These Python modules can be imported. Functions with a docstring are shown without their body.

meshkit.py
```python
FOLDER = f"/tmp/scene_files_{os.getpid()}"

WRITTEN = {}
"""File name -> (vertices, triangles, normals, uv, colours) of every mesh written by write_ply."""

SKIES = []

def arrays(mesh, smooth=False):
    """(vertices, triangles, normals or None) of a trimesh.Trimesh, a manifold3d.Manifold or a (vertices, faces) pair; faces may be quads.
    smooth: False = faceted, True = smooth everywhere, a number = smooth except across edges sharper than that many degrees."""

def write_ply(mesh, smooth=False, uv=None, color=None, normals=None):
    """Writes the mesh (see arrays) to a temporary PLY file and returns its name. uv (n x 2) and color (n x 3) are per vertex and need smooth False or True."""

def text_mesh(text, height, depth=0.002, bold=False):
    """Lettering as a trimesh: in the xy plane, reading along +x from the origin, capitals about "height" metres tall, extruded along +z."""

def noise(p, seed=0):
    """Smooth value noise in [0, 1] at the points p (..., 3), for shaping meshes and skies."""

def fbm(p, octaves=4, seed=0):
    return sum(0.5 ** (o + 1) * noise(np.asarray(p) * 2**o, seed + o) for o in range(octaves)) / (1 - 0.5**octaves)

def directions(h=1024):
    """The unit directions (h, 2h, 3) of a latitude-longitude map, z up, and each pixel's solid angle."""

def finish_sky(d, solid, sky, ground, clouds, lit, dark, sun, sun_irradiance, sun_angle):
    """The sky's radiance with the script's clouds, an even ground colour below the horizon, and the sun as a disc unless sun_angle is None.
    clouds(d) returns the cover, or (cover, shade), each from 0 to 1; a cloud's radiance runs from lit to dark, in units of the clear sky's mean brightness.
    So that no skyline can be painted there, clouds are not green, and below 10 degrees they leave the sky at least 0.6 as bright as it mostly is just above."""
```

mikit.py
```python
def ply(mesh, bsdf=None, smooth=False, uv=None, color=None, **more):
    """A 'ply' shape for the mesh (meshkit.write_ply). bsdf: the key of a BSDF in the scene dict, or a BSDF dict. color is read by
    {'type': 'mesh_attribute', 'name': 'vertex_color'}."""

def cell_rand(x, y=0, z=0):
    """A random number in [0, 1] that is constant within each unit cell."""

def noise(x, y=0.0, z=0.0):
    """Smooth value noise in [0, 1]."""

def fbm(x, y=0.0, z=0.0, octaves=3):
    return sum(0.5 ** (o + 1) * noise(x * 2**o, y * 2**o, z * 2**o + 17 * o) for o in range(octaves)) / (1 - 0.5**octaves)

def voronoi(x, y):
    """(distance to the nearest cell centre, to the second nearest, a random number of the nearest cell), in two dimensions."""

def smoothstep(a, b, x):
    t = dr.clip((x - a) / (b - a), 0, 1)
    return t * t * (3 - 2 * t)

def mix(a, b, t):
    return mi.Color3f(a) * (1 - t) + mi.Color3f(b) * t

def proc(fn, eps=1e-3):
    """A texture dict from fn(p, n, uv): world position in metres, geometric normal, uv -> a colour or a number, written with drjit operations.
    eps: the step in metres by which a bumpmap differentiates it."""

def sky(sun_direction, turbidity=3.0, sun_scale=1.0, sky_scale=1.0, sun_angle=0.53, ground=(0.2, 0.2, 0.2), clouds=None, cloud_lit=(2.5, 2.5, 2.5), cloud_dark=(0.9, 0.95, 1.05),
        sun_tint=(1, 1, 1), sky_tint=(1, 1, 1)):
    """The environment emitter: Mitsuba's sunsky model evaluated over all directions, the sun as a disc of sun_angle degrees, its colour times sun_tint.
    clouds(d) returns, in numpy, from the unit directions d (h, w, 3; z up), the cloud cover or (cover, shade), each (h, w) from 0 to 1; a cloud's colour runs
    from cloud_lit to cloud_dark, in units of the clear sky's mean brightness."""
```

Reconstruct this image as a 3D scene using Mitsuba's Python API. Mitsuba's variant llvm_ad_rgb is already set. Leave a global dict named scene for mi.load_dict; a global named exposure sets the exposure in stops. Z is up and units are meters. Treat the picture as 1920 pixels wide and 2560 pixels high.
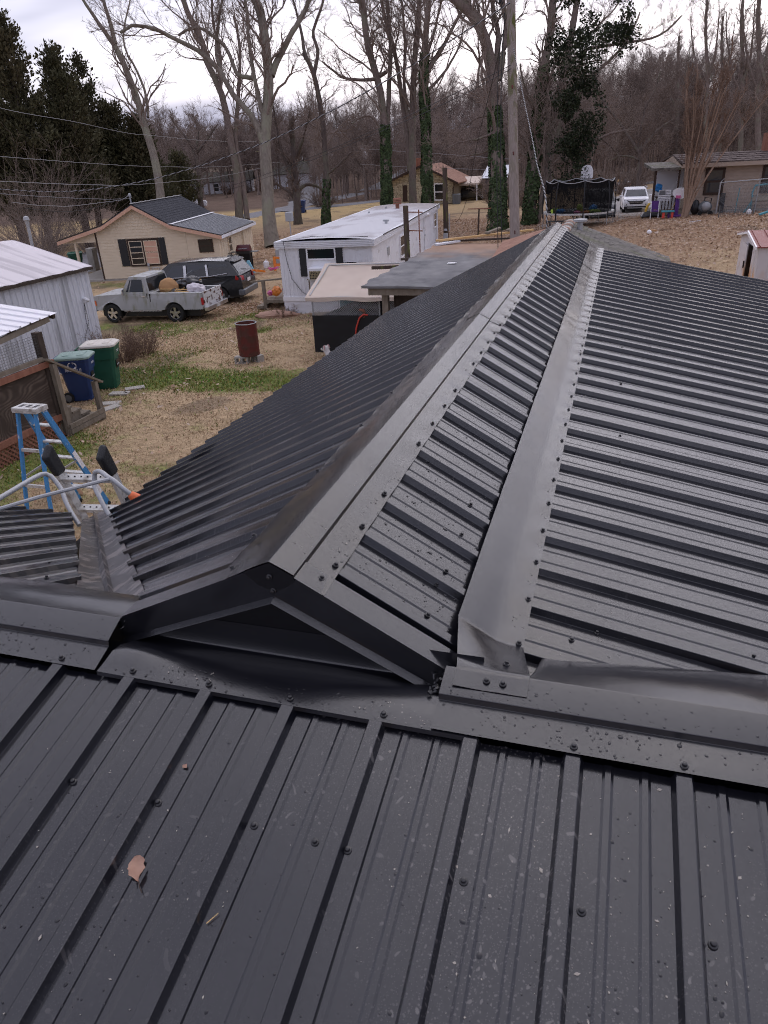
import math, random
import numpy as np, trimesh, manifold3d as m3, drjit as dr, mitsuba as mi
import mikit, meshkit
from mikit import proc, noise, fbm, voronoi, cell_rand, smoothstep, mix
T = mi.ScalarTransform4f
PI = math.pi
scene, labels = {}, {}

# ------------------------------------------------------------------ camera, sky, exposure
CAM = np.array([1.364, -1.226, 1.206])
_y, _p, _r = -0.3163, 0.4637, -0.0538
_f = np.array([math.sin(_y) * math.cos(_p), math.cos(_y) * math.cos(_p), -math.sin(_p)])
_rt = np.array([math.cos(_y), -math.sin(_y), 0.0])
_up = np.cross(_rt, _f)
_up = -_rt * math.sin(_r) + _up * math.cos(_r)
scene['camera'] = {'type': 'perspective', 'fov': 2 * math.degrees(math.atan(960 / 1786.124)), 'fov_axis': 'x',
                   'near_clip': 0.05, 'far_clip': 3000.0,
                   'to_world': T().look_at(origin=CAM.tolist(), target=(CAM + _f).tolist(), up=_up.tolist())}


def clouds(d):
    x, y, z = d[..., 0], d[..., 1], np.maximum(d[..., 2], 0.0)
    k = 1 / (z + 0.16)
    q = np.stack([x * k * 1.3 + 0.25 * y * k, y * k * 3.0, z * 0 + 3.0], -1)
    s = meshkit.fbm(q, 4, 5)
    s2 = meshkit.fbm(q * 2.3 + 7, 3, 9)
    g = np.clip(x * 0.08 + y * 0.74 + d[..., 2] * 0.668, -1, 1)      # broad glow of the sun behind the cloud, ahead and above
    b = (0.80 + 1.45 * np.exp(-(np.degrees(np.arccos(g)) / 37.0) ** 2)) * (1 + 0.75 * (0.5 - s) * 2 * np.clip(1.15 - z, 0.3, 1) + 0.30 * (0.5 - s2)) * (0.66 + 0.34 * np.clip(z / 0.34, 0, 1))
    shade = np.clip(1 - (b - 0.45) / (2.6 - 0.45), 0, 1)
    gap = np.clip((meshkit.fbm(np.stack([x * 2.2, y * 2.2, z * 9.0], -1), 3, 21) - 0.36) * 4, 0, 1)
    cover = 1 - 0.5 * np.clip(1 - np.abs(z - 0.12) / 0.12, 0, 1) * gap * np.clip(0.35 + 0.65 * y, 0, 1)
    return cover, shade


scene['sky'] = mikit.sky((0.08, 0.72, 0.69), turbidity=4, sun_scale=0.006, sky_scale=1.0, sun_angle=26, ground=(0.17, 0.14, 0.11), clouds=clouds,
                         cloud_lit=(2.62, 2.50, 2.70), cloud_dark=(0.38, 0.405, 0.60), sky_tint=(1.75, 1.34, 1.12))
exposure = 2.72

# ------------------------------------------------------------------ helpers
USED = set()


def key(name):
    if name not in USED:
        USED.add(name); return name
    i = 1
    while f'{name}_{i:03d}' in USED: i += 1
    k = f'{name}_{i:03d}'; USED.add(k); return k


def thing(name, label, cat, group=None, kind=None):
    k = key(name)
    labels[k] = {'label': label, 'category': cat}
    if group: labels[k]['group'] = group
    if kind: labels[k]['kind'] = kind
    return k


def fr(x=0, y=0, z=0, a=0.0, s=1.0):
    """local frame: origin and rotation about z in degrees"""
    c, n = math.cos(math.radians(a)), math.sin(math.radians(a))
    return np.array([[c * s, -n * s, 0, x], [n * s, c * s, 0, y], [0, 0, s, z], [0, 0, 0, 1.0]])


I4 = np.eye(4)


class M:
    """mesh collector; adds in the local frame F"""
    def __init__(s, F=I4): s.v, s.f, s.n, s.F, s.c = [], [], 0, F, []

    def add(s, v, f, col=None):
        v = np.asarray(v, float).reshape(-1, 3)
        v = v @ s.F[:3, :3].T + s.F[:3, 3]
        f = np.asarray(f, int)
        if f.shape[1] == 4: f = np.vstack([f[:, [0, 1, 2]], f[:, [0, 2, 3]]])
        s.v.append(v); s.f.append(f + s.n); s.n += len(v)
        if col is not None: s.c.append(np.broadcast_to(np.asarray(col, float), (len(v), 3)))
        return s

    def box(s, x0, x1, y0, y1, z0, z1, R=None):
        v = np.array([[x, y, z] for x in (x0, x1) for y in (y0, y1) for z in (z0, z1)], float)
        return s.add(v, [[0, 1, 3, 2], [4, 6, 7, 5], [0, 4, 5, 1], [2, 3, 7, 6], [0, 2, 6, 4], [1, 5, 7, 3]])

    def bar(s, a, b, w, h=None, up=(0, 0, 1)):
        """rectangular bar from a to b, width w, height h"""
        a, b = np.array(a, float), np.array(b, float); h = h or w
        t = b - a; t /= np.linalg.norm(t)
        u = np.cross(t, up)
        if np.linalg.norm(u) < 1e-6: u = np.cross(t, (1, 0, 0))
        u /= np.linalg.norm(u); n = np.cross(u, t)
        c = [u * w / 2 * i + n * h / 2 * j for i, j in ((-1, -1), (1, -1), (1, 1), (-1, 1))]
        return s.add([a + q for q in c] + [b + q for q in c], [[0, 1, 2, 3], [7, 6, 5, 4], [0, 4, 5, 1], [1, 5, 6, 2], [2, 6, 7, 3], [3, 7, 4, 0]])

    def tube(s, pts, r, n=8, cap=True):
        p = np.asarray(pts, float); m = len(p); r = np.broadcast_to(np.asarray(r, float), (m,))
        t = np.gradient(p, axis=0); t /= np.maximum(np.linalg.norm(t, axis=1, keepdims=True), 1e-9)
        ref = np.array([0, 0, 1.0]) if abs(t[:, 2]).mean() < 0.8 else np.array([1.0, 0, 0])
        u = np.cross(t, ref); u /= np.maximum(np.linalg.norm(u, axis=1, keepdims=True), 1e-9); w = np.cross(t, u)
        a = np.arange(n) * 2 * PI / n
        v = p[:, None] + r[:, None, None] * (np.cos(a)[None, :, None] * u[:, None] + np.sin(a)[None, :, None] * w[:, None])
        i, j = np.meshgrid(np.arange(m - 1), np.arange(n), indexing='ij'); k = (j + 1) % n
        f = np.stack([i * n + j, i * n + k, (i + 1) * n + k, (i + 1) * n + j], -1).reshape(-1, 4)
        s.add(v.reshape(-1, 3), f)
        if cap:
            for e in (0, m - 1):
                vv = np.vstack([v[e], p[e:e + 1]]); q = np.arange(n)
                ff = np.stack([q, (q + 1) % n, q * 0 + n], 1)
                s.add(vv, ff if e else ff[:, ::-1])
        return s

    def cyl(s, a, b, r, n=12, r2=None): return s.tube([a, b], [r, r if r2 is None else r2], n)

    def lathe(s, prof, n=20, o=(0, 0, 0)):
        """profile of (r, z) round the z axis"""
        p = np.array(prof, float); a = np.arange(n) * 2 * PI / n
        v = np.stack([p[:, :1] * np.cos(a), p[:, :1] * np.sin(a), np.repeat(p[:, 1:], n, 1)], -1) + np.array(o)
        m = len(p); i, j = np.meshgrid(np.arange(m - 1), np.arange(n), indexing='ij'); k = (j + 1) % n
        return s.add(v.reshape(-1, 3), np.stack([i * n + j, i * n + k, (i + 1) * n + k, (i + 1) * n + j], -1).reshape(-1, 4))

    def quad(s, a, b, c, d): return s.add([a, b, c, d], [[0, 1, 2, 3]])

    def slab(s, q, th):
        """quad corner list thickened by th against its normal"""
        q = np.array(q, float); n = np.cross(q[1] - q[0], q[3] - q[0]); n /= np.linalg.norm(n); b = q - n * th
        return s.add(np.vstack([q, b]), [[0, 1, 2, 3], [7, 6, 5, 4], [0, 4, 5, 1], [1, 5, 6, 2], [2, 6, 7, 3], [3, 7, 4, 0]])

    def prism(s, poly, y0, y1):
        """polygon in (x, z) extruded along y"""
        from shapely.geometry import Polygon
        P = Polygon(poly); P = P if P.is_valid else P.buffer(0)
        t = trimesh.creation.extrude_polygon(P, y1 - y0, engine='earcut'); v = np.array(t.vertices)
        v = np.stack([v[:, 0], y0 + v[:, 2], v[:, 1]], 1)
        return s.add(v, np.array(t.faces)[:, ::-1])

    def man(s, m):
        q = m.to_mesh(); return s.add(np.array(q.vert_properties)[:, :3], np.array(q.tri_verts))

    def tm(s, t): return s.add(np.array(t.vertices), np.array(t.faces))

    def grid(s, P, col=None):
        """P (a, b, 3) points"""
        a, b = P.shape[:2]; i, j = np.meshgrid(np.arange(a - 1), np.arange(b - 1), indexing='ij')
        return s.add(P.reshape(-1, 3), np.stack([i * b + j, (i + 1) * b + j, (i + 1) * b + j + 1, i * b + j + 1], -1).reshape(-1, 4), col)

    def mesh(s): return np.vstack(s.v), np.vstack(s.f)


def put(k, m, bsdf, smooth=False, color=None):
    """ONE entry of the scene under key k"""
    if isinstance(m, M):
        if m.c: color = np.vstack(m.c)
        m = m.mesh()
    scene[k] = mikit.ply(m, bsdf, smooth=smooth, color=color)
    return k


def part(parent, name, m, bsdf, smooth=False, label=None):
    k = key(parent + '__' + name)
    put(k, m, bsdf, smooth)
    if label: labels[k] = {'label': label}
    return k


def solo(name, m, bsdf, label, cat, smooth=False, group=None, kind=None):
    k = thing(name, label, cat, group, kind); put(k, m, bsdf, smooth); return k


def hull(pts, r=0.0, n=8):
    if r: return m3.Manifold.batch_hull([m3.Manifold.sphere(r, n).translate(tuple(map(float, p))) for p in pts])
    return m3.Manifold.hull_points(np.array(pts, float))


def rbox(x0, x1, y0, y1, z0, z1, r, n=8):
    return hull([(x, y, z) for x in (x0 + r, x1 - r) for y in (y0 + r, y1 - r) for z in (z0 + r, z1 - r)], r, n)


def blob(r, seed, c=(0, 0, 0), sc=(1, 1, 1), amp=0.25, f=1.5, sub=3):
    t = trimesh.creation.icosphere(subdivisions=sub, radius=1.0); v = np.array(t.vertices)
    d = 1 + amp * 2 * (meshkit.fbm(v * f + seed * 7.3 + 50, 3, seed) - 0.5)
    return v * d[:, None] * r * np.array(sc) + np.array(c), np.array(t.faces)


def txt(s, h, F):
    t = meshkit.text_mesh(s, h, 0.003); v = np.array(t.vertices)
    return M(F).add(np.stack([v[:, 0], -v[:, 2], v[:, 1]], 1), np.array(t.faces)[:, ::-1] if False else np.array(t.faces))


# ------------------------------------------------------------------ ground height
GC = np.array([(0, 0, -3.6), (-9, 12, -3.65), (-4, 10, -3.65), (-8.2, 17, -3.9), (-16, 23, -4.2), (-24.3, 32, -4.15), (-10, 24, -4.05), (-14.8, 27.3, -4.3), (2.6, 60, -3.7), (4.5, 43, -2.7), (-.5, 50, -3.3), (16, 40, -2.5), (10, 20, -3.2), (-17.9, 83, -4), (-60, 120, -4.8), (-95, 166, -5), (0, 110, -3.6), (60, 110, -1), (30, -20, -3.5), (-30, -20, -3.8), (-30, 10, -4), (-60, 40, -4.6), (60, 40, -2), (0, 300, -2), (-200, 300, -5), (200, 300, 2), (-200, 0, -5), (200, 0, -1), (0, -200, -4)], float)


def _tps(r): return np.where(r > 0, r * r * np.log(np.maximum(r, 1e-9)), 0)


_n = len(GC); _A = np.zeros((_n + 3, _n + 3))
_A[:_n, :_n] = _tps(np.linalg.norm(GC[:, None, :2] - GC[None, :, :2], axis=2)) + np.eye(_n) * 60
_A[:_n, _n] = 1; _A[:_n, _n + 1:] = GC[:, :2]; _A[_n:, :_n] = _A[:_n, _n:].T
_w = np.linalg.solve(_A, np.concatenate([GC[:, 2], [0, 0, 0]]))


def gz(x, y):
    x = np.asarray(x, float); y = np.asarray(y, float)
    t = np.clip((y - 112 + .12 * x) / 95, 0, 1); w = np.clip((x + 78) / 34, 0, 1); hill = 10 * t * t * (3 - 2 * t) * w * w * (3 - 2 * w)
    r = np.sqrt((x[..., None] - GC[:, 0]) ** 2 + (y[..., None] - GC[:, 1]) ** 2)
    return _tps(r) @ _w[:_n] + _w[_n] + _w[_n + 1] * x + _w[_n + 2] * y + hill


def gzf(x, y): return float(gz(x, y))


# ------------------------------------------------------------------ materials
def pr(name, col, rough=0.6, spec=0.5, metal=0.0, bump=None, bs=0.003, eps=2e-3, **kw):
    c = {'type': 'rgb', 'value': list(col)} if isinstance(col, (tuple, list)) else (proc(col) if callable(col) else col)
    b = {'type': 'principled', 'base_color': c, 'roughness': proc(rough) if callable(rough) else rough, 'specular': spec, 'metallic': metal, **kw}
    if bump: b = {'type': 'bumpmap', 'arbitrary': proc(bump, eps), 'scale': bs, 'bsdf': b}
    scene[name] = {'type': 'twosided', 'bsdf': b}
    return name


VC = {'type': 'mesh_attribute', 'name': 'vertex_color'}


def speck(p, s, thr):
    a, b, c = voronoi(p.x * s, p.y * s)
    return smoothstep(thr, thr * 0.55, a) * smoothstep(0.55, 0.6, c)


def roof_col(p, n, uv):
    dirt = fbm(p.x * 3.1, p.y * 2.3, p.z, 3)
    amount = smoothstep(0.42, 0.78, dirt)
    near = smoothstep(0.2, 1.2, p.x) * smoothstep(0.25, -0.1, p.y) * 0.8 + 0.25
    sp = speck(p, 90.0, 0.22) * 0.7 + speck(p, 190.0, 0.25) * 0.6
    big = speck(p + mi.Vector3f(noise(p.x * 30, p.y * 30), noise(p.x * 30, p.y * 30, 5), 0) * 0.035, 24.0, 0.13)
    k = dr.clip(sp * amount * near + big * near * smoothstep(0.45, 0.62, dirt) * 0.9, 0, 1)
    base = mix((0.0065, 0.0067, 0.0100), (0.0095, 0.0095, 0.0125), smoothstep(0.4, 0.7, fbm(p.x * 6, p.y * 6, 3, 2)))
    film = smoothstep(0.50, 0.72, fbm(p.x * 5, p.y * 26, 1, 3)) * smoothstep(0.1, -0.4, p.x - 0.35) * smoothstep(3.2, 1.2, p.y) * smoothstep(0.2, 0.3, p.y) * 0.5
    base = mix(base, (0.055, 0.046, 0.040), film)
    return mix(base, (0.20, 0.185, 0.175), k * 0.42)


def roof_rough(p, n, uv):
    return 0.11 + 0.10 * fbm(p.x * 3, p.y * 3, 2, 2)


pr('roof_metal', roof_col, roof_rough, 0.85)
pr('trim_metal', lambda p, n, uv: mix((0.0065, 0.0068, 0.0100), (0.0105, 0.0105, 0.0135), fbm(p.x * 8, p.y * 5, p.z * 8, 3)),
   lambda p, n, uv: 0.14 + 0.16 * fbm(p.x * 3, p.y * 3, p.z * 3, 3), 0.85, bump=lambda p, n, uv: fbm(p.x * 5, p.y * 5, p.z * 5, 2), bs=0.004, eps=4e-3)
pr('trim_dark', (0.006, 0.006, 0.008), 0.3, 0.5)
pr('valley_metal', lambda p, n, uv: mix((0.028, 0.026, 0.028), (0.13, 0.115, 0.11), smoothstep(0.45, 0.7, fbm(p.x * 25, p.y * 9, p.z * 20, 3)) * 0.8),
   lambda p, n, uv: 0.18 + 0.3 * fbm(p.x * 12, p.y * 12, 1, 2), 0.7, bump=lambda p, n, uv: fbm(p.x * 22, p.y * 9, p.z * 9, 3), bs=0.012, eps=4e-3)
pr('screw_black', (0.012, 0.012, 0.014), 0.3, 0.6)
pr('rubber', (0.018, 0.018, 0.018), 0.7, 0.3)
pr('water', (0.012, 0.012, 0.015), 0.05, 0.5)
pr('fleck', (0.36, 0.33, 0.29), 0.8, 0.2)
pr('dry_leaf', lambda p, n, uv: mix((0.30, 0.17, 0.12), (0.42, 0.27, 0.2), fbm(p.x * 60, p.y * 60, p.z * 60, 3)), 0.75, 0.3)
pr('leaf_stem', (0.06, 0.04, 0.03), 0.8, 0.2)


def white_rib_col(p, n, uv):
    st = fbm(p.x * 5, p.y * 5, p.z * 0.35, 3)
    return mix((0.60, 0.62, 0.66), (0.30, 0.31, 0.32), smoothstep(0.5, 0.8, st) * 0.75)


pr('white_siding', white_rib_col, 0.5, 0.4)
pr('white_paint', lambda p, n, uv: mix((0.72, 0.73, 0.76), (0.55, 0.54, 0.53), smoothstep(0.6, 0.85, fbm(p.x * 2, p.y * 2, p.z * 4, 3))), 0.5, 0.4)
pr('white_clean', (0.78, 0.78, 0.79), 0.4, 0.5)
pr('trailer_roof', lambda p, n, uv: mix(mix((0.50, 0.50, 0.52), (0.34, 0.325, 0.335), smoothstep(0.4, 0.75, fbm(p.x * 1.2, p.y * 0.6, 0, 4))), (0.25, 0.21, 0.19), smoothstep(36.5, 40.0, p.y) * 0.7), 0.55, 0.4,
   bump=lambda p, n, uv: fbm(p.x * 1.5, p.y * 4, 0, 3), bs=0.05, eps=0.02)
pr('old_white_roof', lambda p, n, uv: mix((0.62, 0.58, 0.59), (0.40, 0.37, 0.38), smoothstep(0.45, 0.78, fbm(p.x * 0.5, p.y * 6, 0, 4)) * 0.8), 0.55, 0.4)
pr('porch_roof_white', (0.74, 0.73, 0.75), 0.4, 0.5)
pr('glass_dark', (0.012, 0.014, 0.016), 0.06, 0.6)
pr('glass_blue', (0.03, 0.035, 0.045), 0.08, 0.6)
pr('black_paint', (0.012, 0.012, 0.014), 0.4, 0.5)
pr('shutter_black', (0.02, 0.021, 0.023), 0.55, 0.4)


def wood_col(a, b, f=(3, 3, 40)):
    return lambda p, n, uv: mix(a, b, fbm(p.x * f[0] * 6, p.y * f[1] * 6, p.z * 6 + 3 * noise(p.x * 3, p.y * 3, p.z * 2), 3))


def grain(p, n, uv): return fbm(p.x * 40, p.y * 40, p.z * 4, 2)


pr('weathered_wood', wood_col((0.14, 0.115, 0.085), (0.27, 0.235, 0.19)), 0.85, 0.2)
pr('dark_wood', wood_col((0.035, 0.027, 0.022), (0.10, 0.078, 0.064)), 0.85, 0.2)
pr('red_wood', wood_col((0.20, 0.085, 0.055), (0.33, 0.16, 0.11)), 0.8, 0.2)


def ply_col(p, n, uv):
    q = p.y * 2.0 + 0.9 * fbm(p.y * 1.6, p.z * 2.2, 0, 3)
    ring = 0.5 + 0.5 * dr.sin((fbm(p.y * 1.3, p.z * 2.4, 4, 2) * 16 + q) * 6.3)
    return mix((0.06, 0.045, 0.037), (0.16, 0.125, 0.10), ring * 0.75 * smoothstep(0.2, 0.7, fbm(p.y * 4, p.z * 4, 7, 2)))


pr('plywood', ply_col, 0.8, 0.2)
pr('pole_wood', lambda p, n, uv: mix(mix((0.20, 0.165, 0.145), (0.33, 0.28, 0.25), fbm(p.x * 30, p.y * 30, p.z * 1.5, 3)), (0.11, 0.115, 0.04), smoothstep(0.45, 0.7, fbm(p.x * 12, p.y * 12, p.z * 1.2, 2)) * smoothstep(-1.0, 4.5, p.z)), 0.9, 0.1)
pr('mossy_pole', lambda p, n, uv: mix(mix((0.05, 0.036, 0.03), (0.12, 0.09, 0.075), fbm(p.x * 30, p.y * 30, p.z * 2, 3)), (0.13, 0.13, 0.05), smoothstep(0.5, 0.75, fbm(p.x * 10, p.y * 10, p.z * 2, 2))), 0.9, 0.1)
pr('cream_siding', lambda p, n, uv: mix((0.62, 0.52, 0.375), (0.72, 0.62, 0.47), fbm(p.x * 4, p.y * 4, p.z * 12, 3)), 0.7, 0.3)
pr('tan_siding', lambda p, n, uv: mix((0.34, 0.265, 0.21), (0.43, 0.345, 0.275), fbm(p.x * 3, p.y * 3, p.z * 10, 3)), 0.7, 0.3)
pr('new_fascia', lambda p, n, uv: mix((0.56, 0.33, 0.23), (0.68, 0.44, 0.32), fbm(p.x * 4, p.y * 4, p.z * 9, 3)), 0.7, 0.2)
pr('shingle_dark', lambda p, n, uv: mix((0.022, 0.024, 0.03), (0.05, 0.052, 0.062), noise(p.x * 14, p.y * 14, p.z * 14)), 0.85, 0.3)
pr('shingle_old', lambda p, n, uv: mix(mix((0.085, 0.078, 0.07), (0.21, 0.195, 0.175), noise(p.x * 9, p.y * 9, p.z * 9)), (0.10, 0.11, 0.05), smoothstep(0.5, 0.8, fbm(p.x * 2, p.y * 2, 0, 3)) * 0.5), 0.9, 0.2)
pr('shingle_brown', lambda p, n, uv: mix((0.06, 0.045, 0.04), (0.15, 0.12, 0.11), noise(p.x * 5, p.y * 5, p.z * 5)), 0.9, 0.2)
pr('terracotta', lambda p, n, uv: mix((0.19, 0.10, 0.07), (0.32, 0.19, 0.14), noise(p.x * 7, p.y * 7, p.z * 7)), 0.85, 0.2)
pr('roll_roofing', lambda p, n, uv: mix(mix((0.10, 0.10, 0.105), (0.26, 0.255, 0.25), fbm(p.x * 3, p.y * 2, 0, 4)), (0.34, 0.22, 0.15), smoothstep(18.3, 21.2, p.y + 2.0 * (fbm(p.x * 2, p.y * 2, 2, 3) - 0.5)) * 0.85), 0.9, 0.15,
   bump=lambda p, n, uv: fbm(p.x * 6, p.y * 9, 0, 3), bs=0.03, eps=0.01)
pr('stone_wall', lambda p, n, uv: mix((0.36, 0.30, 0.20), (0.56, 0.50, 0.36), cell_rand(dr.floor(p.x * 3 + p.z), dr.floor(p.z * 6))), 0.85, 0.2)
pr('mortar', (0.16, 0.13, 0.09), 0.9, 0.1)
pr('concrete', lambda p, n, uv: mix((0.30, 0.28, 0.25), (0.44, 0.42, 0.38), fbm(p.x * 5, p.y * 5, p.z * 5, 3)), 0.9, 0.2)
pr('truck_paint', lambda p, n, uv: mix(mix((0.30, 0.31, 0.31), (0.42, 0.42, 0.42), fbm(p.x * 3, p.y * 3, p.z * 2, 3)), (0.20, 0.20, 0.13), smoothstep(0.50, 0.78, fbm(p.x * 7, p.y * 7, p.z * 1.6, 3)) * 0.75), 0.5, 0.4)
pr('truck_rust', lambda p, n, uv: mix((0.56, 0.55, 0.54), (0.10, 0.05, 0.035), smoothstep(0.54, 0.62, fbm(p.x * 9, p.y * 9, p.z * 9, 3))), 0.6, 0.3)
pr('chrome', (0.60, 0.60, 0.62), 0.2, 0.5, 0.9)
pr('steel', (0.42, 0.43, 0.44), 0.4, 0.5, 0.7)
pr('galv', (0.40, 0.41, 0.42), 0.5, 0.5, 0.3)
pr('aluminium', lambda p, n, uv: mix((0.55, 0.55, 0.53), (0.30, 0.28, 0.25), smoothstep(0.45, 0.8, fbm(p.x * 20, p.y * 20, p.z * 20, 3))), 0.45, 0.5, 0.25)
pr('car_black', (0.010, 0.011, 0.013), 0.12, 0.6, clearcoat=0.6)
pr('car_white', (0.74, 0.75, 0.77), 0.25, 0.5, clearcoat=0.5)
pr('car_grey', (0.11, 0.12, 0.13), 0.3, 0.5, clearcoat=0.4)
pr('red_lens', (0.38, 0.015, 0.02), 0.15, 0.5)
pr('clear_lens', (0.5, 0.51, 0.53), 0.1, 0.6)
pr('bin_blue', lambda p, n, uv: mix((0.010, 0.030, 0.115), (0.022, 0.05, 0.15), fbm(p.x * 5, p.y * 5, p.z * 3, 3)), 0.45, 0.4)
pr('bin_green', lambda p, n, uv: mix((0.008, 0.07, 0.042), (0.025, 0.11, 0.07), fbm(p.x * 5, p.y * 5, p.z * 3, 3)), 0.45, 0.4)
pr('bin_lid_dusty', lambda p, n, uv: mix((0.16, 0.26, 0.23), (0.28, 0.37, 0.33), fbm(p.x * 4, p.y * 4, 0, 3)), 0.6, 0.3)
pr('bin_lid_pale', lambda p, n, uv: mix((0.50, 0.47, 0.42), (0.62, 0.58, 0.52), fbm(p.x * 4, p.y * 4, 0, 3)), 0.6, 0.3)
pr('ladder_blue', lambda p, n, uv: mix((0.055, 0.22, 0.46), (0.45, 0.5, 0.55), smoothstep(0.68, 0.74, fbm(p.x * 22, p.y * 22, p.z * 12, 3)) * 0.8), 0.45, 0.4)
pr('orange_plastic', (0.72, 0.16, 0.05), 0.4, 0.4)
pr('barrel_red', lambda p, n, uv: mix((0.12, 0.022, 0.018), (0.085, 0.03, 0.022), smoothstep(0.4, 0.7, fbm(p.x * 5, p.y * 5, p.z * 5, 3))), 0.55, 0.4)
pr('tarp_tan', lambda p, n, uv: mix((0.50, 0.41, 0.34), (0.58, 0.49, 0.41), fbm(p.x * 3, p.y * 3, p.z * 3, 3)), 0.75, 0.25, bump=lambda p, n, uv: fbm(p.x * 3 + p.y, p.y * 1.2, 0, 3), bs=0.06, eps=0.01)
pr('tarp_black', (0.014, 0.014, 0.016), 0.6, 0.35, bump=lambda p, n, uv: fbm(p.x * 4, p.y * 4, p.z * 4, 3), bs=0.03, eps=0.01)
pr('bag_black', (0.014, 0.015, 0.018), 0.25, 0.5)
pr('bag_white', lambda p, n, uv: mix((0.62, 0.60, 0.62), (0.45, 0.40, 0.44), noise(p.x * 14, p.y * 14, p.z * 14)), 0.4, 0.4)
pr('cardboard', (0.40, 0.23, 0.11), 0.8, 0.2)
pr('plank', (0.58, 0.38, 0.17), 0.7, 0.2)
pr('hose_red', (0.62, 0.07, 0.05), 0.4, 0.4)
pr('grill_red', (0.075, 0.008, 0.012), 0.3, 0.5)
pr('foil_blue', (0.20, 0.50, 0.66), 0.3, 0.5)
pr('foil_orange', (0.76, 0.24, 0.04), 0.3, 0.5)
pr('foil_pink', (0.62, 0.13, 0.32), 0.3, 0.5)
pr('toy_purple', (0.10, 0.03, 0.2), 0.5, 0.4)
pr('toy_yellow', (0.70, 0.45, 0.06), 0.5, 0.4)
pr('toy_blue', (0.03, 0.22, 0.55), 0.5, 0.4)
pr('toy_green', (0.35, 0.5, 0.06), 0.5, 0.4)
pr('toy_teal', (0.06, 0.25, 0.30), 0.5, 0.4)
pr('dog_white', lambda p, n, uv: mix((0.62, 0.60, 0.58), (0.46, 0.43, 0.42), fbm(p.x * 30, p.y * 30, p.z * 30, 2)), 0.9, 0.1)
pr('dog_grey', (0.09, 0.085, 0.08), 0.8, 0.2)
pr('dog_pink', (0.46, 0.28, 0.28), 0.8, 0.2)
pr('wire_pale', (0.33, 0.33, 0.34), 0.5, 0.3)
pr('wire_dark', (0.02, 0.02, 0.022), 0.6, 0.3)
pr('mesh_wire', (0.10, 0.10, 0.10), 0.6, 0.4)
pr('screen_grey', (0.30, 0.29, 0.30), 0.9, 0.1)
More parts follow.
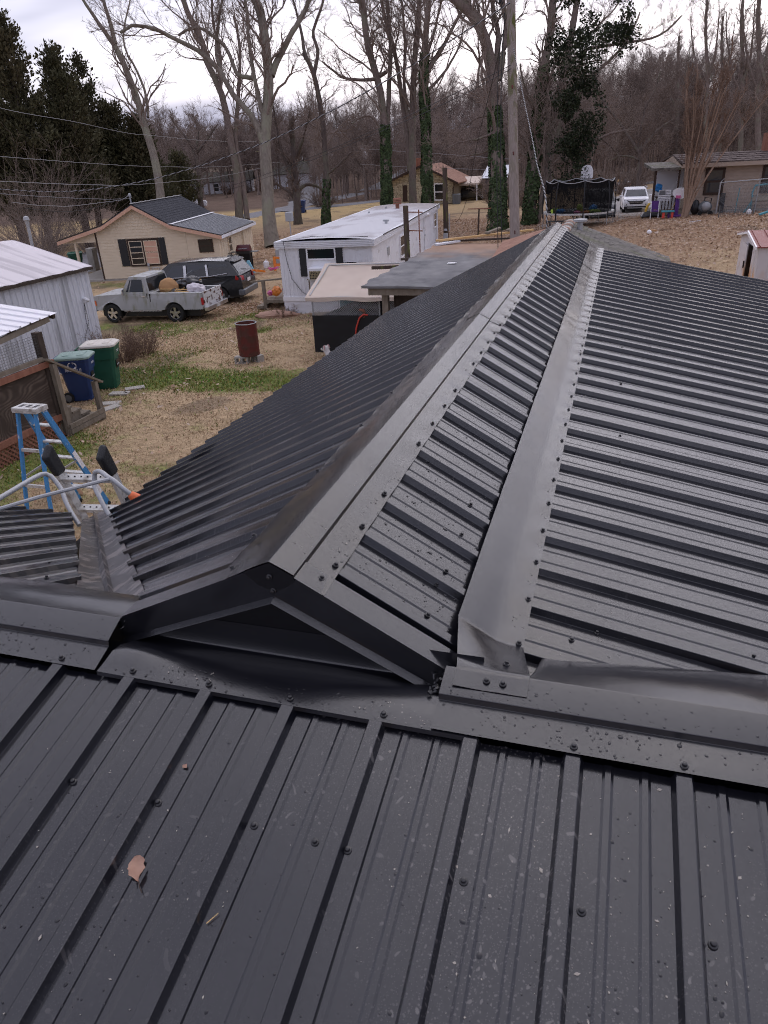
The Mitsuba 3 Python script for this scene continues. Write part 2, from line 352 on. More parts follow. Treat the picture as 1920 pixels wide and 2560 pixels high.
pr('vinyl_yellow', (0.46, 0.38, 0.22), 0.7, 0.2)
pr('shed_red_roof', (0.24, 0.075, 0.065), 0.5, 0.4)
pr('shed_metal', lambda p, n, uv: mix((0.56, 0.53, 0.53), (0.52, 0.25, 0.07), smoothstep(0.5, 0.75, fbm(p.x * 2.5, p.y * 2.5, p.z * 1.1, 3)) * smoothstep(-1.9, -2.7, p.z)), 0.5, 0.4)
pr('old_barn', wood_col((0.13, 0.11, 0.115), (0.22, 0.19, 0.19)), 0.9, 0.1)
pr('brown_trim', (0.05, 0.03, 0.022), 0.7, 0.3)
pr('vcol', VC, 0.85, 0.15)
pr('foliage', VC, 0.7, 0.25)


def bark(a, b, mossy=0.0, mcol=(0.16, 0.17, 0.11)):
    return lambda p, n, uv: mix(mix(a, b, fbm(p.x * 11, p.y * 11, p.z * 2.4, 4)), mcol, smoothstep(0.45, 0.7, fbm(p.x * 2, p.y * 2, p.z * 0.8, 3)) * mossy)


pr('bark_grey', bark((0.11, 0.093, 0.076), (0.30, 0.26, 0.215), 0.7, (0.24, 0.235, 0.17)), 0.9, 0.1)
pr('bark_brown', bark((0.10, 0.076, 0.065), (0.23, 0.18, 0.155), 0.4), 0.9, 0.1)
pr('bark_dark', bark((0.06, 0.047, 0.041), (0.15, 0.118, 0.104), 0.3), 0.9, 0.1)
pr('twig', (0.235, 0.187, 0.158), 0.9, 0.1)
pr('twig_dark', (0.165, 0.128, 0.108), 0.9, 0.1)
pr('twig_warm', (0.21, 0.145, 0.11), 0.9, 0.1)
pr('twig_far_hazed', (0.27, 0.215, 0.188), 0.9, 0.1)  # lightened twig brown: distance haze of the far wood is put into the colour
pr('crepe_bark', (0.30, 0.21, 0.155), 0.8, 0.2)
# ================================================================== the metal-roofed house
RP = .2286
HOUSE = thing('metal_roof_house', 'house under the new wet black ribbed metal roof that fills the foreground', 'house')
prof = [(-.114, 0), (-.0882, 0), (-.0822, .0034), (-.0702, .0034), (-.0642, 0), (-.046, 0), (-.0245, 0), (-.0232, .002), (-.0165, .0205), (-.0148, .0215), (0, .0215),
        (.0148, .0215), (.0165, .0205), (.0232, .002), (.0245, 0), (.046, 0), (.0642, 0), (.0702, .0034), (.0822, .0034), (.0882, 0)]


def unit(v): v = np.asarray(v, float); return v / np.linalg.norm(v)


def sheets(O, U, V, u0, u1, phase, v0f, v1f, nseg, seed, flip=1):
    O, U, V = map(np.asarray, (O, unit(U), unit(V))); N = np.cross(U, V); N = N if N[2] > 0 else -N
    a = phase - .114 + RP * 4 * math.floor((u0 - phase) / (RP * 4))
    k0 = 0
    while a < u1:
        us, hs = [], []
        for k in range(4):
            for du, h in prof: us.append(a + .114 + k * RP + du); hs.append(h)
        us.append(a + 4 * RP); hs.append(0.0)
        us, hs = np.array(us), np.array(hs)
        ok = (us >= u0) & (us <= u1)
        us, hs = us[ok], hs[ok]
        if len(us) > 2:
            v0, v1 = np.array([v0f(u) for u in us]), np.array([v1f(u) for u in us])
            good = v1 > v0 + .004
            us, hs, v0, v1 = us[good], hs[good], v0[good], v1[good]
            if len(us) > 2:
                t = np.linspace(0, 1, nseg + 1)
                vv = v0[:, None] + (v1 - v0)[:, None] * t
                wob = (meshkit.fbm(np.stack([us[:, None] * 4 + 0 * vv, vv * 3.2, 0 * vv + seed], -1), 2, seed) - .5) * .0022
                wob = wob + (meshkit.noise(np.stack([us[:, None] * .9 + 0 * vv, vv * 1.1, 0 * vv + seed], -1), 5) - .5) * .005
                P = O + us[:, None, None] * U + vv[..., None] * V + (hs[:, None] + wob)[..., None] * N
                part(HOUSE, 'roof_panel', M().grid(P), 'roof_metal', 20)
        a += 4 * RP; k0 += 1


# plan: x along the near ridge, y along the main ridge (away from the camera)
sheets((0, 0, -.0215), (1, 0, 0), (0, -1, -.183), -3.2, 5.0, 0.0, lambda u: -.005, lambda u: 2.6, 26, 11)
sheets((0, .175, .030), (1, 0, 0), (0, 1, -.435), -3.6, -.12, 0.03, lambda u: .05, lambda u: min(2.35 - .175, .378 + (-.225 - u) / .94 - .175) * 1.0905, 24, 12)
YE = 9.2


def main_left_v1(y): return min(2.41, .584 - (.112 - .9 * (y - .261))) * 1.1114


sheets((.584, 0, .252), (0, 1, 0), (-1, 0, -.485), .235, YE, .12, lambda u: .06, main_left_v1, 30, 13)
sheets((.584, 0, .257), (0, 1, 0), (1, 0, -.575), .235, YE, .32, lambda u: .09, lambda u: .56, 10, 14)
sheets((1.094, 0, -.0545), (0, 1, 0), (1, 0, -.197), .25, YE, .1997, lambda u: -.015, lambda u: min(3.7, max(.0, 1.25 + (u - .33) / .37 - 1.094)) * 1.019, 34, 15)


def strip(prof_fn, ts, mat, name, smooth=40, label=None):
    P = np.array([prof_fn(t) for t in ts]); return part(HOUSE, name, M().grid(P), mat, smooth, label)


def nz(*a, seed=0, o=3): return float(meshkit.fbm(np.array(a, float), o, seed)) - .5


# main ridge cap (two lengths, lapped)
def cap_at(y, lift=0.0, front=False):
    d = .010 * nz(y * 2.2, 1, 0, seed=3); far = min(1.0, max(0.0, (y - 1.2) / 2))
    w1, w2 = .018 * nz(y * 6, 3, 1, seed=4, o=2), .010 * nz(y * 3.5, 8, 1, seed=6)
    sag = .007 * math.cos((y - .12) / RP * 2 * PI) * (.35 + .3 * nz(y, 5, 5, seed=8))
    sagr = .004 * math.cos((y - .32) / RP * 2 * PI) * (.4 + far) + .006 * nz(y * 4, 2, 2, seed=9)
    return [(.400 + w2, y, .189 + sag + w1), (.432 + w2, y, .203 + sag * .8 + w1 * .9), (.462, y, .223 + w1 * .7 + sag * .3), (.488, y, .237 + w1 * .3), (.512, y, .254 + lift + d * .3), (.548, y, .273 + lift), (.582, y, .2885 + lift), (.586, y, .2885 + lift),
            (.62, y, .272 + lift), (.6475, y, .2575 + lift), (.6490, y, .2565 + lift), (.6500, y, .2435 + lift), (.6515, y, .2425 + lift), (.675, y, .232 + lift + sagr * .3), (.705, y, .2165 + lift + sagr * .7), (.729, y, .2085 + lift * .5 + sagr)]


strip(lambda y: cap_at(y), np.arange(.187, 3.36, .03), 'trim_metal', 'ridge_cap', 35)
strip(lambda y: cap_at(y, .003), np.arange(3.28, 6.5, .03), 'trim_metal', 'ridge_cap', 35)
strip(lambda y: cap_at(y, .001), np.arange(6.45, YE + .02, .03), 'trim_metal', 'ridge_cap', 35)


# flashing over the change of pitch on the right slope, two lengths; its near end laps over the near ridge cap
def fl_at(y, lift=0.0):
    k = max(0.0, 1 - y / 5.0)
    far = min(1.0, max(0.0, (y - 2.0) / 3.0))
    rib = math.cos((y - .1997) / RP * 2 * PI)
    w = .007 * nz(y * 2.2, 1, 3, seed=31) + .004 * nz(y * 7, 2, 3, seed=32); w2 = .007 * nz(y * 3.1, 6, 3, seed=33)
    e = (.0022 + .0045 * far) * rib
    base = [(1.030 + w2 * .5, .0375), (1.060 + w2 * .3, .0195 + w * .2), (1.088, .0005 + w * .35), (1.110 + w2 * .3, -.0145 + w * .5), (1.128 + w2 * .3, -.0255 + w * .7), (1.142, -.0315 + w * .8), (1.165, -.0375 + w * .8 + e * .5), (1.190, -.0425 + w * .35 + e * .8), (1.214, -.0465 + e)]
    z0 = .0383 + .18 * (min(y, .176) - .0915)
    b = min(1.0, max(0.0, (y - .176) / .24))
    x0 = 1.075
    return [((1 - b) * (x0 + (x - 1.030) * .98) + b * x, y, (1 - b) * (z0 + .006 * nz(x * 9, y * 9, 1, seed=35)) + b * z + lift) for x, z in base]


strip(lambda y: fl_at(y), np.concatenate([np.arange(.115, .6, .012), np.arange(.6, 7.25, .025)]), 'trim_metal', 'transition_flashing', 30, 'long bent flashing where the right slope changes pitch')
strip(lambda y: fl_at(y, .004), np.arange(7.18, YE + .01, .025), 'trim_metal', 'transition_flashing', 50)


# near ridge caps (left and right of the small gable)
def ncap(x, o=0.0):
    w = .012 * nz(x * 3.0, 4, 1, seed=41); w2 = .02 * nz(x * 2.4, 9, 1, seed=42)
    return [(x, -.003, .0035 + o), (x, .04, .0085 + o), (x, .0855, .0135 + o), (x, .0865, .0145 + o), (x, .0895, .0285 + o), (x, .0915, .0300 + o), (x, .13, .038 + o), (x, .172, .0455 + o), (x, .177, .0450 + o)], w, w2


def left_cap(x):
    a, w, w2 = ncap(x); cut = max(0.0, (x - .02) / .10); s = min(1.0, max(0, (x + .9) / .9))
    a = [(px - (.032 * cut * (py / .177)), py, pz) for px, py, pz in a]
    return a + [(x - .03 * cut, .215, .030 + w * .3), (x - .02 * cut, .255, .016 + w + .006 * s), (x, .30, -.001 + w + .016 * s), (x, .35, -.022 + w2 + .018 * s), (x, .385, -.040 + w2 * 1.2 + .02 * s)]


strip(left_cap, np.concatenate([np.arange(-3.3, -.9, .1), np.arange(-.9, .121, .02)]), 'trim_metal', 'ridge_cap', 40)


def right_cap(x):
    a, w, w2 = ncap(x, .004)
    yb = .405 + .37 * max(0.0, x - 1.25); zb = .042 - .435 * 0 - .197 * (x - 1.094) - .078
    zs = -.036 - .197 * (x - 1.094)
    e = []
    for t in (.12, .25, .4, .55, .7, .85, 1.0):
        y = .177 + t * (yb - .177); z = .045 + (zs - .045) * (t ** 1.5) + (w * 1.6 + .014 * nz(x * 6, t * 3, 1, seed=44)) * math.sin(PI * min(1, t * 1.02)) + (.02 * max(0, nz(x * 5, 7, 1, seed=46)) if t == 1.0 else 0)
        e.append((x, y, z))
    if x < 1.262: e = [(x, .18 + .01 * i, .043 - .012 * i) for i in range(7)]
    return a + e


strip(right_cap, np.concatenate([np.arange(1.048, 2.6, .02), np.arange(2.6, 5.0, .08)]), 'trim_metal', 'ridge_cap', 40)


# apron flashing below the gable
def apron(x):
    m = (x - .13) / 1.02; w = .010 * nz(x * 3.4, 2, 1, seed=51); bow = math.sin(PI * min(1, max(0, m)))
    lift = .012 * (1 - min(1.0, abs(x - .2) / .16)) if x < .36 else 0
    return [(x, -.006, -.010), (x, -.004, .0015), (x, .03, .0060 + w * .4), (x, .07, .0075 + w + lift), (x, .105, .004 + w * 1.4 + lift * .8), (x, .135, -.006 + w * 1.2), (x, .165, -.020 + w), (x, .188, -.029), (x, .203, -.031), (x, .212, -.026), (x, .218, .000), (x, .222, .05 + .006 * m)]


strip(apron, np.arange(.128, 1.152, .016), 'trim_metal', 'apron_flashing', 60, 'wavy apron flashing below the small gable')

# small gable and its rake trim
g = M().prism([(.03, -.06), (1.12, -.06), (1.12, -.02), (.60, .245), (.56, .245), (.03, -.01)], .2235, .245)
part(HOUSE, 'gable_panel', g, 'trim_dark')


def rake(a, b, oy):
    a, b = np.array(a, float), np.array(b, float); d = .100
    m = M(); dn = np.array([0, 0, -1.0])
    y0 = .187 + oy
    A, B = np.array([a[0], y0, a[1]]), np.array([b[0], y0, b[1]])
    back = np.array([0, .082, 0.0])
    m.slab([A, B, B + back, A + back] if a[0] < b[0] else [A, A + back, B + back, B], .0015)          # top leg
    m.slab([A, A + dn * d, B + dn * d * .72, B] if a[0] < b[0] else [A, B, B + dn * d * .72, A + dn * d], .0015)   # face
    part(HOUSE, 'rake_trim', m, 'trim_metal')
    m = M(); o = np.array([0, -.021, -.010])
    A2, B2 = A + dn * d, B + dn * d * .72
    m.slab([A2, A2 + o, B2 + o, B2] if a[0] < b[0] else [A2, B2, B2 + o, A2 + o], .002)
    part(HOUSE, 'rake_lip', m, 'trim_metal')


rake((.585, .2850), (1.085, .0035), 0.0)
rake((.585, .2840), (.076, .0395), -.001)
m = M(); m.add([(.507, .1835, .2505), (.585, .1835, .2875), (.6500, .1835, .2545), (.6515, .1835, .2405), (.632, .1835, .2225), (.600, .1835, .205), (.575, .1835, .206), (.545, .1835, .216)], [[0, 1, 7], [1, 2, 3], [1, 3, 4], [1, 4, 5], [1, 5, 6], [1, 6, 7]])
part(HOUSE, 'ridge_end_closure', m, 'trim_dark')

# black sealant smeared at the lower corner of the right rake
m = M(); rs = np.random.default_rng(5)
for i in range(26):
    p = np.array([1.035 + rs.normal(0, .018), .150 + rs.normal(0, .022), .012]); q = p + rs.normal(0, .014, 3) * (1, 1, .4)
    m.tube([p, (p + q) / 2 + rs.normal(0, .004, 3), q], [.003, .005, .002], 5)
part(HOUSE, 'sealant_smear', m, 'screw_black', 60)

# open valley on the left
def valley(t):
    y = .30 + t * 2.16; x = -.045 - t * 1.95
    lx, ly = -.235 - t * 1.50, .36 + t * 1.70
    if t > .9: lx, ly = lx, ly
    rx, ry = .145 - t * 2.05, .245 + t * 2.28
    zl = .030 - .435 * (ly - .175) + .010; zr = .252 + .485 * (rx - .584) + .010
    zc = .030 - .435 * (y - .175) - .004
    d = np.array([.72, .69]); w = .012 * nz(t * 14, 1, 1, seed=61); w2 = .014 * nz(t * 16, 5, 1, seed=62)
    pts = [(lx, ly, zl)]
    c = np.array([x, y]); nrm = np.array([.69, .72]) * -1
    nl = unit(np.array([lx, ly]) - c); nr = unit(np.array([rx, ry]) - c)
    a = c + nl * .022; b = c + nr * .022
    ml = (np.array([lx, ly]) + a) / 2; mr = (np.array([rx, ry]) + b) / 2
    pts += [(*ml, (zl + zc) / 2 - .004 + w), (*a, zc), (*c, zc + .026), (*b, zc), (*mr, (zr + zc) / 2 - .004 + w2), (rx, ry, zr)]
    return pts


strip(valley, np.linspace(0, 1.02, 60), 'valley_metal', 'valley_flashing', 25, 'dirty open valley flashing with a raised centre crease')
# eave drip edge of the left rear slope
part(HOUSE, 'drip_edge', M().slab([(-3.6, 2.36, -.925), (-2.35, 2.36, -.925), (-2.35, 2.30, -.895), (-3.6, 2.30, -.895)], .004), 'trim_metal')

# screws
scr = M().lathe([(0, .0105), (.0035, .0105), (.0052, .0095), (.0055, .004), (.0062, .0035), (.0085, .0030), (.0092, .0010), (.0088, 0)], 10)
SCR = mikit.ply(scr.mesh(), 'screw_black', smooth=35)
NS = 0


def screw(p, n=(0, 0, 1)):
    global NS
    if NS >= 285: return
    n = unit(n); a = unit(np.cross((0, 1, 0) if abs(n[1]) < .9 else (1, 0, 0), n)); b = np.cross(n, a)
    F = np.eye(4); F[:3, 0], F[:3, 1], F[:3, 2], F[:3, 3] = a, b, n, p
    s = dict(SCR); s['to_world'] = T(F); scene[key(HOUSE + '__screw')] = s; NS += 1


for k in (-2, -1, 0, 1, 2, 3, 4): screw((k * RP + (.015 if k == 4 else 0), .016, .0045 if k > 0 else .006), (0, -.1, 1))
for k in (6, 7, 8, 9): screw((k * RP, .014, .0095), (0, -.1, 1))
for x, y in [(.257, -.291), (.488, -.294), (.727, -.295), (.87, -.30), (.943, -.301), (1.187, -.309), (1.411, -.313), (1.638, -.317), (.03, -.29), (-.2, -.29), (1.87, -.32), (2.1, -.32)]: screw((x, y, .183 * y - .021), (0, -.18, 1))
for i in range(39):
    y = .3193 + RP * i
    if i in (3, 8): continue
    screw((.712, y + .004 * math.sin(i * 7), .2165), (.5, 0, 1))
screw((.70, .245, .2185), (.5, 0, 1))
for i in range(1, 40): screw((1.200, .1997 + RP * i, -.0425), (.2, 0, 1))
for x, y in [(1.155, .142), (1.195, .140)]: screw((x, y, .0482), (0, -.18, 1))
screw((1.19, .235, .033), (.2, .3, 1))
for y in (8.65, 7.67, 6.84, 5.99, 5.09, 4.18, 3.28, 2.70, 2.36, 2.01, 1.77): screw((1.466, y, -.054 - .197 * (1.466 - 1.094)), (.2, 0, 1))
for y in (8.4, 7.54, 6.69, 5.85, 4.9, 4.04, 3.15, 2.3): screw((2.33, y, -.054 - .197 * (2.33 - 1.094)), (.2, 0, 1))
for x, y in [(1.34, .56), (1.41, .63), (1.49, .64), (1.87, .74)]: screw((x, y, -.054 - .197 * (x - 1.094)), (.2, 0, 1))
for x, y in [(.96, 2.34), (.96, 1.45), (.94, 1.08), (.95, .86), (.95, .62), (.94, .53), (.95, .38), (.94, .275), (.96, 3.3), (.95, 4.2), (.95, 5.1), (.95, 6.05), (.95, 7.0)]: screw((x, y, .258 - .575 * (x - .584)), (.55, 0, 1))
for x, y in [(-1.83, 4.31), (-1.0, 3.22), (-.19, 2.3), (-1.08, 2.42), (-.26, 1.52), (-1.0, 4.2), (-1.0, 5.3), (-.2, 3.4), (-.2, 4.5), (-.2, 5.6), (-1.0, 6.6)]: screw((x, y, .253 + .485 * (x - .584)), (-.45, 0, 1))
for x, y in [(.43, .91), (.41, .44), (.46, .215), (.44, 1.81), (.44, 1.37), (.43, 2.3), (.43, 2.95), (.43, 3.6), (.43, 4.4)]: screw((x, y, .190 + .55 * (x - .40) + .012), (-.5, 0, 1))
for x, y in [(-1.89, 2.04), (-1.66, 1.77), (-1.42, 1.52), (-1.17, 1.24), (-.98, 1.03), (-.75, .78), (-.54, .55), (-.41, .40)]: screw((x, y, .031 - .435 * (y - .175)), (0, .4, 1))
screw((.583, .1825, .246), (0, -1, .15)); screw((.588, .185, .203), (0, -1, .15))

# walls and closures below the roofs
m = M(); m.box(-1.5, 4.4, .5, 9.0, -3.9, -1.05); m.prism([(-1.6, -1.05), (.55, -.08), (1.05, -.32), (1.6, -.42), (1.6, -1.05)], 8.96, 9.02); part(HOUSE, 'wall', m, 'white_paint')
m = M(); m.box(-3.0, 4.6, -2.2, 1.6, -3.9, -.95); part(HOUSE, 'wall', m, 'white_paint')
m = M()
m.prism([(-1.82, -.94), (.584, .20), (1.05, -.09), (4.75, -.86), (4.75, -.95), (1.05, -.20), (.584, .10), (-1.82, -1.06)], .30, 9.16)
part(HOUSE, 'roof_deck', m, 'trim_dark')
m = M(); m.add([(-3.2, .16, -.03), (5, .16, -.03), (5, -2.6, -.53), (-3.2, -2.6, -.53), (-3.2, .16, -.09), (5, .16, -.09), (5, -2.6, -.59), (-3.2, -2.6, -.59)], [[0, 3, 2, 1], [4, 5, 6, 7], [0, 1, 5, 4], [2, 3, 7, 6], [0, 4, 7, 3], [1, 2, 6, 5]])
m.slab([(-3.6, .18, -.01), (-.3, .18, -.01), (-.5, .60, -.20), (-3.6, .60, -.20)], .03)
m.slab([(-3.6, .60, -.20), (-.5, .60, -.20), (-2.1, 2.3, -.94), (-3.6, 2.3, -.94)], .03)
part(HOUSE, 'roof_deck', m, 'trim_dark')
part(HOUSE, 'gutter_board', M().box(-1.86, -1.83, 2.6, 9.16, -1.12, -.945), 'trim_metal')

# ------------------------------------------------------------------ drops, flecks, a leaf on the roof
rs = np.random.default_rng(77)


def surf(x, y):
    """(z, normal) of the upper sheet at a plan position (no ribs)"""
    x, y = np.asarray(x), np.asarray(y)
    z = np.full(x.shape, np.nan); n = np.zeros(x.shape + (3,)); n[..., 2] = 1
    def setp(mk, zz, nn):
        z[mk] = zz[mk] if isinstance(zz, np.ndarray) else zz; n[mk] = unit(nn)
    setp(y < -.01, .183 * y - .021, (0, -.183, 1))
    setp((y > .235) & (x > .74) & (x < 1.03), .2575 - .575 * (x - .584), (.575, 0, 1))
    setp((y > .33 + .37 * np.maximum(0, x - 1.25)) & (x > 1.217), -.054 - .197 * (x - 1.094), (.197, 0, 1))
    setp((y > .25) & (x < .40) & (x > .112 - .9 * (y - .261)), .2525 + .485 * (x - .584), (-.485, 0, 1))
    setp((y > .19) & (x > .5885) & (x < .645), .287 - .48 * (x - .586), (.5, 0, 1))
    setp((y > .19) & (x > .655) & (x < .726), .241 - .45 * (x - .6515), (.5, 0, 1))
    setp((y > .45) & (x > 1.115) & (x < 1.21), -.0285 - .19 * (x - 1.11) , (.197, 0, 1))
    for a, b in ((-3.2, .118), (1.06, 4.8)):
        mk = (x > a) & (x < b)
        o = .004 if a > 0 else 0
        setp(mk & (y > .0) & (y < .084), .0045 + .118 * y + o, (0, -.12, 1)); setp(mk & (y > .092) & (y < .170), .031 + .18 * (y - .0915) + o, (0, -.18, 1))
    setp((x > .14) & (x < 1.14) & (y > .0) & (y < .06), .004 + .07 * y, (0, -.06, 1))
    return z, n


def flat_scatter(n, xr, yr, w=None):
    x = rs.uniform(*xr, n); y = rs.uniform(*yr, n); z, nn = surf(x, y); ok = ~np.isnan(z)
    return np.stack([x, y, z], -1)[ok], nn[ok]


def basis(n):
    a = np.cross(n, [0.3, 0.9, 0.1]); a /= np.linalg.norm(a, axis=1, keepdims=True); return a, np.cross(n, a)


def near_rib(P, mode):
    return P


dp, dn = [], []
for cnt, xr, yr in [(1500, (-.6, 2.2), (-.9, -.02)), (1500, (.72, 1.05), (.2, 2.6)), (1700, (1.05, 2.6), (.2, 3.2)), (700, (.585, .73), (.19, 4.5)), (900, (1.11, 1.22), (.4, 4.5)), (420, (-.9, .13), (.0, .18)), (700, (1.05, 2.4), (.0, .18)), (170, (.14, 1.14), (.0, .06)), (600, (-1.5, .4), (.3, 4))]:
    a, b = flat_scatter(cnt, xr, yr); dp.append(a); dn.append(b)
P, N = np.vstack(dp), np.vstack(dn)
keep = rs.random(len(P)) < np.clip(.25 + 1.3 * meshkit.fbm(P * np.array([3, 3, 1]), 2, 4), 0, 1); P, N = P[keep], N[keep]
A, B = basis(N)
r = np.exp(rs.normal(math.log(.0019), .42, len(P))); st = rs.uniform(.8, 1.25, len(P))
ang = np.arange(7) * 2 * PI / 7
ring = P[:, None] + (r * st)[:, None, None] * np.cos(ang)[None, :, None] * A[:, None] + (r / st)[:, None, None] * np.sin(ang)[None, :, None] * B[:, None]
ring2 = P[:, None] + .72 * (ring - P[:, None]) + (.18 * r)[:, None, None] * N[:, None]
apex = P + (.25 * r)[:, None] * N
V = np.concatenate([ring, ring2, apex[:, None]], 1); nD = len(P)
j = np.arange(7); k = (j + 1) % 7
f1 = np.concatenate([np.stack([j, k, k + 7], 1), np.stack([j, k + 7, j + 7], 1), np.stack([j + 7, k + 7, j * 0 + 14], 1)])
solo('rain_droplets', (V.reshape(-1, 3), (f1[None] + 15 * np.arange(nD)[:, None, None]).reshape(-1, 3)), 'water', 'dark rain droplets scattered over the black roof panels and flashings', 'raindrops', smooth=True, kind='stuff')

# pale plant flecks and metal shavings lying on the sheets
fp, fn = [], []
for cnt, xr, yr in [(520, (.2, 2.0), (-.75, -.02)), (380, (1.0, 1.75), (-.6, -.02)), (200, (-.6, .5), (-.6, -.02)), (260, (.585, .73), (.19, 1.6)), (300, (.3, 1.1), (.0, .06)), (500, (-.6, .4), (.3, 1.6)), (260, (1.2, 2.2), (.4, 1.2))]:
    a, b = flat_scatter(cnt, xr, yr); fp.append(a); fn.append(b)
P, N = np.vstack(fp), np.vstack(fn); keep = rs.random(len(P)) < np.clip(2.6 * (meshkit.fbm(P * np.array([4.5, 3, 1]), 3, 14) - .28), 0, 1); P, N = P[keep], N[keep]
A, B = basis(N); th = rs.uniform(0, 2 * PI, len(P)); A, B = np.cos(th)[:, None] * A + np.sin(th)[:, None] * B, -np.sin(th)[:, None] * A + np.cos(th)[:, None] * B
L = np.exp(rs.normal(math.log(.0017), .5, len(P)))[:, None]; W = L * rs.uniform(.25, .8, len(P))[:, None]
Q = P + N * .0008
V = np.stack([Q - A * L, Q - B * W + N * .0005, Q + A * L, Q + B * W + N * .0005], 1)
solo('plant_flecks', (V.reshape(-1, 3), (np.array([[0, 1, 2], [0, 2, 3]])[None] + 4 * np.arange(len(P))[:, None, None]).reshape(-1, 3)), 'fleck', 'tiny pale bits of plant debris and shavings stuck to the wet roof', 'debris', kind='stuff')

# the curled dry leaf on the near panel
LF = np.eye(4); zn = unit((0, -.183, 1)); a = unit(np.cross((0, 1, 0), zn)); b = np.cross(zn, a)
c0, s0 = math.cos(math.radians(-52)), math.sin(math.radians(-52))
LF[:3, 0], LF[:3, 1], LF[:3, 2], LF[:3, 3] = a * c0 + b * s0, -a * s0 + b * c0, zn, (.527, -.440, -.0965)
leaf = thing('fallen_leaf', 'curled brown dry leaf lying on a near roof panel', 'leaf')
t = np.linspace(0, 1, 13); wd = np.array([.001, .010, .0145, .017, .0175, .0165, .0150, .0165, .0150, .0115, .0075, .004, .0008])
s = np.linspace(-1, 1, 9)
X = (t[:, None] - .5) * .060 + 0 * s; Y = wd[:, None] * s * (1 + .10 * np.sin(t * 26)[:, None] * np.sign(s)); Z = .0025 + .006 * np.abs(s) ** 1.5 * (.4 + t[:, None]) + .004 * np.sin(t * 9)[:, None] * s
part(leaf, 'blade', M(LF).grid(np.stack([X, Y, Z], -1)), 'dry_leaf', True)
part(leaf, 'stem', M(LF).tube([(.028, 0, .003), (.042, .001, .006), (.055, .004, .003)], [.0011, .0009, .0007], 6), 'leaf_stem', True)
solo('dry_twig', M().tube([(.72, -.50, -.1085), (.735, -.478, -.103)], [.0012, .0008], 5), 'plank', 'short straw-coloured twig on the near roof right of the dry leaf', 'twig')
for i, (x, y, s) in enumerate([(.50, -.205, .006), (.905, -.262, .007)]):
    q = np.array([x, y, .183 * y - .016])
    solo('leaf_scrap', M().add([q, q + (s * 2, .001, .002), q + (s * 1.3, s * 1.7, .005), q + (-.002, s, .003)], [[0, 1, 2, 3]]), 'dry_leaf', ['tiny orange leaf scrap beside a screw on the near roof, left of centre', 'tiny tan leaf scrap beside the middle screw of the near roof'][i], 'leaf')
# ================================================================== ground, roads, grass, leaves
def ell(p, x, y, rx, ry):
    dx, dy = (p.x - x) / rx, (p.y - y) / ry
    return dr.exp(-(dx * dx + dy * dy))


GREENS = [(-7.6, 14.6, 2.6, 1.5, 1.0), (-10.6, 15.0, 1.6, 1.2, .9), (-12.2, 21.6, 4.5, 1.6, .55), (-16.5, 22.2, 2.0, .8, .7), (-9.0, 9.4, 1.0, 2.2, .75), (-22, 31.2, 3.5, 1.2, .6), (-11.3, 24.3, 1.6, 1.2, .6), (-8.2, 8.0, .9, 1.5, .5), (-11.6, 17.6, 1.5, 1.2, .6), (-6.0, 8.6, 1.2, 1.6, .35), (3.5, 27, 3, 2, .4), (6.5, 24, 2, 1.5, .35)]
LEAFY = [(-19, 28.5, 5, 3.5, .8), (-12, 26, 2.2, 1.6, .7), (-18, 41, 6, 7, 1.0), (-5, 46, 9, 9, 1.1), (2, 38, 8, 9, 1.0), (-20, 50, 7, 8, .9), (8, 42, 6, 5, .8), (-33, 46, 8, 6, .8), (-14, 60, 18, 10, .9)]


def ground_col(p, n, uv):
    f = fbm(p.x * .9, p.y * .9, 0, 4); g = fbm(p.x * 3.3, p.y * 3.3, 4, 3); h = noise(p.x * 30, p.y * 30, 1)
    dry = mix((0.24, 0.17, 0.10), (0.45, 0.335, 0.21), g * .7 + h * .35)
    gr = mi.Float(0)
    for x, y, rx, ry, w in GREENS: gr = gr + w * ell(p, x, y, rx, ry)
    green = mix((0.085, 0.105, 0.026), (0.21, 0.225, 0.075), h * .6 + g * .4)
    c = mix(dry, green, smoothstep(.30, .95, gr * 1.15 + (f - .5) * 1.5 + (g - .5) * .8))
    lf = mi.Float(0)
    for x, y, rx, ry, w in LEAFY: lf = lf + w * ell(p, x, y, rx, ry)
    leaf = mix((0.19, 0.125, 0.08), (0.42, 0.295, 0.19), noise(p.x * 9, p.y * 9, 5) * .7 + h * .3)
    c = mix(c, leaf, smoothstep(.3, .7, lf + (f - .5) * .9))
    far = smoothstep(58, 80, p.y) * smoothstep(-8, -20, p.x)
    c = mix(c, mix((0.30, 0.22, 0.10), (0.42, 0.31, 0.16), f), far * .8)
    c = mix(c, mix((0.09, 0.06, 0.045), (0.16, 0.115, 0.09), f), smoothstep(96, 108, p.y + .25 * dr.abs(p.x)))
    return mix(c, (0.13, 0.10, 0.075), smoothstep(.62, .72, fbm(p.x * .55, p.y * .55, 9, 3)) * .6)


